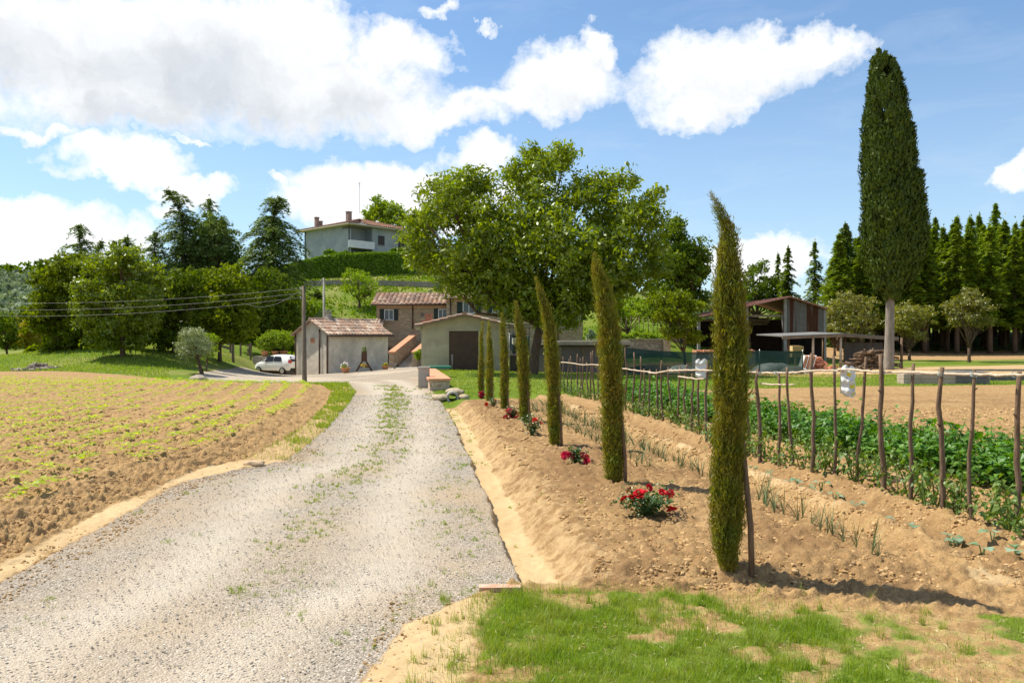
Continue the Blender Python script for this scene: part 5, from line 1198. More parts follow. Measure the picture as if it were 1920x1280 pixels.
def long_shed():
    Y = 42.; X = lambda px: (px-CX)/FX*Y
    Zp = lambda py: CAMZ+(HY-py)/FX*Y
    g = -.25; o = np.array([X(1080), Y, g]); t = thing('long_low_shed', o, 'long low dark shed with a flat overhanging roof behind the stake row', 'shed')
    m = MB(o); m.box(((X(1010)+X(1176))/2, Y+1.6, (g-.2+Zp(649))/2), (X(1176)-X(1010), 3, Zp(649)-g+.2)); m.build('wall', mat_plain('dark_grey_wall', (.20, .185, .19), .9, .15, 1.5, bump=.2), t)
    r = MB(o); r.box(((X(1003)+X(1185))/2, Y+1.4, Zp(644)), (X(1185)-X(1003), 4.2, .14)); r.box(((X(1003)+X(1185))/2, Y+1.5, Zp(640.5)), (X(1185)-X(1003)-.3, 3.8, .09)); r.build('roof', CONC, t)
    b = MB(o); b.box(((X(1003)+X(1185))/2, Y-.55, Zp(648)), (X(1185)-X(1003)-.4, .1, .1)); b.build('beam', DARKW, t)
    for px in (1030, 1060): q = MB(o); q.box((X(px)-(.3 if px == 1060 else 0), Y-.55, (g+Zp(649))/2), (.1, .1, Zp(649)-g)); q.build('post', WOODF, t)
    q = MB(o); q.bar((X(1105), Y-.4, g), (X(1091), Y-.1, Zp(652)), .09); q.build('diagonal_prop', WOODF, t)
long_shed()
def retaining():
    Y = 57.; X = lambda px: (px-CX)/FX*Y
    Zp = lambda py: CAMZ+(HY-py)/FX*Y
    o = np.array([X(1215), Y, .3]); t = thing('retaining_wall', o, 'grey stone retaining wall below the upper kitchen garden', 'wall')
    m = MB(o); m.poly_prism([(X(1100), Y, -1.2), (X(1255), Y, -1.2), (X(1255), Y, Zp(637)), (X(1100), Y, Zp(638))], (0, .6, 0)); m.build('stonework', STONEG, t)
    c = MB(o); c.box(((X(1100)+X(1255))/2, Y+.27, Zp(637)+.04), (X(1255)-X(1100), .75, .07)); c.build('coping', CONC, t)
    o = np.array([X(1250), Y+.4, .4]); p = MB(o); p.box((X(1250), Y-.02, .1+.4), (.5, .3, 2.2)); tag(p.build('wall_pillar', STONEB, None, loc=o), 'short stone pillar at the right end of the retaining wall', 'pillar')
retaining()
# low block walls right
def block_wall(px0, px1, pt, pb, Y, mat, label, name='block_wall', dep=.5):
    a = W(px0, pb, Y); b = W(px1, pb, Y); zt = CAMZ+(HY-pt)/FX*Y; zb = a[2]-.15; o = (a+b)/2; t = thing(name, (o[0], o[1], a[2]), label, 'wall')
    oo = np.array([o[0], o[1], a[2]]); m = MB(oo); L = b[0]-a[0]; n = max(2, int(L/.5))
    for r in range(3):
        for i in range(n): m.box((a[0]+(i+.5)*L/n+(.12 if r % 2 else 0)*0, Y+dep/2, zb+(zt-zb)*(r+.5)/3), (L/n-.012, dep, (zt-zb)/3-.01))
    m.build('blocks', mat, t)
block_wall(1694, 1792, 701, 722, 29., mat_plain('pale_block', (.42, .33, .26), .9, .15, 3), 'low pale block wall on the grass at the right')
block_wall(1792, 1856, 697, 722, 29., CONCD, 'dark grey block trough beside the pale block wall', 'block_trough', 1.1)
block_wall(1856, 2040, 703, 718, 31., CONCD, 'long low dark kerb wall at the right edge')

# ---------------------------------------------------------------- little wall, post and culvert by the track
def track_wall():
    a, b = gl(843, 735, 25.2), gl(812, 700, 34.5); o = a; t = thing('low_stone_wall', o, 'short low stone wall with a red brick cap beside the gravel track', 'wall')
    d = unit(b-a); d[2] = 0; s = np.array([d[1], -d[0], 0])*-1; w = .62; s = s*(1 if s[0] < 0 else -1)
    def prism(w0, w1, z0, z1, ext=0.): 
        P = [a-d*ext-s*-0+s*w0*1, a-d*ext+s*w1, b+d*ext+s*w1, b+d*ext+s*w0]; return [p*np.array([1, 1, 0])+np.array([0, 0, z0]) for p in P], (0, 0, z1-z0)
    m = MB(o); m.poly_prism(*prism(0, w, -.4, .33)); m.build('stonework', STONEB, t)
    c = MB(o); c.poly_prism(*prism(-.05, w+.05, .335, .40, .05)); c.build('brick_cap', TERR, t)
    p = gl(795, 728, 26.6); q = thing('concrete_post', p, 'short square concrete post at the track edge, left end of the low wall', 'post'); m = MB(p); m.box(p+np.array([0, 0, .25]), (.34, .34, .8)); m.build('shaft', CONC, q); m = MB(p); m.box(p+np.array([0, 0, .67]), (.39, .39, .06)); m.build('cap', CONC, q)
    c = gl(824, 700, 34.); c[2] = .4; m = MB(c); m.box(c+np.array([0, 0, .05]), (.95, .6, .09)); tag(m.build('green_lid', mat_plain('green_plastic', (.03, .22, .13), .4, .1), None, loc=c), 'flat green plastic lid lying on the far end of the low wall', 'lid')
track_wall()
def culvert():
    c = Gd(848, 751); c[2] = Z(c[0]+.05, c[1])+.02; x = (849-CX)/FX*c[1]; c[0] = x; t = thing('culvert_pipe', c, 'concrete culvert pipe mouth where the ditch ends', 'pipe'); n = 20; a = np.arange(n)/n*2*PI; V = []; ro, ri = .17, .11
    for r, y in ((ri, .8), (ri, 0), (ro, 0), (ro, .8)): V.append(np.stack([c[0]+np.cos(a)*r-.1*y, np.full(n, c[1]+y), c[2]+.06+np.sin(a)*r], 1))
    V = np.concatenate(V); F = []; j = np.arange(n); k = (j+1) % n
    for q in range(3): F.append(np.stack([q*n+j, q*n+k, (q+1)*n+k, (q+1)*n+j], 1))
    link('pipe', np_mesh('pipe', V-c, [np.concatenate(F)], CONC, True), t)
    CULV.append(c)
CULV = []
culvert()
def rock(name, c, size, mat, label, cat, seed, squash=.5):
    rng = np.random.default_rng(seed); me = bpy.data.meshes.new(name); import bmesh
    bm = bmesh.new(); bmesh.ops.create_icosphere(bm, subdivisions=3, radius=1)
    for v in bm.verts:
        n_ = float(fbm(np.array([v.co.x*1.3+seed]), np.array([v.co.y*1.3+v.co.z]), 3, seed)[0]); v.co *= (.7+.6*n_); v.co.z *= squash
        v.co.x *= size[0]; v.co.y *= size[1]; v.co.z *= size[2]
    bm.to_mesh(me); bm.free(); me.materials.append(mat); me.polygons.foreach_set('use_smooth', [True]*len(me.polygons))
    return tag(link(name, me, None, c), label, cat)
RS = mat_plain('pale_stone', (.42, .34, .22), .9, .25, 8, bump=.6)
for i_, (dx_, dy_, sx_, sy_, l_) in enumerate(((-.36, .3, .26, .25, 'flat pale stone left of the culvert mouth'), (.28, .25, .14, .2, 'pale stone right of the culvert mouth'), (.02, .7, .26, .22, 'flat stone lying over the culvert pipe'))):
    rock('stone', CULV[0]+np.array([dx_, dy_, .04+(.13 if i_ == 2 else 0)]), (sx_, sy_, .15), RS, l_, 'stone', 40+i_, .7)
ROCK = mat_plain('tan_rock', (.50, .36, .22), .95, .2, 12, bump=.5); ROCKG = mat_plain('grey_rock', (.34, .28, .22), .9, .25, 10, bump=.5)
rock('stone', Gd(475, 873)+np.array([0, 0, .03]), (.15, .09, .09), ROCK, 'single tan stone at the field corner on the left edge of the track', 'stone', 1)
c_ = gl(372, 712, 33.5); rock('boulder', c_+np.array([0, 0, .05]), (.42, .3, .42), ROCKG, 'pale grey boulder at the edge of the yard below the olive tree', 'stone', 2)
def slab():
    c = Gd(937, 1110); m = MB(c); m.box(c+np.array([0, .02, .015]), (.27, .075, .045), .03); m.box(c+np.array([.05, .0, -.02]), (.13, .09, .03), .1)
    tag(m.build('clay_brick', mat_plain('old_brick', (.58, .30, .20), .9, .2, 20, bump=.4, c2=(.6, .45, .36)), None, loc=c), 'worn red clay brick lying at the near end of the ditch', 'brick')
slab()
def stone_pile():
    c = gl(70, 684, 43); rng = np.random.default_rng(4); m = MB(c)
    for i in range(80):
        q = rng.normal(size=2); p = c+np.array([q[0]*.5+.0, q[1]*.4, 0]); p[2] = Z(p[0], p[1])+.05+.35*math.exp(-(q**2).sum())*rng.random(); s = rng.uniform(.08, .2); m.box(p, (s*1.5, s, s*.7), rng.random()*3, tilt=('x', rng.normal()*.5))
    tag(m.build('stone_pile', ROCKG, None, loc=c), 'pile of loose pale stones at the foot of the left bank', 'stones')
stone_pile()
# ================================================================ car
def car():
    PAINT = mat_plain('white_car_paint', (.78, .78, .76), .3, .02, 2, coat=.6, spec=.5); BLK = mat_plain('black_plastic', (.02, .02, .02), .5, .1, 5); TYRE = mat_plain('tyre_rubber', (.025, .025, .025), .85, .1, 9)
    RED = mat_plain('red_lamp', (.5, .02, .015), .2, .1, 4, spec=.6); RIM = mat_plain('alloy_rim', (.45, .45, .46), .35, .1, 5, .8); CG = mat_plain('car_glass', (.012, .014, .016), .25, .05, 2, spec=.25)
    rear = W(548, 703, 60.5); front = W(484, 702, 62.); o = W(522, 703, 61.2); o[2] = Z(o[0], o[1])+.02
    hd = math.radians(180-28)     # heading (front) towards the left and slightly away
    t = thing('parked_car', o, 'white hatchback car parked in front of the stone wall and potted bushes', 'car'); c, s = math.cos(hd), math.sin(hd)
    def T(V): V = np.asarray(V, float); return np.stack([V[:, 0]*c-V[:, 1]*s, V[:, 0]*s+V[:, 1]*c, V[:, 2]], 1)
    # stations: x, z_low, z_belt, z_roof, half width low, belt, roof
    S = [(-1.92, .42, .78, .80, .62, .68, .60), (-1.86, .30, .88, 1.00, .78, .80, .62), (-1.70, .27, .95, 1.30, .82, .84, .60), (-1.45, .26, .96, 1.44, .84, .86, .60), (-.9, .24, .95, 1.50, .85, .87, .61), (-.2, .24, .93, 1.51, .85, .87, .61),
         (.35, .24, .91, 1.44, .85, .86, .58), (.75, .24, .90, 1.22, .85, .85, .56), (1.1, .25, .90, .98, .84, .83, .58), (1.45, .26, .84, .90, .83, .78, .52), (1.75, .28, .74, .78, .76, .68, .46), (1.92, .34, .60, .62, .58, .54, .4)]
    V = []; 
    for x, zl, zb, zr, wl_, wb, wr in S:
        half = [(0, zl), (wl_*.85, zl), (wl_, zl+.12), (wb*1.01, (zl+zb)/2), (wb, zb), (wr+(wb-wr)*.25, zb+(zr-zb)*.72), (wr*.86, zr-.015*(zr-zb)), (0, zr+.012)]
        ring = [(x, y, z) for y, z in half]+[(x, -y, z) for y, z in half[-2:0:-1]]
        V += ring
    k = 14; m = len(S); i = np.arange(m-1)[:, None]*k; j = np.arange(k)[None]; q = (j+1) % k; F = np.stack([i+j, i+q, i+k+q, i+k+j], -1).reshape(-1, 4)
    me = np_mesh('body', T(V), [F, np.array([list(range(k))[::-1], list(range((m-1)*k, m*k))])], PAINT, True); b = link('body', me, t)
    sm = b.modifiers.new('s', 'SUBSURF'); sm.levels = 2; sm.render_levels = 2
    def panel(name, quads, mat, off=.0):
        P = []; Fq = []
        for a in quads: Fq.append(list(range(len(P), len(P)+len(a)))); P += a
        mb = MB(); mb.add(T(P), Fq); return mb.build(name, mat, t)
    for sg in (1, -1):
        y0, y1 = .865*sg, .70*sg
        panel('side_window', [[(-1.15, y0, 1.0), (-.32, y0, .985), (-.32, y1, 1.38), (-.95, y1, 1.36)], [(-.26, y0, .985), (.72, y0*.985, .96), (.28, y1, 1.36), (-.26, y1, 1.39)]], CG)
    panel('rear_window', [[(-1.90, .56, 1.0), (-1.90, -.56, 1.0), (-1.60, -.50, 1.36), (-1.60, .50, 1.36)]], CG)
    panel('windscreen', [[(.98, .62, 1.0), (.98, -.62, 1.0), (.45, -.50, 1.40), (.45, .50, 1.40)]], CG)
    for sg in (1, -1):
        mb = MB(); V = []; mb.add(T([(-1.93, .60*sg, .86), (-1.93, .72*sg, .86), (-1.80, .84*sg, .9), (-1.78, .82*sg, 1.12), (-1.88, .66*sg, 1.12), (-1.90, .58*sg, 1.0)]), [[0, 1, 4, 5], [1, 2, 3, 4]]); mb.build('tail_light', RED, t)
        mb = MB(); mb.add(T([(1.86, .40*sg, .62), (1.80, .66*sg, .62), (1.62, .70*sg, .74), (1.70, .45*sg, .76)]), [[0, 1, 2, 3]]); mb.build('headlight', CG, t)
        mb = MB(); p = T([(.62, .96*sg, 1.0)])[0]; mb.box(p, (.12, .18, .13), hd); mb.build('wing_mirror', PAINT, t)
    mb = MB(); mb.box(T([(-1.88, 0, .38)])[0], (.12, 1.36, .22), hd); mb.build('rear_bumper', BLK, t)
    mb = MB(); mb.box(T([(-1.965, 0, .68)])[0], (.02, .5, .11), hd); mb.build('number_plate', WHITE, t)
    for x in (-1.2, 1.22):
        for sg in (1, -1):
            a, b_ = T([(x, .66*sg, .30), (x, .87*sg, .30)]); mb = MB(); mb.tube([a, a+(b_-a)*.1, a+(b_-a)*.9, b_], [.27, .30, .30, .27], 24); w_ = mb.build('wheel', TYRE, t, True)
            mb = MB(); mb.tube([a+(b_-a)*.98, a+(b_-a)*1.03], [.20, .17], 16); 
            for k2 in range(5):
                an = k2*2*PI/5; 
            mb.build('rim', RIM, w_)
car()
# ================================================================ poles and wires
def pole(px, pt, pb, Y, r, label, mat=None, z=None):
    a = W(px, pb, Y); zg = Z(a[0], Y); zt = CAMZ+(HY-pt)/FX*Y; o = np.array([a[0], Y, zg]); t = thing('utility_pole', o, label, 'pole')
    m = MB(o); m.tube([(a[0]+.02, Y, zg-.4), (a[0], Y, zg), (a[0]-.05, Y, zt)], [r*1.1, r*1.05, r*.75], 12); m.build('pole', mat or POLEW, t, True)
    i = MB(o)
    for k in range(3): i.tube([(a[0]-.05, Y, zt-.15-.22*k), (a[0]-.2, Y-.02, zt-.15-.22*k)], .02, 6); i.tube([(a[0]-.2, Y-.02, zt-.2-.22*k), (a[0]-.2, Y-.02, zt-.09-.22*k)], [.035, .03], 8)
    i.build('insulators', METG, t, True); return np.array([a[0]-.2, Y-.02, zt-.1])
t1 = pole(571, 536, 717, 40., .115, 'weathered wooden utility pole standing alone before the white shed')
t2 = pole(437, 545, 668, 58., .10, 'dark wooden utility pole among the trees left of the potted bushes')
t3 = pole(608, 521, 607, 74., .12, 'pale concrete utility pole rising behind the tiled roof of the white shed', CONC)
CABLE = mat_plain('grey_cable', (.22, .22, .21), .6, .1, 3)
def cable(a, b, sag, label, r=.0075):
    a = np.asarray(a, float); b = np.asarray(b, float); s = np.linspace(0, 1, 24)[:, None]; P = a+(b-a)*s-np.array([0, 0, 1])*sag*4*(s*(1-s)); m = MB(a); m.tube(P, r, 5); tag(m.build('overhead_cable', CABLE, None, True, a), label, 'cable', 'overhead cables')
far = W(-260, 556, 46.); 
for k, (dz, sg) in enumerate(((0, .55), (-.24, .62), (-.45, .7))): cable(t1+[0, 0, -.02+dz], far+[0, 0, dz*1.4], sg, ['topmost', 'middle', 'lowest'][k]+' of the three cables crossing before the left trees')
cable(t1+[0, 0, -.1], t2, .95, 'slack cable sagging between the lone pole and the pole among the trees')
cable(t1+[0, 0, .0], t3, .3, 'cable from the lone pole up to the pale concrete pole')
o = np.array([far[0], far[1], Z(far[0], far[1])]); tt = thing('utility_pole', o, 'wooden utility pole outside the left edge of the photo carrying the cables', 'pole'); m = MB(o); m.tube([o-[0, 0, .3], (o[0], o[1], far[2]+.2)], [.13, .1], 10); m.build('pole', POLEW, tt, True)
# ================================================================ props at the shed and yard
def flower_pot(px, py, Y, r, label, cat='flower pot', fl=(.9, .85, .8), seed=1, name='flower_pot', bowl=True):
    c = W(px, py, Y); c[2] = Z(c[0], c[1]); t = thing(name, c, label, cat); m = MB(); m.lathe((0, 0, 0), [(0, 0), (r*.45, 0), (r*.55, r*.12), (r*.95, r*.95), (r*1.05, r*.97), (r*1.05, r*1.1), (r*.9, r*1.1), (r*.85, r*.95), (0, r*.95)], 16); m.build('pot', TERR, t, True)
    rng = np.random.default_rng(seed); P, out, _ = clump_points([(0, 0, r*1.25, r*1.0)], 260, rng, r*.4, .6, 13); L = np.full(len(P), r*.32); link('leaves', leafmesh('leaves', P, rdir(len(P), rng), out, L, L*.6, ML['lime']), t)
    P, out, _ = clump_points([(0, 0, r*1.55, r*.95)], 120, rng, r*.35, .5, 10); L = np.full(len(P), r*.34); link('flowers', leafmesh('flowers', P, rdir(len(P), rng), out, L, L*.9, mat_plain('petals_'+str(seed), fl, .6, .1, 5)), t)
flower_pot(648, 702, 54.2, .34, 'terracotta bowl of white flowers in front of the white shed wall', seed=1)
flower_pot(722, 694, 57.5, .26, 'small pot of yellow flowers at the right corner of the white shed', fl=(.7, .5, .03), seed=2)
def plant_stand():
    c = W(683, 699, 55.2); c[2] = Z(c[0], c[1]); t = thing('wooden_plant_stand', c, 'dark wooden A-frame plant stand leaning by the white shed wall', 'stand'); m = MB()
    for y in (-.2, .2): m.bar((-.55, y, 0), (.0, y*.6, .95), .06); m.bar((.55, y, 0), (.0, y*.6, .95), .06)
    m.box((0, 0, .95), (.34, .3, .5)); m.box((0, 0, .3), (.7, .4, .05)); m.tube([(0, 0, 1.1), (0, 0, 1.35)], [.16, .2], 10); m.build('frame', mat_plain('dark_wood', (.10, .05, .03), .7, .2, 6), t)
    rng = np.random.default_rng(8); P, out, _ = clump_points([(0, 0, 1.5, .24)], 220, rng, .1, .9, 11); L = np.full(len(P), .09); link('top_plant', leafmesh('top_plant', P, rdir(len(P), rng), out, L, L*.5, ML['dark']), t)
    P, out, _ = clump_points([(0.05, -.05, .42, .26)], 180, rng, .1, .7, 10); L = np.full(len(P), .09); link('yellow_flowers', leafmesh('yellow_flowers', P, rdir(len(P), rng), out, L, L*.8, mat_plain('yellow_petals', (.7, .5, .03), .6, .1, 5)), t)
plant_stand()
def bench():
    c = W(731, 693, 58.5); c[2] = Z(c[0], c[1]); t = thing('low_bench', c, 'low pale stone bench right of the white shed, before the steps', 'bench'); m = MB(); m.box((0, 0, .36), (.95, .4, .08)); m.build('seat', CONC, t)
    for x in (-.35, .35): m = MB(); m.box((x, 0, .16), (.1, .34, .32)); m.build('leg', CONC, t)
bench()
def pot_trees():
    Y = 62.5; a = W(474, 700, Y); b = W(565, 700, Y); g = -1.15; o = np.array([(a[0]+b[0])/2, Y, g]); t = thing('dry_stone_wall', o, 'dry stone wall behind the parked car carrying the potted bushes', 'wall'); m = MB(o); zt = CAMZ+(HY-668)/FX*Y
    m.poly_prism([(a[0], Y, g-.3), (b[0], Y, g-.3), (b[0], Y, zt), (a[0], Y, zt)], (0, .8, 0)); m.build('stonework', STONEG, t); m = MB(o); m.poly_prism([(a[0], Y+.81, g-.3), (a[0]+.5, Y+.81, g-.3), (a[0]+.5, Y+.81, zt-.003), (a[0], Y+.81, zt-.003)], (0, 5, 0)); m.build('side_wall', STONEG, t)
    lab = ['round clipped bush in the leftmost terracotta pot on the dry stone wall', 'round clipped bush in the middle terracotta pot on the dry stone wall', 'round clipped bush in the rightmost pot on the dry stone wall, its pot decorated']
    for i, (px, cxp, cyp, rp) in enumerate(((497, 500, 642, 20), (516, 514, 634, 21), (532, 530, 636, 22))):
        c = W(px, 668, Y+.4); c[2] = zt; q = thing('potted_bush', c, lab[i], 'potted plant', 'potted bushes on the dry stone wall'); m = MB(); m.lathe((0, 0, 0), [(0, 0), (.2, 0), (.3, .36), (.33, .36), (.33, .42), (.28, .42), (.27, .36), (0, .36)], 18); m.build('pot', TERR, q, True)
        m = MB(); m.tube([(0, 0, .3), (0, 0, .9)], .04, 7); m.build('stem', BARK, q); rng = np.random.default_rng(70+i); cc = W(cxp, cyp, Y+.4)-c; R = rp/FX*Y
        P, out, _ = clump_points([(*cc, R), (cc[0], cc[1], cc[2]-.1, R*.9)], 5200, rng, .16, .85, 13); L = .1*(.6+.8*rng.random(len(P))); link('crown', leafmesh('crown', P, rdir(len(P), rng), out+rdir(len(P), rng)*.5, L, L*.55, ML['lime']), q)
pot_trees()
def bush(px, py, Y, r, mat, label, n=1500, seed=1, leaf=.12, name='shrub', h=1.):
    b = W(px, 690, Y); b[2] = Z(b[0], b[1]); c = W(px, py, Y); R = r/FX*Y
    return broad_tree(name, b, [(c[0], c[1], c[2], R), (c[0]+R*.4, c[1], c[2]-R*.4, R*.8), (c[0]-R*.4, c[1]+.1, c[2]-R*.5, R*.8), (c[0], c[1], c[2]+R*.5*h, R*.6)], n, leaf, ML[mat], label, 'shrub', None, rt=.03, sub=.16, seed=seed, nl=5)
bush(786, 664, 55, 9, 'lime', 'leafy green bush at the left wall of the garage beside the stairs', 1800, 81)
bush(1108, 626, 63, 8, 'grove', 'round grey-green shrub on the garden terrace at the right end of the stone house', 1500, 82)
bush(1195, 575, 92, 17, 'dark', 'dark round bush on the grassy slope right of the walnut crown', 2500, 83, .22)
# dark frame rack right of the garage
def rack():
    Y = 41.; X = lambda px: (px-CX)/FX*Y
    Zp = lambda py: CAMZ+(HY-py)/FX*Y
    o = np.array([X(976), Y, Z(X(976), Y)]); g = o[2]; t = thing('metal_rack', o, 'tall dark metal frame hung with cloths between the garage and the walnut trunk', 'frame'); m = MB(o)
    for px in (956, 962, 986, 993):
        m.bar((X(px), Y+(.8 if px in (962, 993) else 0), g-.1), (X(px), Y+(.8 if px in (962, 993) else 0), Zp(612)), .05)
    for py in (609, 614, 626): m.bar((X(952), Y, Zp(py)), (X(996), Y, Zp(py)), .045); m.bar((X(956), Y+.8, Zp(py)), (X(996), Y+.8, Zp(py)), .045)
    m.bar((X(948), Y, Zp(614)), (X(959), Y+.4, Zp(607)), .04); m.build('frame', CONCD, t)
    def cloth(name, x0, x1, z0, z1, yy, mat, sd_):
        n = 16; u = np.linspace(0, 1, n); U, V_ = np.meshgrid(u, u); P = np.stack([X(x0)+(X(x1)-X(x0))*U, Y+yy+.07*np.sin(U*9+sd_)+.05*V_, Zp(z0)+(Zp(z1)-Zp(z0))*V_*(1-.12*np.sin(U*7+sd_))], -1).reshape(-1, 3); i = (np.arange(n-1)[:, None]*n+np.arange(n-1)[None]).ravel()
        return link(name, np_mesh(name, P-o, [np.stack([i, i+1, i+n+1, i+n], 1)], mat, True), t)
    D = mat_plain('dark_cloth', (.035, .05, .06), .8, .2, 5); cloth('dark_cloth', 955, 972, 627, 660, .1, D, 1); cloth('dark_cloth', 979, 993, 630, 656, .3, mat_plain('teal_cloth', (.05, .10, .10), .8, .2, 4), 3); cloth('white_cloth', 960, 968, 633, 645, -.05, WHITE, 2); cloth('grey_cloth', 973, 979, 620, 640, .2, METG, 4)
    b = MB(o); b.tube([(X(956)-.02, Y-.06, g), (X(956)-.02, Y-.06, Zp(624))], .025, 6); b.tube([(X(953), Y-.06, Zp(625)), (X(970), Y-.06, Zp(629))], .02, 6); b.build('pale_pipe', METG, t, True)
    c = MB(o); c.box((X(962), Y+.3, g+.45), (.4, .6, .9)); c.box((X(975), Y+.4, g+.3), (.5, .5, .6)); c.build('crate', DARKW, t)
rack()
# wooden garden fence and hut under the left trees
def garden_fence():
    o = W(400, 668, 64); o[2] = Z(o[0], o[1]); t = thing('board_fence', o, 'dark board fence under the trees behind the olive tree', 'fence')
    xs = np.linspace((262-CX)/FX*64, (470-CX)/FX*64, 34)
    for i in range(0, 34, 3): 
        x = xs[i]; z = Z(x, 64); m = MB(o); m.box((x, 64, z+.55), (.12, .12, 1.5)); m.build('post', WOODF, t)
    m = MB(o)
    for i in range(33):
        if (i//4) % 3 == 1: continue
        x = (xs[i]+xs[i+1])/2; z = Z(x, 64)
        for k in range(3): m.box((x, 64-.08, z+.35+.35*k), (xs[1]-xs[0], .03, .22))
    m.build('boards', WOODF, t)
    c = W(318, 668, 62.); c[2] = Z(c[0], c[1]); q = thing('garden_hut', c, 'small brown wooden hut with a pale flat roof behind the dark leafy tree', 'hut'); m = MB(); m.box((0, .8, .8), (2.2, 1.6, 1.7)); m.build('wall', WOODF, q); m = MB(); m.box((0, .8, 1.7), (2.6, 2.0, .08), tilt=('x', .06)); m.build('roof', CONC, q); m = MB(); m.box((.3, -.02, .7), (.7, .05, 1.4)); m.build('door', DARKW, q)
garden_fence()
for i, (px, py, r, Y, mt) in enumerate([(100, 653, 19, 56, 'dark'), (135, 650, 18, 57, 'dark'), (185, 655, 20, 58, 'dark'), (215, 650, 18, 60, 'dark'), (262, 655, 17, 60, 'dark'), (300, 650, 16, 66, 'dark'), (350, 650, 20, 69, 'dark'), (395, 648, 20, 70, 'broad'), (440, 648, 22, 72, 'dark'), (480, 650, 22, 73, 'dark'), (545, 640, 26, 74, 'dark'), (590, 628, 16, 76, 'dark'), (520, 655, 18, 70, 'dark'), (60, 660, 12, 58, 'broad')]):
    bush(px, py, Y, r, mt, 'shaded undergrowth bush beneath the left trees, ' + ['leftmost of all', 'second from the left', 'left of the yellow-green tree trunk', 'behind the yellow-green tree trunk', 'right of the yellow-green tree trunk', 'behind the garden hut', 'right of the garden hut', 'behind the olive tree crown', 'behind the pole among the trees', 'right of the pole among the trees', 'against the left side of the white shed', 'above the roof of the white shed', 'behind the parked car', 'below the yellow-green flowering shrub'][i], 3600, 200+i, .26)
# upper kitchen garden plants
rng = np.random.default_rng(17)
vp = [clump_points([(0, 0, .28, .3)], 120, np.random.default_rng(i), .12, .8, 8) for i in range(3)]
vm = []
for i, (P, o_, _) in enumerate(vp): L = .16*(.6+.8*np.random.default_rng(i).random(len(P))); vm.append(leafmesh('leaves', P, rdir(len(P)), o_, L, L*.7, ML['lime']))
for j, px in enumerate(np.linspace(1118, 1250, 16)):
    x = (px-CX)/FX*58.6; o = link('cabbage_plant', vm[j % 3], None, (x, 58.6+rng.normal()*.2, Z(x, 58.6))); tag(o, 'pale green leafy plant along the top edge of the retaining wall', 'plant', 'plants above the retaining wall')
for j, px in enumerate(np.linspace(1165, 1258, 12)):
    x = (px-CX)/FX*61.; z = Z(x, 61); m = MB(); m.tube([(0, 0, -.1), (.05*math.sin(j), 0, 1.5)], .025, 6); tag(m.build('bean_pole', WOOD, None, True, (x, 61, z)), 'thin bean pole in the kitchen garden above the retaining wall', 'stake', 'bean poles above the retaining wall')

# ================================================================ the stake row and its rails
ROWL = interp([(1.53, 25), (2.46, 17.2), (2.89, 11.84), (3.42, 9.1), (3.85, 7.73), (4.03, 6.4), (4.1, 5.8)])
def wobble_stake(x, y, zt, r, seed, lean=0., name='bean_stake'):
    rng = np.random.default_rng(seed); g = Z(x, y); n = 9; s = np.linspace(0, 1, n); H_ = zt-g
    wx = np.cumsum(rng.normal(size=n))*.011; wy = np.cumsum(rng.normal(size=n))*.011; wx -= wx[0]; wy -= wy[0]
    rad = r*(1.12-.35*s)*(1+rng.normal(size=n)*.05); P = np.stack([wx+lean*s*H_, wy, -.12+s*(H_+.12)], 1)
    m = MB(); m.tube(P, rad, 8); 
    for k in range(2):
        q = rng.integers(2, n-1); d = np.array([rng.choice([-1, 1])*.8, -.3, .5]); m.tube([P[q], P[q]+unit(d)*r*2.0], [r*.5, r*.3], 6)
    return m
STK = [(1052, 734, 679), (1060, 736, 668), (1066, 738, 672), (1072, 740, 667), (1083, 743, 663), (1089, 745, 671), (1094, 747, 669), (1101, 749, 679), (1108, 751, 660), (1114, 753, 657), (1121, 755, 665), (1131, 758, 672), (1142, 763, 668), (1153, 768, 676), (1164, 773, 670),
       (1173, 779, 652), (1187, 782, 660), (1198, 783, 668), (1206, 785, 691), (1218, 788, 692), (1230, 791, 692), (1243, 794, 675), (1257, 797, 688), (1267, 801, 686), (1281, 803, 683), (1296, 822, 700), (1312, 817, 673), (1326, 842, 681),
       (1345, 850, 684), (1368, 857, 690), (1388, 862, 686), (1402, 867, 690), (1425, 878, 691), (1457, 889, 699), (1486, 894, 688), (1524, 907, 662), (1567, 916, 667), (1606, 919, 667), (1656, 945, 665), (1708, 956, 681), (1765, 985, 688), (1827, 999, 692), (1904, 1022, 696), (1975, 1046, 690)]
ordn = ['first', 'second', 'third', 'fourth', 'fifth', 'sixth', 'seventh', 'eighth', 'ninth', 'tenth', 'eleventh', 'twelfth', 'thirteenth', 'fourteenth', 'fifteenth', 'sixteenth', 'seventeenth']
stake_pos = []
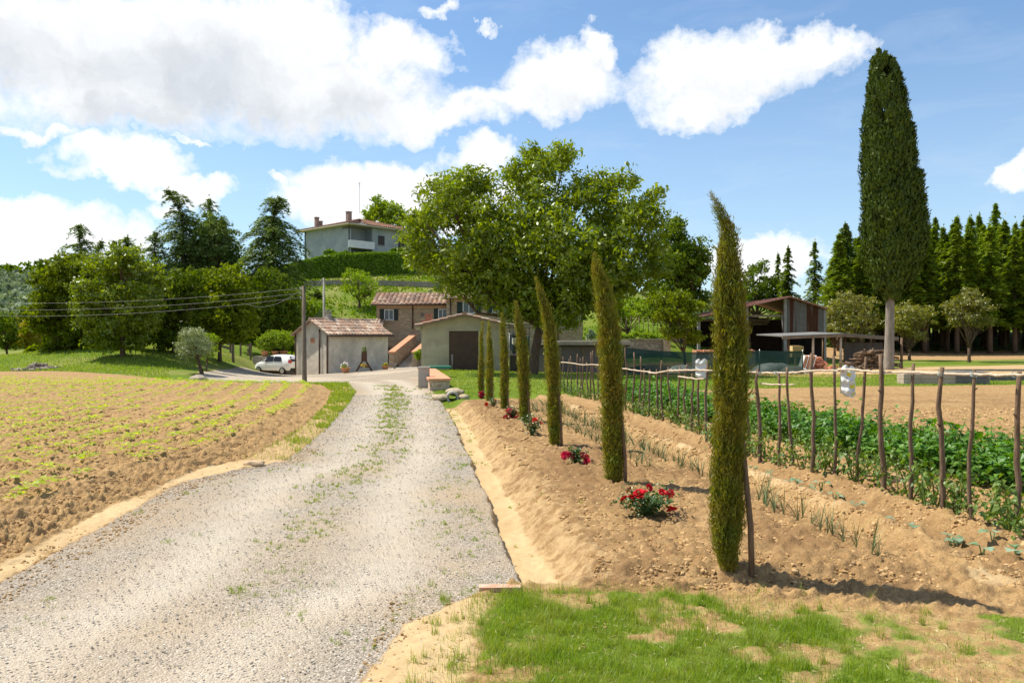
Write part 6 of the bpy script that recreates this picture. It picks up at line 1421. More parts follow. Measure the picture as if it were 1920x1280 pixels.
for i, (px, pb, pt) in enumerate(STK):
    Y = CAMZ*FX/(pb-HY); x = (px-CX)/FX*Y; zt = CAMZ+(HY-pt)/FX*Y; stake_pos.append((x, Y))
    r = {32: .026, 35: .023, 38: .026, 40: .024, 42: .024, 39: .02}.get(i, .0175)
    if i < 28: r = .022 if i < 15 else .02
    lean = {37: .05, 16: .02, 38: -.015, 33: 0, 42: .03}.get(i, 0.)
    m = wobble_stake(x-(.0 if lean == 0 else lean*.4), Y, zt, r, 300+i, lean); rk = len(STK)-1-i
    if 28 <= i <= 30: l = 'thin bean stake half hidden behind the nearest young cypress, ' + ['left one', 'middle one', 'right one'][i-28]
    elif i == 43: l = 'bean stake just outside the right edge of the photo'
    elif i > 30: l = 'rough bean stake right of the nearest cypress, ' + (ordn[i-31]+' one to the right of it' if i < 38 else ordn[42-i]+' from the right edge')
    elif i < 15: l = 'thin far bean stake left of or behind the second cypress, ' + ordn[i]+' from the far end'
    else: l = 'bean stake between the two nearest cypresses, ' + ordn[i-15]+' from the left'
    tag(m.build('bean_stake', WOOD, None, True, (x, Y, Z(x, Y))), l, 'stake', 'bean stakes along the garden row')
def rail(pts, r, label, seed):
    rng = np.random.default_rng(seed); P = []
    for px, py in pts:
        # point on the row plane seen at this pixel column
        ys = np.linspace(4, 30, 1500); k = np.argmin(np.abs(ROWL(ys)/ys-(px-CX)/FX)); Y = ys[k]; P.append(W(px, py, Y)+np.array([-.03, -.03, 0]))
    P = np.array(P); s = np.linspace(0, len(P)-1, len(P)*4); Q = np.stack([np.interp(s, range(len(P)), P[:, i]) for i in range(3)], 1)+rng.normal(size=(len(s), 3))*.003
    n = len(Q); m = MB(Q[0]); m.tube(Q, np.linspace(r, r*.72, n)*(1+rng.normal(size=n)*.05), 8); tag(m.build('peeled_rail', PEEL, None, True, Q[0]), label, 'rail', 'peeled branch rails tied to the stakes')
rail([(1054, 679), (1070, 680), (1095, 684), (1110, 683), (1125, 684)], .017, 'farthest peeled rail, left of the second cypress', 1)
rail([(1120, 684), (1150, 686), (1173, 691), (1200, 695), (1225, 698)], .017, 'peeled rail passing behind the second cypress', 2)
rail([(1218, 698), (1232, 699), (1245, 697), (1262, 693)], .017, 'peeled rail with a dip between the two nearest cypresses', 3)
rail([(1258, 695), (1275, 694), (1300, 693), (1330, 694), (1352, 694)], .016, 'peeled rail in front of the pale sack, left of the nearest cypress', 4)
rail([(1350, 694), (1385, 695), (1402, 697), (1425, 698), (1460, 699), (1490, 698)], .016, 'peeled rail just right of the nearest cypress', 5)
rail([(1484, 699), (1505, 697), (1540, 694), (1570, 695), (1585, 696)], .014, 'peeled rail ending above the hanging printed sack', 6)
rail([(1575, 692), (1610, 693), (1655, 697), (1700, 698), (1712, 698)], .013, 'peeled rail right of the hanging printed sack', 7)
rail([(1700, 697), (1760, 700), (1830, 702), (1900, 702), (1925, 702), (2000, 703)], .0145, 'long thick peeled rail at the right edge', 8)
rail([(1275, 705), (1290, 708), (1310, 710), (1323, 710)], .014, 'short low peeled rail under the pale sack', 9)
rail([(1430, 719), (1450, 720), (1475, 721), (1492, 720)], .013, 'short low peeled rail right of the nearest cypress', 10)
def ties():
    for i in list(range(31, 43)):
        x, y = stake_pos[i]; px = STK[i][0]; py = {31: 697, 32: 698, 33: 699, 34: 698, 35: 695, 36: 695, 37: 693, 38: 697, 39: 698, 40: 700, 41: 702, 42: 702}[i]
        c = W(px, py, y)+np.array([-.012, -.01, 0]); m = MB(c)
        for k in range(3): m.tube([c+np.array([math.cos(a)*.023, math.sin(a)*.027, (k-1)*.012+.01*math.sin(a)]) for a in np.linspace(0, 2*PI, 11)], .0028, 4)
        tag(m.build('twine_tie', mat_twine, None, True, c), 'pale twine tie where the rail crosses a garden stake', 'tie', 'twine ties on the stakes')
mat_twine = mat_plain('pale_twine', (.30, .36, .33), .8, .1, 9)
ties()
def sack(px0, px1, pt, pb, Y, label, marks, seed):
    c = W((px0+px1)/2, pt, Y); w = (px1-px0)/FX*Y; h = (pb-pt)/FX*Y; n, k = 26, 18; u = np.linspace(0, 1, k); v = np.linspace(0, 1, n); U, V_ = np.meshgrid(u, v); wid = np.where(V_ < .16, .45+.55*(V_/.16)**.6, 1.)
    x = (U-.5)*w*wid+.03*w*(V_)*0; y = -.05*np.sin(U*PI)*(.3+V_)+.005*np.sin(U*17+V_*5+seed)+.01*np.sin(V_*19+U*4); z = -V_*h+.02*np.sin(U*6+seed); P = np.stack([x, y, z], -1).reshape(-1, 3)
    P2 = P.copy(); P2[:, 1] = .05*np.sin(U*PI).ravel()+.02; i = (np.arange(n-1)[:, None]*k+np.arange(k-1)[None]).ravel(); F = np.stack([i, i+k, i+k+1, i+1], 1)
    t = thing('plastic_sack', c, label, 'sack'); 
    j = i; uc, vc = (U.ravel()[i], V_.ravel()[i]); col = np.tile(np.array([.80, .80, .74]), (len(i), 1))
    me = np_mesh('bag', np.concatenate([P, P2]), [np.concatenate([F, F[:, ::-1]+len(P)])], mat_plain('sack_plastic_%d' % seed, (.74, .74, .70) if marks else (.66, .66, .60), .45, .06, 3, bump=.3), True); link('bag', me, t)
    if marks:
        # printed yellow shapes and grey lettering strokes hugging the sack
        def patch(name, u0, u1, v0, v1, mat, shape='rect'):
            uu = np.linspace(u0, u1, 9); vv = np.linspace(v0, v1, 9); A, B_ = np.meshgrid(uu, vv); wi = np.where(B_ < .16, .45+.55*(B_/.16)**.6, 1.); q = np.stack([(A-.5)*w*wi, -.05*np.sin(A*PI)*(.3+B_)+.005*np.sin(A*17+B_*5+seed)+.01*np.sin(B_*19+A*4)-.004, -B_*h+.02*np.sin(A*6+seed)], -1).reshape(-1, 3); ii = (np.arange(8)[:, None]*9+np.arange(8)[None]).ravel()
            Fm = np.stack([ii, ii+9, ii+10, ii+1], 1)
            if shape == 'disc': cu = (A.ravel()[ii]-(u0+u1)/2)/((u1-u0)/2); cv = (B_.ravel()[ii]-(v0+v1)/2)/((v1-v0)/2); Fm = Fm[(cu**2+cv**2) < 1.1]
            link(name, np_mesh(name, q, [Fm], mat, True), t)
        YL = mat_plain('yellow_print', (.75, .62, .05), .5, .05, 4); GR = mat_plain('grey_print', (.35, .35, .42), .5, .05, 4)
        patch('yellow_print', .35, .62, .17, .30, YL); patch('yellow_print', .50, .93, .58, .70, YL); patch('yellow_print', .62, .95, .88, .96, YL); patch('round_print', .30, .38, .38, .43, GR, 'disc')
        for a in range(4): patch('grey_print', .42+.1*a, .49+.1*a, .42-.015*a, .44-.015*a, GR)
        for a in range(3): patch('grey_print', .62+.1*a, .69+.1*a, .74, .77, GR)
sack(1577, 1604, 687, 741, 8.9, 'white plastic sack with yellow printing hanging from the rail at the right', True, 1)
sack(1304, 1327, 674, 708, 13.2, 'pale blank sack hung over the rail left of the nearest cypress', False, 2)
# ================================================================ crops
def cup_leaf(P, T, Nn, L, Wd, fold=.25, droop=.3):
    """folded leaf, two quads along a bent midrib"""
    T = unit(T); S = unit(np.cross(T, Nn)); U = np.cross(S, T); L = L[:, None]; Wd = Wd[:, None]
    a = P; b = P+T*L*.5-U*L*.02; c = P+T*L*.95-U*L*droop
    l = P+T*L*.42+S*Wd/2+U*Wd*fold; r = P+T*L*.42-S*Wd/2+U*Wd*fold
    V = np.stack([a, l, c, b, r], 1).reshape(-1, 3); i = np.arange(len(P))*5
    return V, np.concatenate([np.stack([i, i+1, i+2, i+3], 1), np.stack([i, i+3, i+2, i+4], 1)])
def potato_mesh(seed, R=.33, H_=.5, n=110):
    rng = np.random.default_rng(seed); m = MB(); V = []; nst = 9
    P = []; T = []; N_ = []; L = []
    for s_ in range(nst):
        a = rng.random()*2*PI; d = np.array([math.cos(a), math.sin(a), 0])*R*rng.uniform(.2, .9); tip = d+np.array([0, 0, H_*rng.uniform(.65, 1.05)]); m.tube([(0, 0, -.03), tip*.5+[0, 0, .03], tip], [.008, .007, .004], 5);
        for k in range(n//nst):
            q = rng.uniform(.35, 1.05); p = tip*q*np.array([1, 1, 1])+rng.normal(size=3)*.045; t_ = unit(np.array([rng.normal(), rng.normal(), rng.normal()*.25+.05])+d*.8); P.append(p); T.append(t_); N_.append(np.array([0, 0, 1])+rng.normal(size=3)*.35); L.append(rng.uniform(.07, .13))
    P, T, N_, L = map(np.array, (P, T, N_, L)); V, F = cup_leaf(P, T, N_, L, L*.62, .12, .28); m.add(V, F); return m.mesh('leaves', ML['potato'])
rngp = np.random.default_rng(31); PM = [potato_mesh(i) for i in range(6)]
rows = [(5.62, .0), (6.12, .0), (6.62, -.0), (7.1, -.01)]
npot = 0
for ri, (off, _) in enumerate(rows):
    y = 7.0+ri*.12
    while y < 22.5:
        lo = 6.86-.22*y; hi = 8.25-.25*y; lo2 = np.interp(y, [7, 8, 12.4, 19, 23], [5.25, 5.1, 3.95, 2.95, 2.45]); hi2 = lo2+np.interp(y, [7, 9.2, 15, 20, 23], [1.3, 1.35, 1.35, 1.2, 1.0])
        x = lo2+(hi2-lo2)*(ri+.5)/4+rngp.normal()*.06
        o = link('potato_plant', PM[rngp.integers(6)], None, (x, y+rngp.normal()*.05, Z(x, y)-.02)); o.rotation_euler = (0, 0, rngp.random()*6.28); s_ = rngp.uniform(.85, 1.15)*(1 if rngp.random() < .9 else .75); o.scale = (s_, s_, s_*rngp.uniform(.75, 1.05))
        tag(o, 'bushy dark green potato plant in the dense bed beyond the stakes', 'plant', 'potato plants in the dense bed'); npot += 1; y += .27
# tomato plants at the stakes
def tomato(seed, H_=.38, n=70):
    rng = np.random.default_rng(seed); P = []; T = []; L = []; st = MB()
    for s_ in range(4):
        a = rng.random()*6.28; d = np.array([math.cos(a), math.sin(a), 0])*rng.uniform(.08, .22); tip = d+np.array([0, 0, H_*rng.uniform(.6, 1)]); st.tube([(0, 0, -.02), tip*.5+[0, 0, .04], tip], [.007, .005, .003], 5)
        for k in range(n//4):
            q = rng.uniform(.25, 1.05); P.append(tip*q+rng.normal(size=3)*.05); T.append([rng.normal(), rng.normal(), -.35]+d*2); L.append(rng.uniform(.045, .09))
    P, T, L = map(np.array, (P, T, L)); V, F = cup_leaf(P, T, np.tile([0, 0, 1.], (len(P), 1))+rng.normal(size=P.shape)*.4, L, L*.5, .1, .35); return np_mesh('leaves', V, [F], ML['tomato']), st.mesh('stems', ML['tomato'])
TM = [tomato(i) for i in range(5)]; k = 0
for i, (x, y) in enumerate(stake_pos):
    for j in range(2):
        t = thing('tomato_plant', (x+.05+rngp.normal()*.08, y-.12+j*.35+rngp.normal()*.05, Z(x, y)-.01), 'sparse feathery tomato plant at the foot of the stake row', 'plant', 'tomato plants along the stake row', rngp.random()*6.28); a, b = TM[rngp.integers(5)]; s_ = rngp.uniform(.75, 1.15)*(1.15 if y < 9 else .9); t.scale = (s_, s_, s_); link('leaves', a, t); link('stems', b, t)
# second sparse row in front of the potatoes
for y in np.arange(6.3, 14, .45):
    x = np.interp(y, [6, 8, 12.4], [4.75, 4.55, 3.75])+rngp.normal()*.06
    t = thing('tomato_plant', (x, y, Z(x, y)-.01), 'small tomato plant between the stakes and the dense potato bed', 'plant', 'tomato plants before the potato bed', rngp.random()*6.28); a, b = TM[rngp.integers(5)]; s_ = rngp.uniform(.5, .8); t.scale = (s_, s_, s_); link('leaves', a, t); link('stems', b, t)
# onions
def onion(seed):
    rng = np.random.default_rng(seed); V = []; F = []; n = 0
    for k in range(rng.integers(5, 8)):
        a = rng.random()*6.28; H_ = rng.uniform(.16, .34); l = rng.uniform(.04, .2); d = np.array([math.cos(a), math.sin(a), 0]); s = np.linspace(0, 1, 5); P = d[None]*(l*s**1.8)[:, None]*1.0+np.array([0, 0, 1])*(H_*s)[:, None]; side = np.array([-d[1], d[0], 0]); w = .0042*(1-s**2*.85)
        for i in range(5): V += [P[i]-side*w[i], P[i]+d*w[i], P[i]+side*w[i]]
        for i in range(4): F += [[n+3*i, n+3*i+1, n+3*i+4, n+3*i+3], [n+3*i+1, n+3*i+2, n+3*i+5, n+3*i+4], [n+3*i+2, n+3*i, n+3*i+3, n+3*i+5]]
        n += 15
    return np_mesh('leaves', V, [np.array(F)], ML['onion'])
OM = [onion(i) for i in range(7)]
for row, (s0, sp, y1) in enumerate(((3.5, .17, 19), (3.05, .24, 18))):
    y = 5.75 if row == 0 else 9.5
    while y < y1:
        x = s0-.147*y+rngp.normal()*.03; o = link('onion_plant', OM[rngp.integers(7)], None, (x, y, Z(x, y))); o.rotation_euler = (rngp.normal()*.15, rngp.normal()*.15+.1, rngp.random()*6.28); s_ = rngp.uniform(.75, 1.1); o.scale = (s_, s_, s_)
        tag(o, 'thin upright onion plant in the ' + ('long onion row right of the cypresses' if row == 0 else 'second onion row close behind the cypresses'), 'plant', 'onion plants in the ' + ('long row' if row == 0 else 'second row')); y += sp*rngp.uniform(.45, 1.05)
# squash seedlings
def squash(seed, n=5):
    rng = np.random.default_rng(seed); P = []; T = []; L = []
    for k in range(n): a = rng.random()*6.28; P.append([math.cos(a)*.02, math.sin(a)*.02, .07+.05*rng.random()]); T.append([math.cos(a), math.sin(a), .15]); L.append(rng.uniform(.06, .11))
    P, T, L = map(np.array, (P, T, L)); V, F = cup_leaf(P, T, np.tile([0, 0, 1.], (n, 1)), L, L*1.05, .08, .2); m = MB(); m.add(V, F); 
    for p in P: m.tube([(0, 0, -.01), tuple(p)], .004, 4)
    return m.mesh('leaves', ML['squash'])
SM = [squash(i, 4+i % 3) for i in range(4)]
sq = [(1478, 918), (1495, 930), (1515, 925), (1530, 938), (1540, 925), (1565, 940), (1604, 968), (1655, 980), (1714, 1000), (1782, 1022), (1793, 1030), (1842, 1045), (1862, 1036), (1440, 905), (1410, 890), (1905, 1060)]
for i, (px, py) in enumerate(sq):
    p = Gd(px, py); o = link('squash_seedling', SM[i % 4], None, (p[0], p[1], Z(p[0], p[1]))); o.rotation_euler = (0, 0, i*1.3); tag(o, 'broad-leaved squash seedling in the dark furrow before the stakes', 'plant', 'squash seedlings in the furrow')
# ---- roses
ROSER = mat_plain('rose_red', (.62, .006, .02), .5, .25, 30); ROSEO = mat_plain('rose_orange', (.72, .06, .02), .5, .2, 30); ROSEP = mat_plain('rose_pink', (.62, .02, .07), .5, .2, 30)
def bloom_mesh(seed, r, mat):
    rng = np.random.default_rng(seed); P = []; T = []; N_ = []; L = []
    for ring, (n, el, q) in enumerate(((5, 1.35, .5), (6, 1.0, .8), (7, .55, 1.), (7, .15, 1.05))):
        for k in range(n): a = k/n*6.28+ring*.5+rng.normal()*.1; d = np.array([math.cos(a)*math.cos(el), math.sin(a)*math.cos(el), math.sin(el)]); P.append(np.array([math.cos(a), math.sin(a), 0])*r*.12*ring); T.append(d); N_.append([-math.cos(a)*math.sin(el), -math.sin(a)*math.sin(el), math.cos(el)]); L.append(r*q)
    P, T, N_, L = map(np.array, (P, T, N_, L)); V, F = cup_leaf(P, T, N_, L, L*1.15, .22, .0); return np_mesh('bloom', V, [F], mat)
def rose(px, py, wpx, hpx, blooms, mat, label, seed, n):
    b = Gd(px, py); b[2] = Z(b[0], b[1]); Y = b[1]; R = wpx/2/FX*Y; H_ = hpx/FX*Y; rng = np.random.default_rng(seed); t = thing('rose_bush', b, label, 'rose bush', 'rose bushes between the young cypresses')
    st = MB(); P = []; T = []; L = []
    n = int(n*1.9)
    for k in range(16):
        a = rng.random()*6.28; q = rng.uniform(.2, 1); tip = np.array([math.cos(a)*R*q, math.sin(a)*R*q*.8, H_*rng.uniform(.45, .95)*(1.15-.35*q)]); mid = tip*np.array([.45, .45, .6]); st.tube([(0, 0, -.03), mid, tip], [.006, .0045, .003], 5)
        for j in range(n//16):
            u = rng.uniform(.25, 1.05); p = (mid*2*u if u < .5 else mid+(tip-mid)*(u-.5)*2)+rng.normal(size=3)*np.array([.05, .05, .03])*(R/.25); p[2] = max(p[2], .015); P.append(p); T.append([rng.normal(), rng.normal(), rng.normal()*.4]); L.append(rng.uniform(.028, .05))
    P, T, L = map(np.array, (P, T, L)); V, F = cup_leaf(P, T, np.tile([0, 0, 1.], (len(P), 1))+rng.normal(size=P.shape)*.45, L, L*.62, .1, .15); link('foliage', np_mesh('foliage', V, [F], ML['rose']), t); st.build('stems', ML['rose'], t)
    bm_ = [bloom_mesh(seed+i, 1., mat) for i in range(2)]
    for i, (bx, by, br) in enumerate(blooms):
        p = W(bx, by, Y)-b; p[1] += rng.uniform(-.6, .1)*R; o = link('rose_bloom', bm_[i % 2], t, p); r_ = br/FX*Y*1.15; o.scale = (r_, r_, r_); o.rotation_euler = (rng.normal()*.5+.5, rng.normal()*.4, rng.random()*6)
rose(1217, 988, 110, 72, [(1195, 922, 9), (1180, 926, 6), (1184, 933, 5), (1170, 934, 7), (1180, 919, 5), (1215, 912, 6), (1236, 917, 6), (1254, 922, 6), (1259, 955, 8), (1254, 951, 5), (1206, 917, 4), (1200, 930, 5)], ROSER, 'biggest rose bush with many red blooms beside the second cypress', 1, 520)
rose(1077, 884, 48, 36, [(1060, 852, 7), (1066, 850, 6), (1072, 853, 5), (1079, 858, 6), (1092, 856, 7), (1098, 857, 6), (1100, 864, 6), (1094, 852, 5), (1056, 856, 5)], ROSEP, 'small rose bush with a flat row of bright crimson blooms beside the third cypress', 2, 260)
rose(998, 827, 50, 44, [(1003, 785, 4), (997, 797, 4), (1001, 787, 3), (1014, 792, 3)], ROSEO, 'grey-leaved rose bush with few orange blooms at the foot of the fourth cypress', 3, 300)
rose(960, 795, 34, 30, [(950, 771, 4), (956, 773, 5), (960, 777, 5), (965, 773, 4), (948, 781, 4), (970, 781, 4), (966, 785, 4), (955, 768, 4), (953, 785, 4), (961, 783, 4), (972, 776, 3)], ROSEP, 'rose bush covered in crimson blooms beside the fifth cypress', 4, 180)
rose(924, 772, 26, 24, [(912, 757, 3), (929, 750, 3), (921, 763, 3), (927, 764, 2), (915, 764, 3)], ROSEO, 'rose bush with scattered small pale red blooms beside the sixth cypress', 5, 150)
rose(903, 752, 14, 20, [(901, 737, 4), (905, 740, 4), (903, 745, 3), (900, 742, 3), (905, 735, 3)], ROSEP, 'farthest rose bush with a tight bunch of red blooms', 6, 90)
# ---- left field seedlings
def seedling(seed):
    rng = np.random.default_rng(seed); n = rng.integers(4, 8); P = []; T = []; L = []
    for k in range(n): a = k/n*6.28+rng.normal()*.3; P.append([math.cos(a)*.015, math.sin(a)*.015, .05+.05*rng.random()]); T.append([math.cos(a), math.sin(a), .25]); L.append(rng.uniform(.06, .11))
    P, T, L = map(np.array, (P, T, L)); return cup_leaf(P, T, np.tile([0, 0, 1.], (n, 1))+rng.normal(size=(n, 3))*.2, L, L*.55, .12, .25)
SD = [seedling(i) for i in range(6)]; SDM = [np_mesh('seedling', v, [f], ML['seed']) for v, f in SD]
pos = []; rs = np.random.default_rng(77)
for kk in range(1, 75):
    y = 4.0
    while y < 29.5+kk*.17:
        xx = float(XF(y))-.1-kk*.62+rs.normal()*.035; yy = y+rs.normal()*.05
        if xx > -.68*yy-1.0:
            gap = float(fbm(np.array([xx*.8]), np.array([yy*.45]), 2, 8)[0])
            if gap > .36+.12*rs.random() or yy > 22: pos.append((xx, yy))
        y += .17*rs.uniform(.6, 1.6)+max(0, y-16)*.006
for xx in np.arange(-24, -9, .24):       # beyond the headland furrow
    for q in range(4):
        yy = 29.5+(-xx-7)*.17+q*.9+rs.normal()*.1; pos.append((xx+rs.normal()*.1, yy))
pos = np.array(pos); f_ = sdpoly(pos[:, 0], pos[:, 1], FIELD); pos = pos[f_ < -.15]; pos = pos[np.argsort(np.hypot(pos[:, 0], pos[:, 1]))]
zz = macro(pos[:, 0], pos[:, 1])+.02
inview = np.abs(pos[:, 0]/pos[:, 1]) < .645; order = np.concatenate([np.where(inview)[0], np.where(~inview)[0]])
for i in order[:300]:
    o = link('seedling', SDM[rs.integers(6)], None, (pos[i, 0], pos[i, 1], zz[i])); o.rotation_euler = (0, 0, rs.random()*6.28); s_ = rs.uniform(.8, 1.5); o.scale = (s_, s_, s_); tag(o, 'young yellow-green seedling in the near rows of the left field', 'seedling', 'seedlings in the near rows')
VV = []; FF = []; n = 0
for i in order[300:]:
    v, f = SD[rs.integers(6)]; a = rs.random()*6.28; s_ = rs.uniform(.7, 1.35); c, s = math.cos(a)*s_, math.sin(a)*s_; VV.append(np.stack([v[:, 0]*c-v[:, 1]*s+pos[i, 0], v[:, 0]*s+v[:, 1]*c+pos[i, 1], v[:, 2]*s_+zz[i]], 1)); FF.append(f+n); n += len(v)
o = link('seedling_rows', np_mesh('seedling_rows', np.concatenate(VV), [np.concatenate(FF)], ML['seed'])); tag(o, 'rows of tiny yellow-green seedlings covering the rest of the left field', 'seedlings', None, 'stuff')
# ---- grass
def blades(P, H_, rng, wd=.0035, bend=.5, seg=3):
    n = len(P); a = rng.random(n)*6.28; d = np.stack([np.cos(a), np.sin(a), 0*a], 1); side = np.stack([-d[:, 1], d[:, 0], 0*a], 1); b = rng.random(n)*bend; V = []
    for k in range(seg+1):
        q = k/seg; w = wd*(1-q*.9)*(.6+.8*rng.random(n)) if k == 0 else w0*(1-q*.9)
        if k == 0: w0 = w
        c = P+d*(H_*b*q*q)[:, None]+np.array([0, 0, 1.])*(H_*q*(1-.35*b*q))[:, None]; V += [c-side*w[:, None], c+side*w[:, None]]
    V = np.stack(V, 1).reshape(-1, 3); i = np.arange(n)[:, None]*2*(seg+1)+2*np.arange(seg)[None]; i = i.ravel(); return V, np.stack([i, i+1, i+3, i+2], 1)
def tufts(cx, cy, cr, n, h, rng, per=22):
    k = rng.integers(0, len(cx), n); a = rng.random(n)*6.28; r = cr[k]*np.sqrt(rng.random(n)); x = cx[k]+np.cos(a)*r; y = cy[k]+np.sin(a)*r; return x, y, h*(.5+rng.random(n))*np.clip(1.2-r/(cr[k]+1e-6)*.6, .4, 1.2)
rg = np.random.default_rng(12); PX = []; HH = []
def addg(x, y, h): PX.append(np.stack([x, y, macro(x, y)-.004], 1)); HH.append(h)
# front verge, following the patchy mask
n = 230000; y = rg.uniform(3.5, 5.4, n); x = rg.uniform(-.75, 4.2, n); n2 = fbm(x*1.3, y*1.3, 4, 5)-.5; n3 = fbm(x*5, y*5, 3, 9)-.5; edge = n2*.35+n3*.12
yg = np.interp(x, [-.8, 0, 1.4, 2.6, 3.6, 5], [5.0, 5.3, 5.16, 4.85, 4.5, 4.3]); fv = sstep(-.05, .12, yg-y+edge*.25)*sstep(-.55, .05, x-.12*(y-4)+edge*.5); pt = sstep(-.14, .12, n2+n3*.6+.14-np.clip(x-1.5, 0, 9)*.17)
dens = fv*(.22+.78*pt)*np.clip(1.12-.36*np.clip(x-1.0, 0, 9), .05, 1); keep = rg.random(n) < dens*.55; lush = np.clip(vnoise(x*2.2, y*2.2, 71)*.7+1.3*(vnoise(x*8, y*8, 73)-.4), 0, 1.6); keep &= (vnoise(x*11, y*11, 74)+.35*rg.random(n)) > .36+.10*np.clip(x-1.0, 0, 2.4); addg(x[keep], y[keep], (.022+.055*rg.random(n)*(.35+lush))[keep]*np.where(x < 1.8, 1.15, .8)[keep])
q_ = 90; tx = rg.uniform(-.5, 2.6, q_); ty = rg.uniform(3.7, 5.15, q_); x, y, h = tufts(tx, ty, rg.uniform(.015, .05, q_), 3600, .085, rg); addg(x, y, h)
# scattered tufts: track, verge left, garden
cx_, cy_, cr_ = [], [], []
for px, py, r in [(325, 1005, .09), (255, 962, .06), (500, 1085, .14), (540, 1065, .14), (470, 1110, .1), (530, 1115, .12), (95, 1130, .1), (60, 1160, .08), (840, 1075, .1), (850, 1105, .08), (760, 1170, .1), (790, 1165, .07), (915, 975, .07), (930, 1000, .07), (830, 960, .09), (870, 930, .08), (845, 1010, .1), (880, 1035, .07),
                  (650, 905, .2), (680, 890, .18), (640, 925, .15), (700, 850, .25), (720, 820, .3), (735, 780, .35), (740, 760, .4), (830, 845, .2), (850, 870, .15), (860, 900, .12), (560, 870, .12), (520, 880, .12), (485, 868, .1), (590, 850, .15), (580, 1110, .1), (490, 1160, .12), (415, 905, .1), (350, 925, .08), (640, 1190, .06), (700, 1215, .05), (570, 1150, .06),
                  (960, 850, .07), (1000, 905, .08), (1020, 1010, .06), (975, 930, .07), (1090, 960, .05), (1150, 1040, .05), (980, 1000, .05), (1010, 940, .05)]:
    p = Gd(px, py); cx_.append(p[0]); cy_.append(p[1]); cr_.append(r)
for q_ in range(260):     # weedy middle strip and right edge of the track
    yy = rg.uniform(5, 28); u_ = rg.normal()*.16 if rg.random() < .6 else 1.35+rg.normal()*.15; cx_.append((float(GL(yy))+float(XR(yy)))/2+u_); cy_.append(yy); cr_.append(rg.uniform(.03, .1)+yy*.003)
cx_, cy_, cr_ = map(np.array, (cx_, cy_, cr_)); kk = np.repeat(np.arange(len(cx_)), 5); cx_ = cx_[kk]+rg.normal(size=len(kk))*cr_[kk]*.9; cy_ = cy_[kk]+rg.normal(size=len(kk))*cr_[kk]*1.1; cr_ = cr_[kk]*rg.uniform(.15, .5, len(kk))
x, y, h = tufts(cx_, cy_, cr_, 16000, .032, rg); addg(x, y, h)
# left verge between track and field, and the green lawn strips
n = 60000; y = rg.uniform(10.8, 31, n)**1.0; w_ = GL(y)-XF(y); x = XF(y)+w_*rg.random(n)*1.08; q = fbm(x*2.3, y*2.3, 3, 5)-.5; k = rg.random(n) < .28*sstep(-.1, .18, q+.02+(y-20)*.012)+.03; addg(x[k], y[k], (.03+.09*rg.random(n))[k])
for nn, (y0, y1), fx0, fx1, h_ in [(45000, (22.5, 46), lambda y: np.maximum(XR(y)+.15, -5), lambda y: .68*y, .08), (26000, (30, 62), lambda y: -.68*y, lambda y: np.interp(y, [30, 34, 40, 60], [-11.5, -14.5, -17.2, -20.5]), .13)]:
    y = rg.uniform(y0, y1, nn); x = fx0(y)+(fx1(y)-fx0(y))*rg.random(nn)
    if y0 > 25: k = sdpoly(x, y, FIELD) > .1
    else: yb = np.interp(x, [-3, -1, 1, 4, 8, 12, 20, 40], [20, 20.5, 22, 25, 26.5, 27.6, 28.4, 29]); k = (y > yb) & ((y < 36) | (x < 4))
    addg(x[k], y[k], (h_*(.4+.9*rg.random(nn)))[k])
P = np.concatenate(PX); H_ = np.concatenate(HH); wd = .0016+.0010*np.clip(P[:, 1]-5, 0, 40)*.45
V, F = blades(P, H_, rg, 1.0, .75, 3)
V = V.reshape(len(P), -1, 3); c = V.reshape(len(P), 4, 2, 3).mean(2, keepdims=True); V = (c+(V.reshape(len(P), 4, 2, 3)-c)*wd[:, None, None, None]).reshape(-1, 3)
o = link('grass', np_mesh('grass', V, [F], ML['grass'])); tag(o, 'grass blades on the verge, the track and the lawns', 'grass', None, 'stuff')
# hillside grass clumps
n = 42000; y = rg.uniform(72, 118, n); x = rg.uniform(-52, 22, n); k = np.abs(x/y) < .66; x, y = x[k], y[k]; n = len(x); q = fbm(x*.25, y*.25, 3, 3); k = rg.random(n) < sstep(.35, .65, q)+.25; x, y = x[k], y[k]; n = len(x)
P = np.stack([x, y, terrain(x, y)+.05], 1)+rg.normal(size=(n, 3))*.05; L = .42*(.5+rg.random(n)); o = link('hill_grass', leafmesh('hill_grass', P, rdir(n, rg)*.5+[0, 0, .8], rdir(n, rg), L, L*.5, ML['hgrass'])); tag(o, 'long uneven grass growing on the hillside', 'grass', None, 'stuff')
# ---- loose soil clods and gravel pebbles
def ico():
    import bmesh
    bm = bmesh.new(); bmesh.ops.create_icosphere(bm, subdivisions=1, radius=1.); bm.verts.ensure_lookup_table(); V = np.array([v.co[:] for v in bm.verts]); F = np.array([[v.index for v in f.verts] for f in bm.faces]); bm.free(); return V, F
IV, IF = ico()
def scatter_stones(name, x, y, s, mat, label, cat, squash=.65, seed=1, sink=.25):
    rng = np.random.default_rng(seed); n = len(x); z = macro(x, y); sc = s[:, None]*rng.uniform(.6, 1.25, (n, 3))*[1, 1, squash]; V = IV[None]*(1+rng.normal(size=(n, len(IV), 1))*.16); a = rng.random(n)*6.28; V = V*sc[:, None]; c, s_ = np.cos(a)[:, None], np.sin(a)[:, None]
    X_ = V[..., 0]*c-V[..., 1]*s_; Y_ = V[..., 0]*s_+V[..., 1]*c; V = np.stack([X_+x[:, None], Y_+y[:, None], V[..., 2]+(z+s*squash*(1-sink*2))[:, None]], -1).reshape(-1, 3); F = (IF[None]+(np.arange(n)*len(IV))[:, None, None]).reshape(-1, 3)
    o = link(name, np_mesh(name, V, [F], mat, False)); tag(o, label, cat, None, 'stuff')
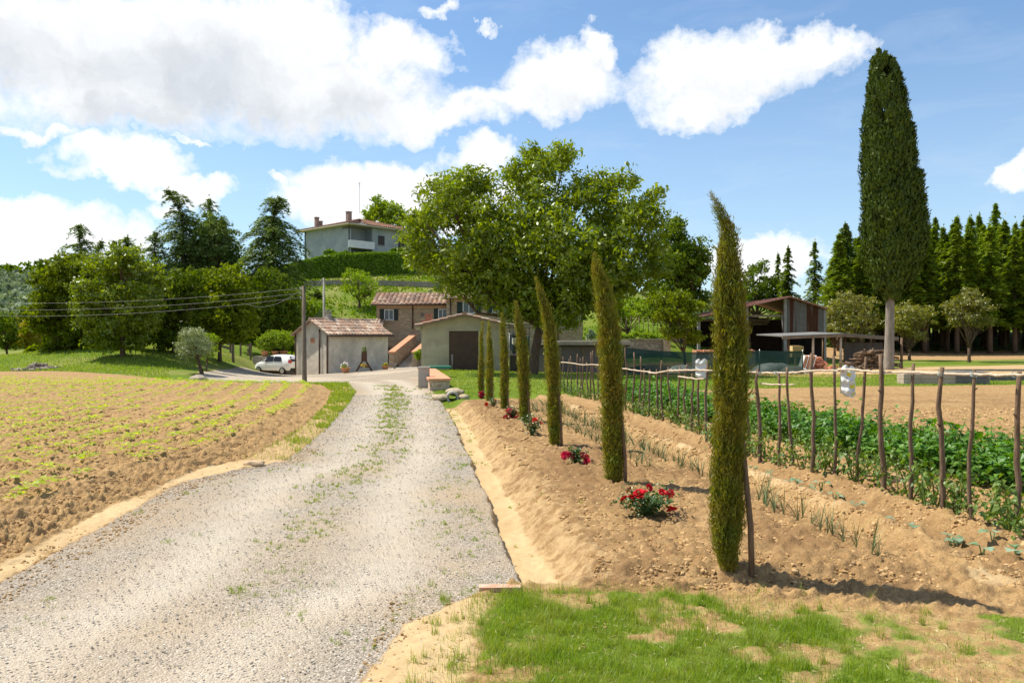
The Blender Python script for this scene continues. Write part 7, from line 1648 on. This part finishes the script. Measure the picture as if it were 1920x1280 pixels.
def mat_island(name, stops, rough=.95):
    m, t = newmat(name); r = t.n('ShaderNodeNewGeometry').outputs['Random Per Island']; finish(t, t.n('ShaderNodeBsdfPrincipled', {'Base Color': t.ramp(r, stops), 'Roughness': rough, 'Specular IOR Level': .15}).outputs[0]); return m
n = 190000; y = 5.25*np.exp(rg.random(n)*1.25); x = rg.uniform(.15, 1, n)*.0+XR(y)+.55+rg.random(n)*(.68*y+.6); k = (rg.random(n) < sstep(.35, .6, fbm(x*2, y*2, 3, 4))+.2) & (x < .67*y+.3) & (bed_s(x, y) > .9); x, y = x[k], y[k]; s = (.003+.017*rg.random(len(x))**5+.003*rg.random(len(x)))*(.65+y/14)
scatter_stones('soil_clods', x, y, s, mat_island('clod_soil', [(0, (.26, .15, .062)), (.5, (.41, .26, .115)), (1, (.52, .35, .175))]), 'loose clods of dry tan soil in the vegetable garden', 'soil clods', .75, 2)
n = 70000; y = 4.6*np.exp(rg.random(n)*1.3); x = XF(y)-.05-rg.random(n)**1.6*(.68*y+1.2+XF(y)).clip(.3); k = x > -.67*y-.3; x, y = x[k], y[k]; s = .005+.024*rg.random(len(x))**3.2
scatter_stones('field_clods', x, y, s, bpy.data.materials['clod_soil'], 'loose clods of brown soil along the edge of the left field', 'soil clods', .75, 3)
n = 40000; y = 3.5*np.exp(rg.random(n)*1.9); x = GL(y)+rg.random(n)*(XR(y)-GL(y)+.1)+np.where((y < 5.4) & (rg.random(n) < .12), rg.random(n)*1.3, 0); k = np.abs(x) < .67*y+.3; x, y = x[k], y[k]; s = (.0018+.0065*rg.random(len(x))**4)*(.8+y/18)
scatter_stones('gravel_stones', x, y, s, mat_island('gravel_stone', [(0, (.24, .20, .155)), (.4, (.38, .335, .275)), (.75, (.52, .47, .40)), (1, (.70, .66, .58))]), 'loose pale stones scattered on the gravel track', 'gravel', .6, 4)

n = 9000; y = 3.5+rg.random(n)*8.5; k = rg.random(n) < .6; x = np.where(k, XF(y)+.02+rg.random(n)*(GL(y)-XF(y)+.25), -.75+rg.random(n)**2*1.3); k = (x > -.66*y-.1) & (k | (y < 5.2)); x, y = x[k], y[k]; s = .0025+.011*rg.random(len(x))**4
scatter_stones('sandy_crumbs', x, y, s, bpy.data.materials['clod_soil'], 'crumbs of soil and grit on the sandy edges of the track', 'soil crumbs', .7, 6)
n = 5200; y = 3.6*np.exp(rg.random(n)*1.1); x = (rg.random(n)*2-1)*.66*y; k = (x > XR(y)+.1) | (x < GL(y)-.05); x, y = x[k], y[k]; z = macro(x, y)+.012; a = rg.random(len(x))*6.28; T = np.stack([np.cos(a), np.sin(a), rg.normal(size=len(x))*.25], 1); L = .02+.05*rg.random(len(x))**2
V, F = cards(np.stack([x, y, z], 1), T, np.tile([0, 0, 1.], (len(x), 1))+rg.normal(size=(len(x), 3))*.4, L, L*0+.0035); o = link('straw_bits', np_mesh('straw_bits', V, [F], mat_island('dry_straw', [(0, (.30, .22, .11)), (.6, (.52, .42, .24)), (1, (.68, .58, .36))]))); tag(o, 'bits of dry straw lying on the soil and the verge', 'straw', None, 'stuff')
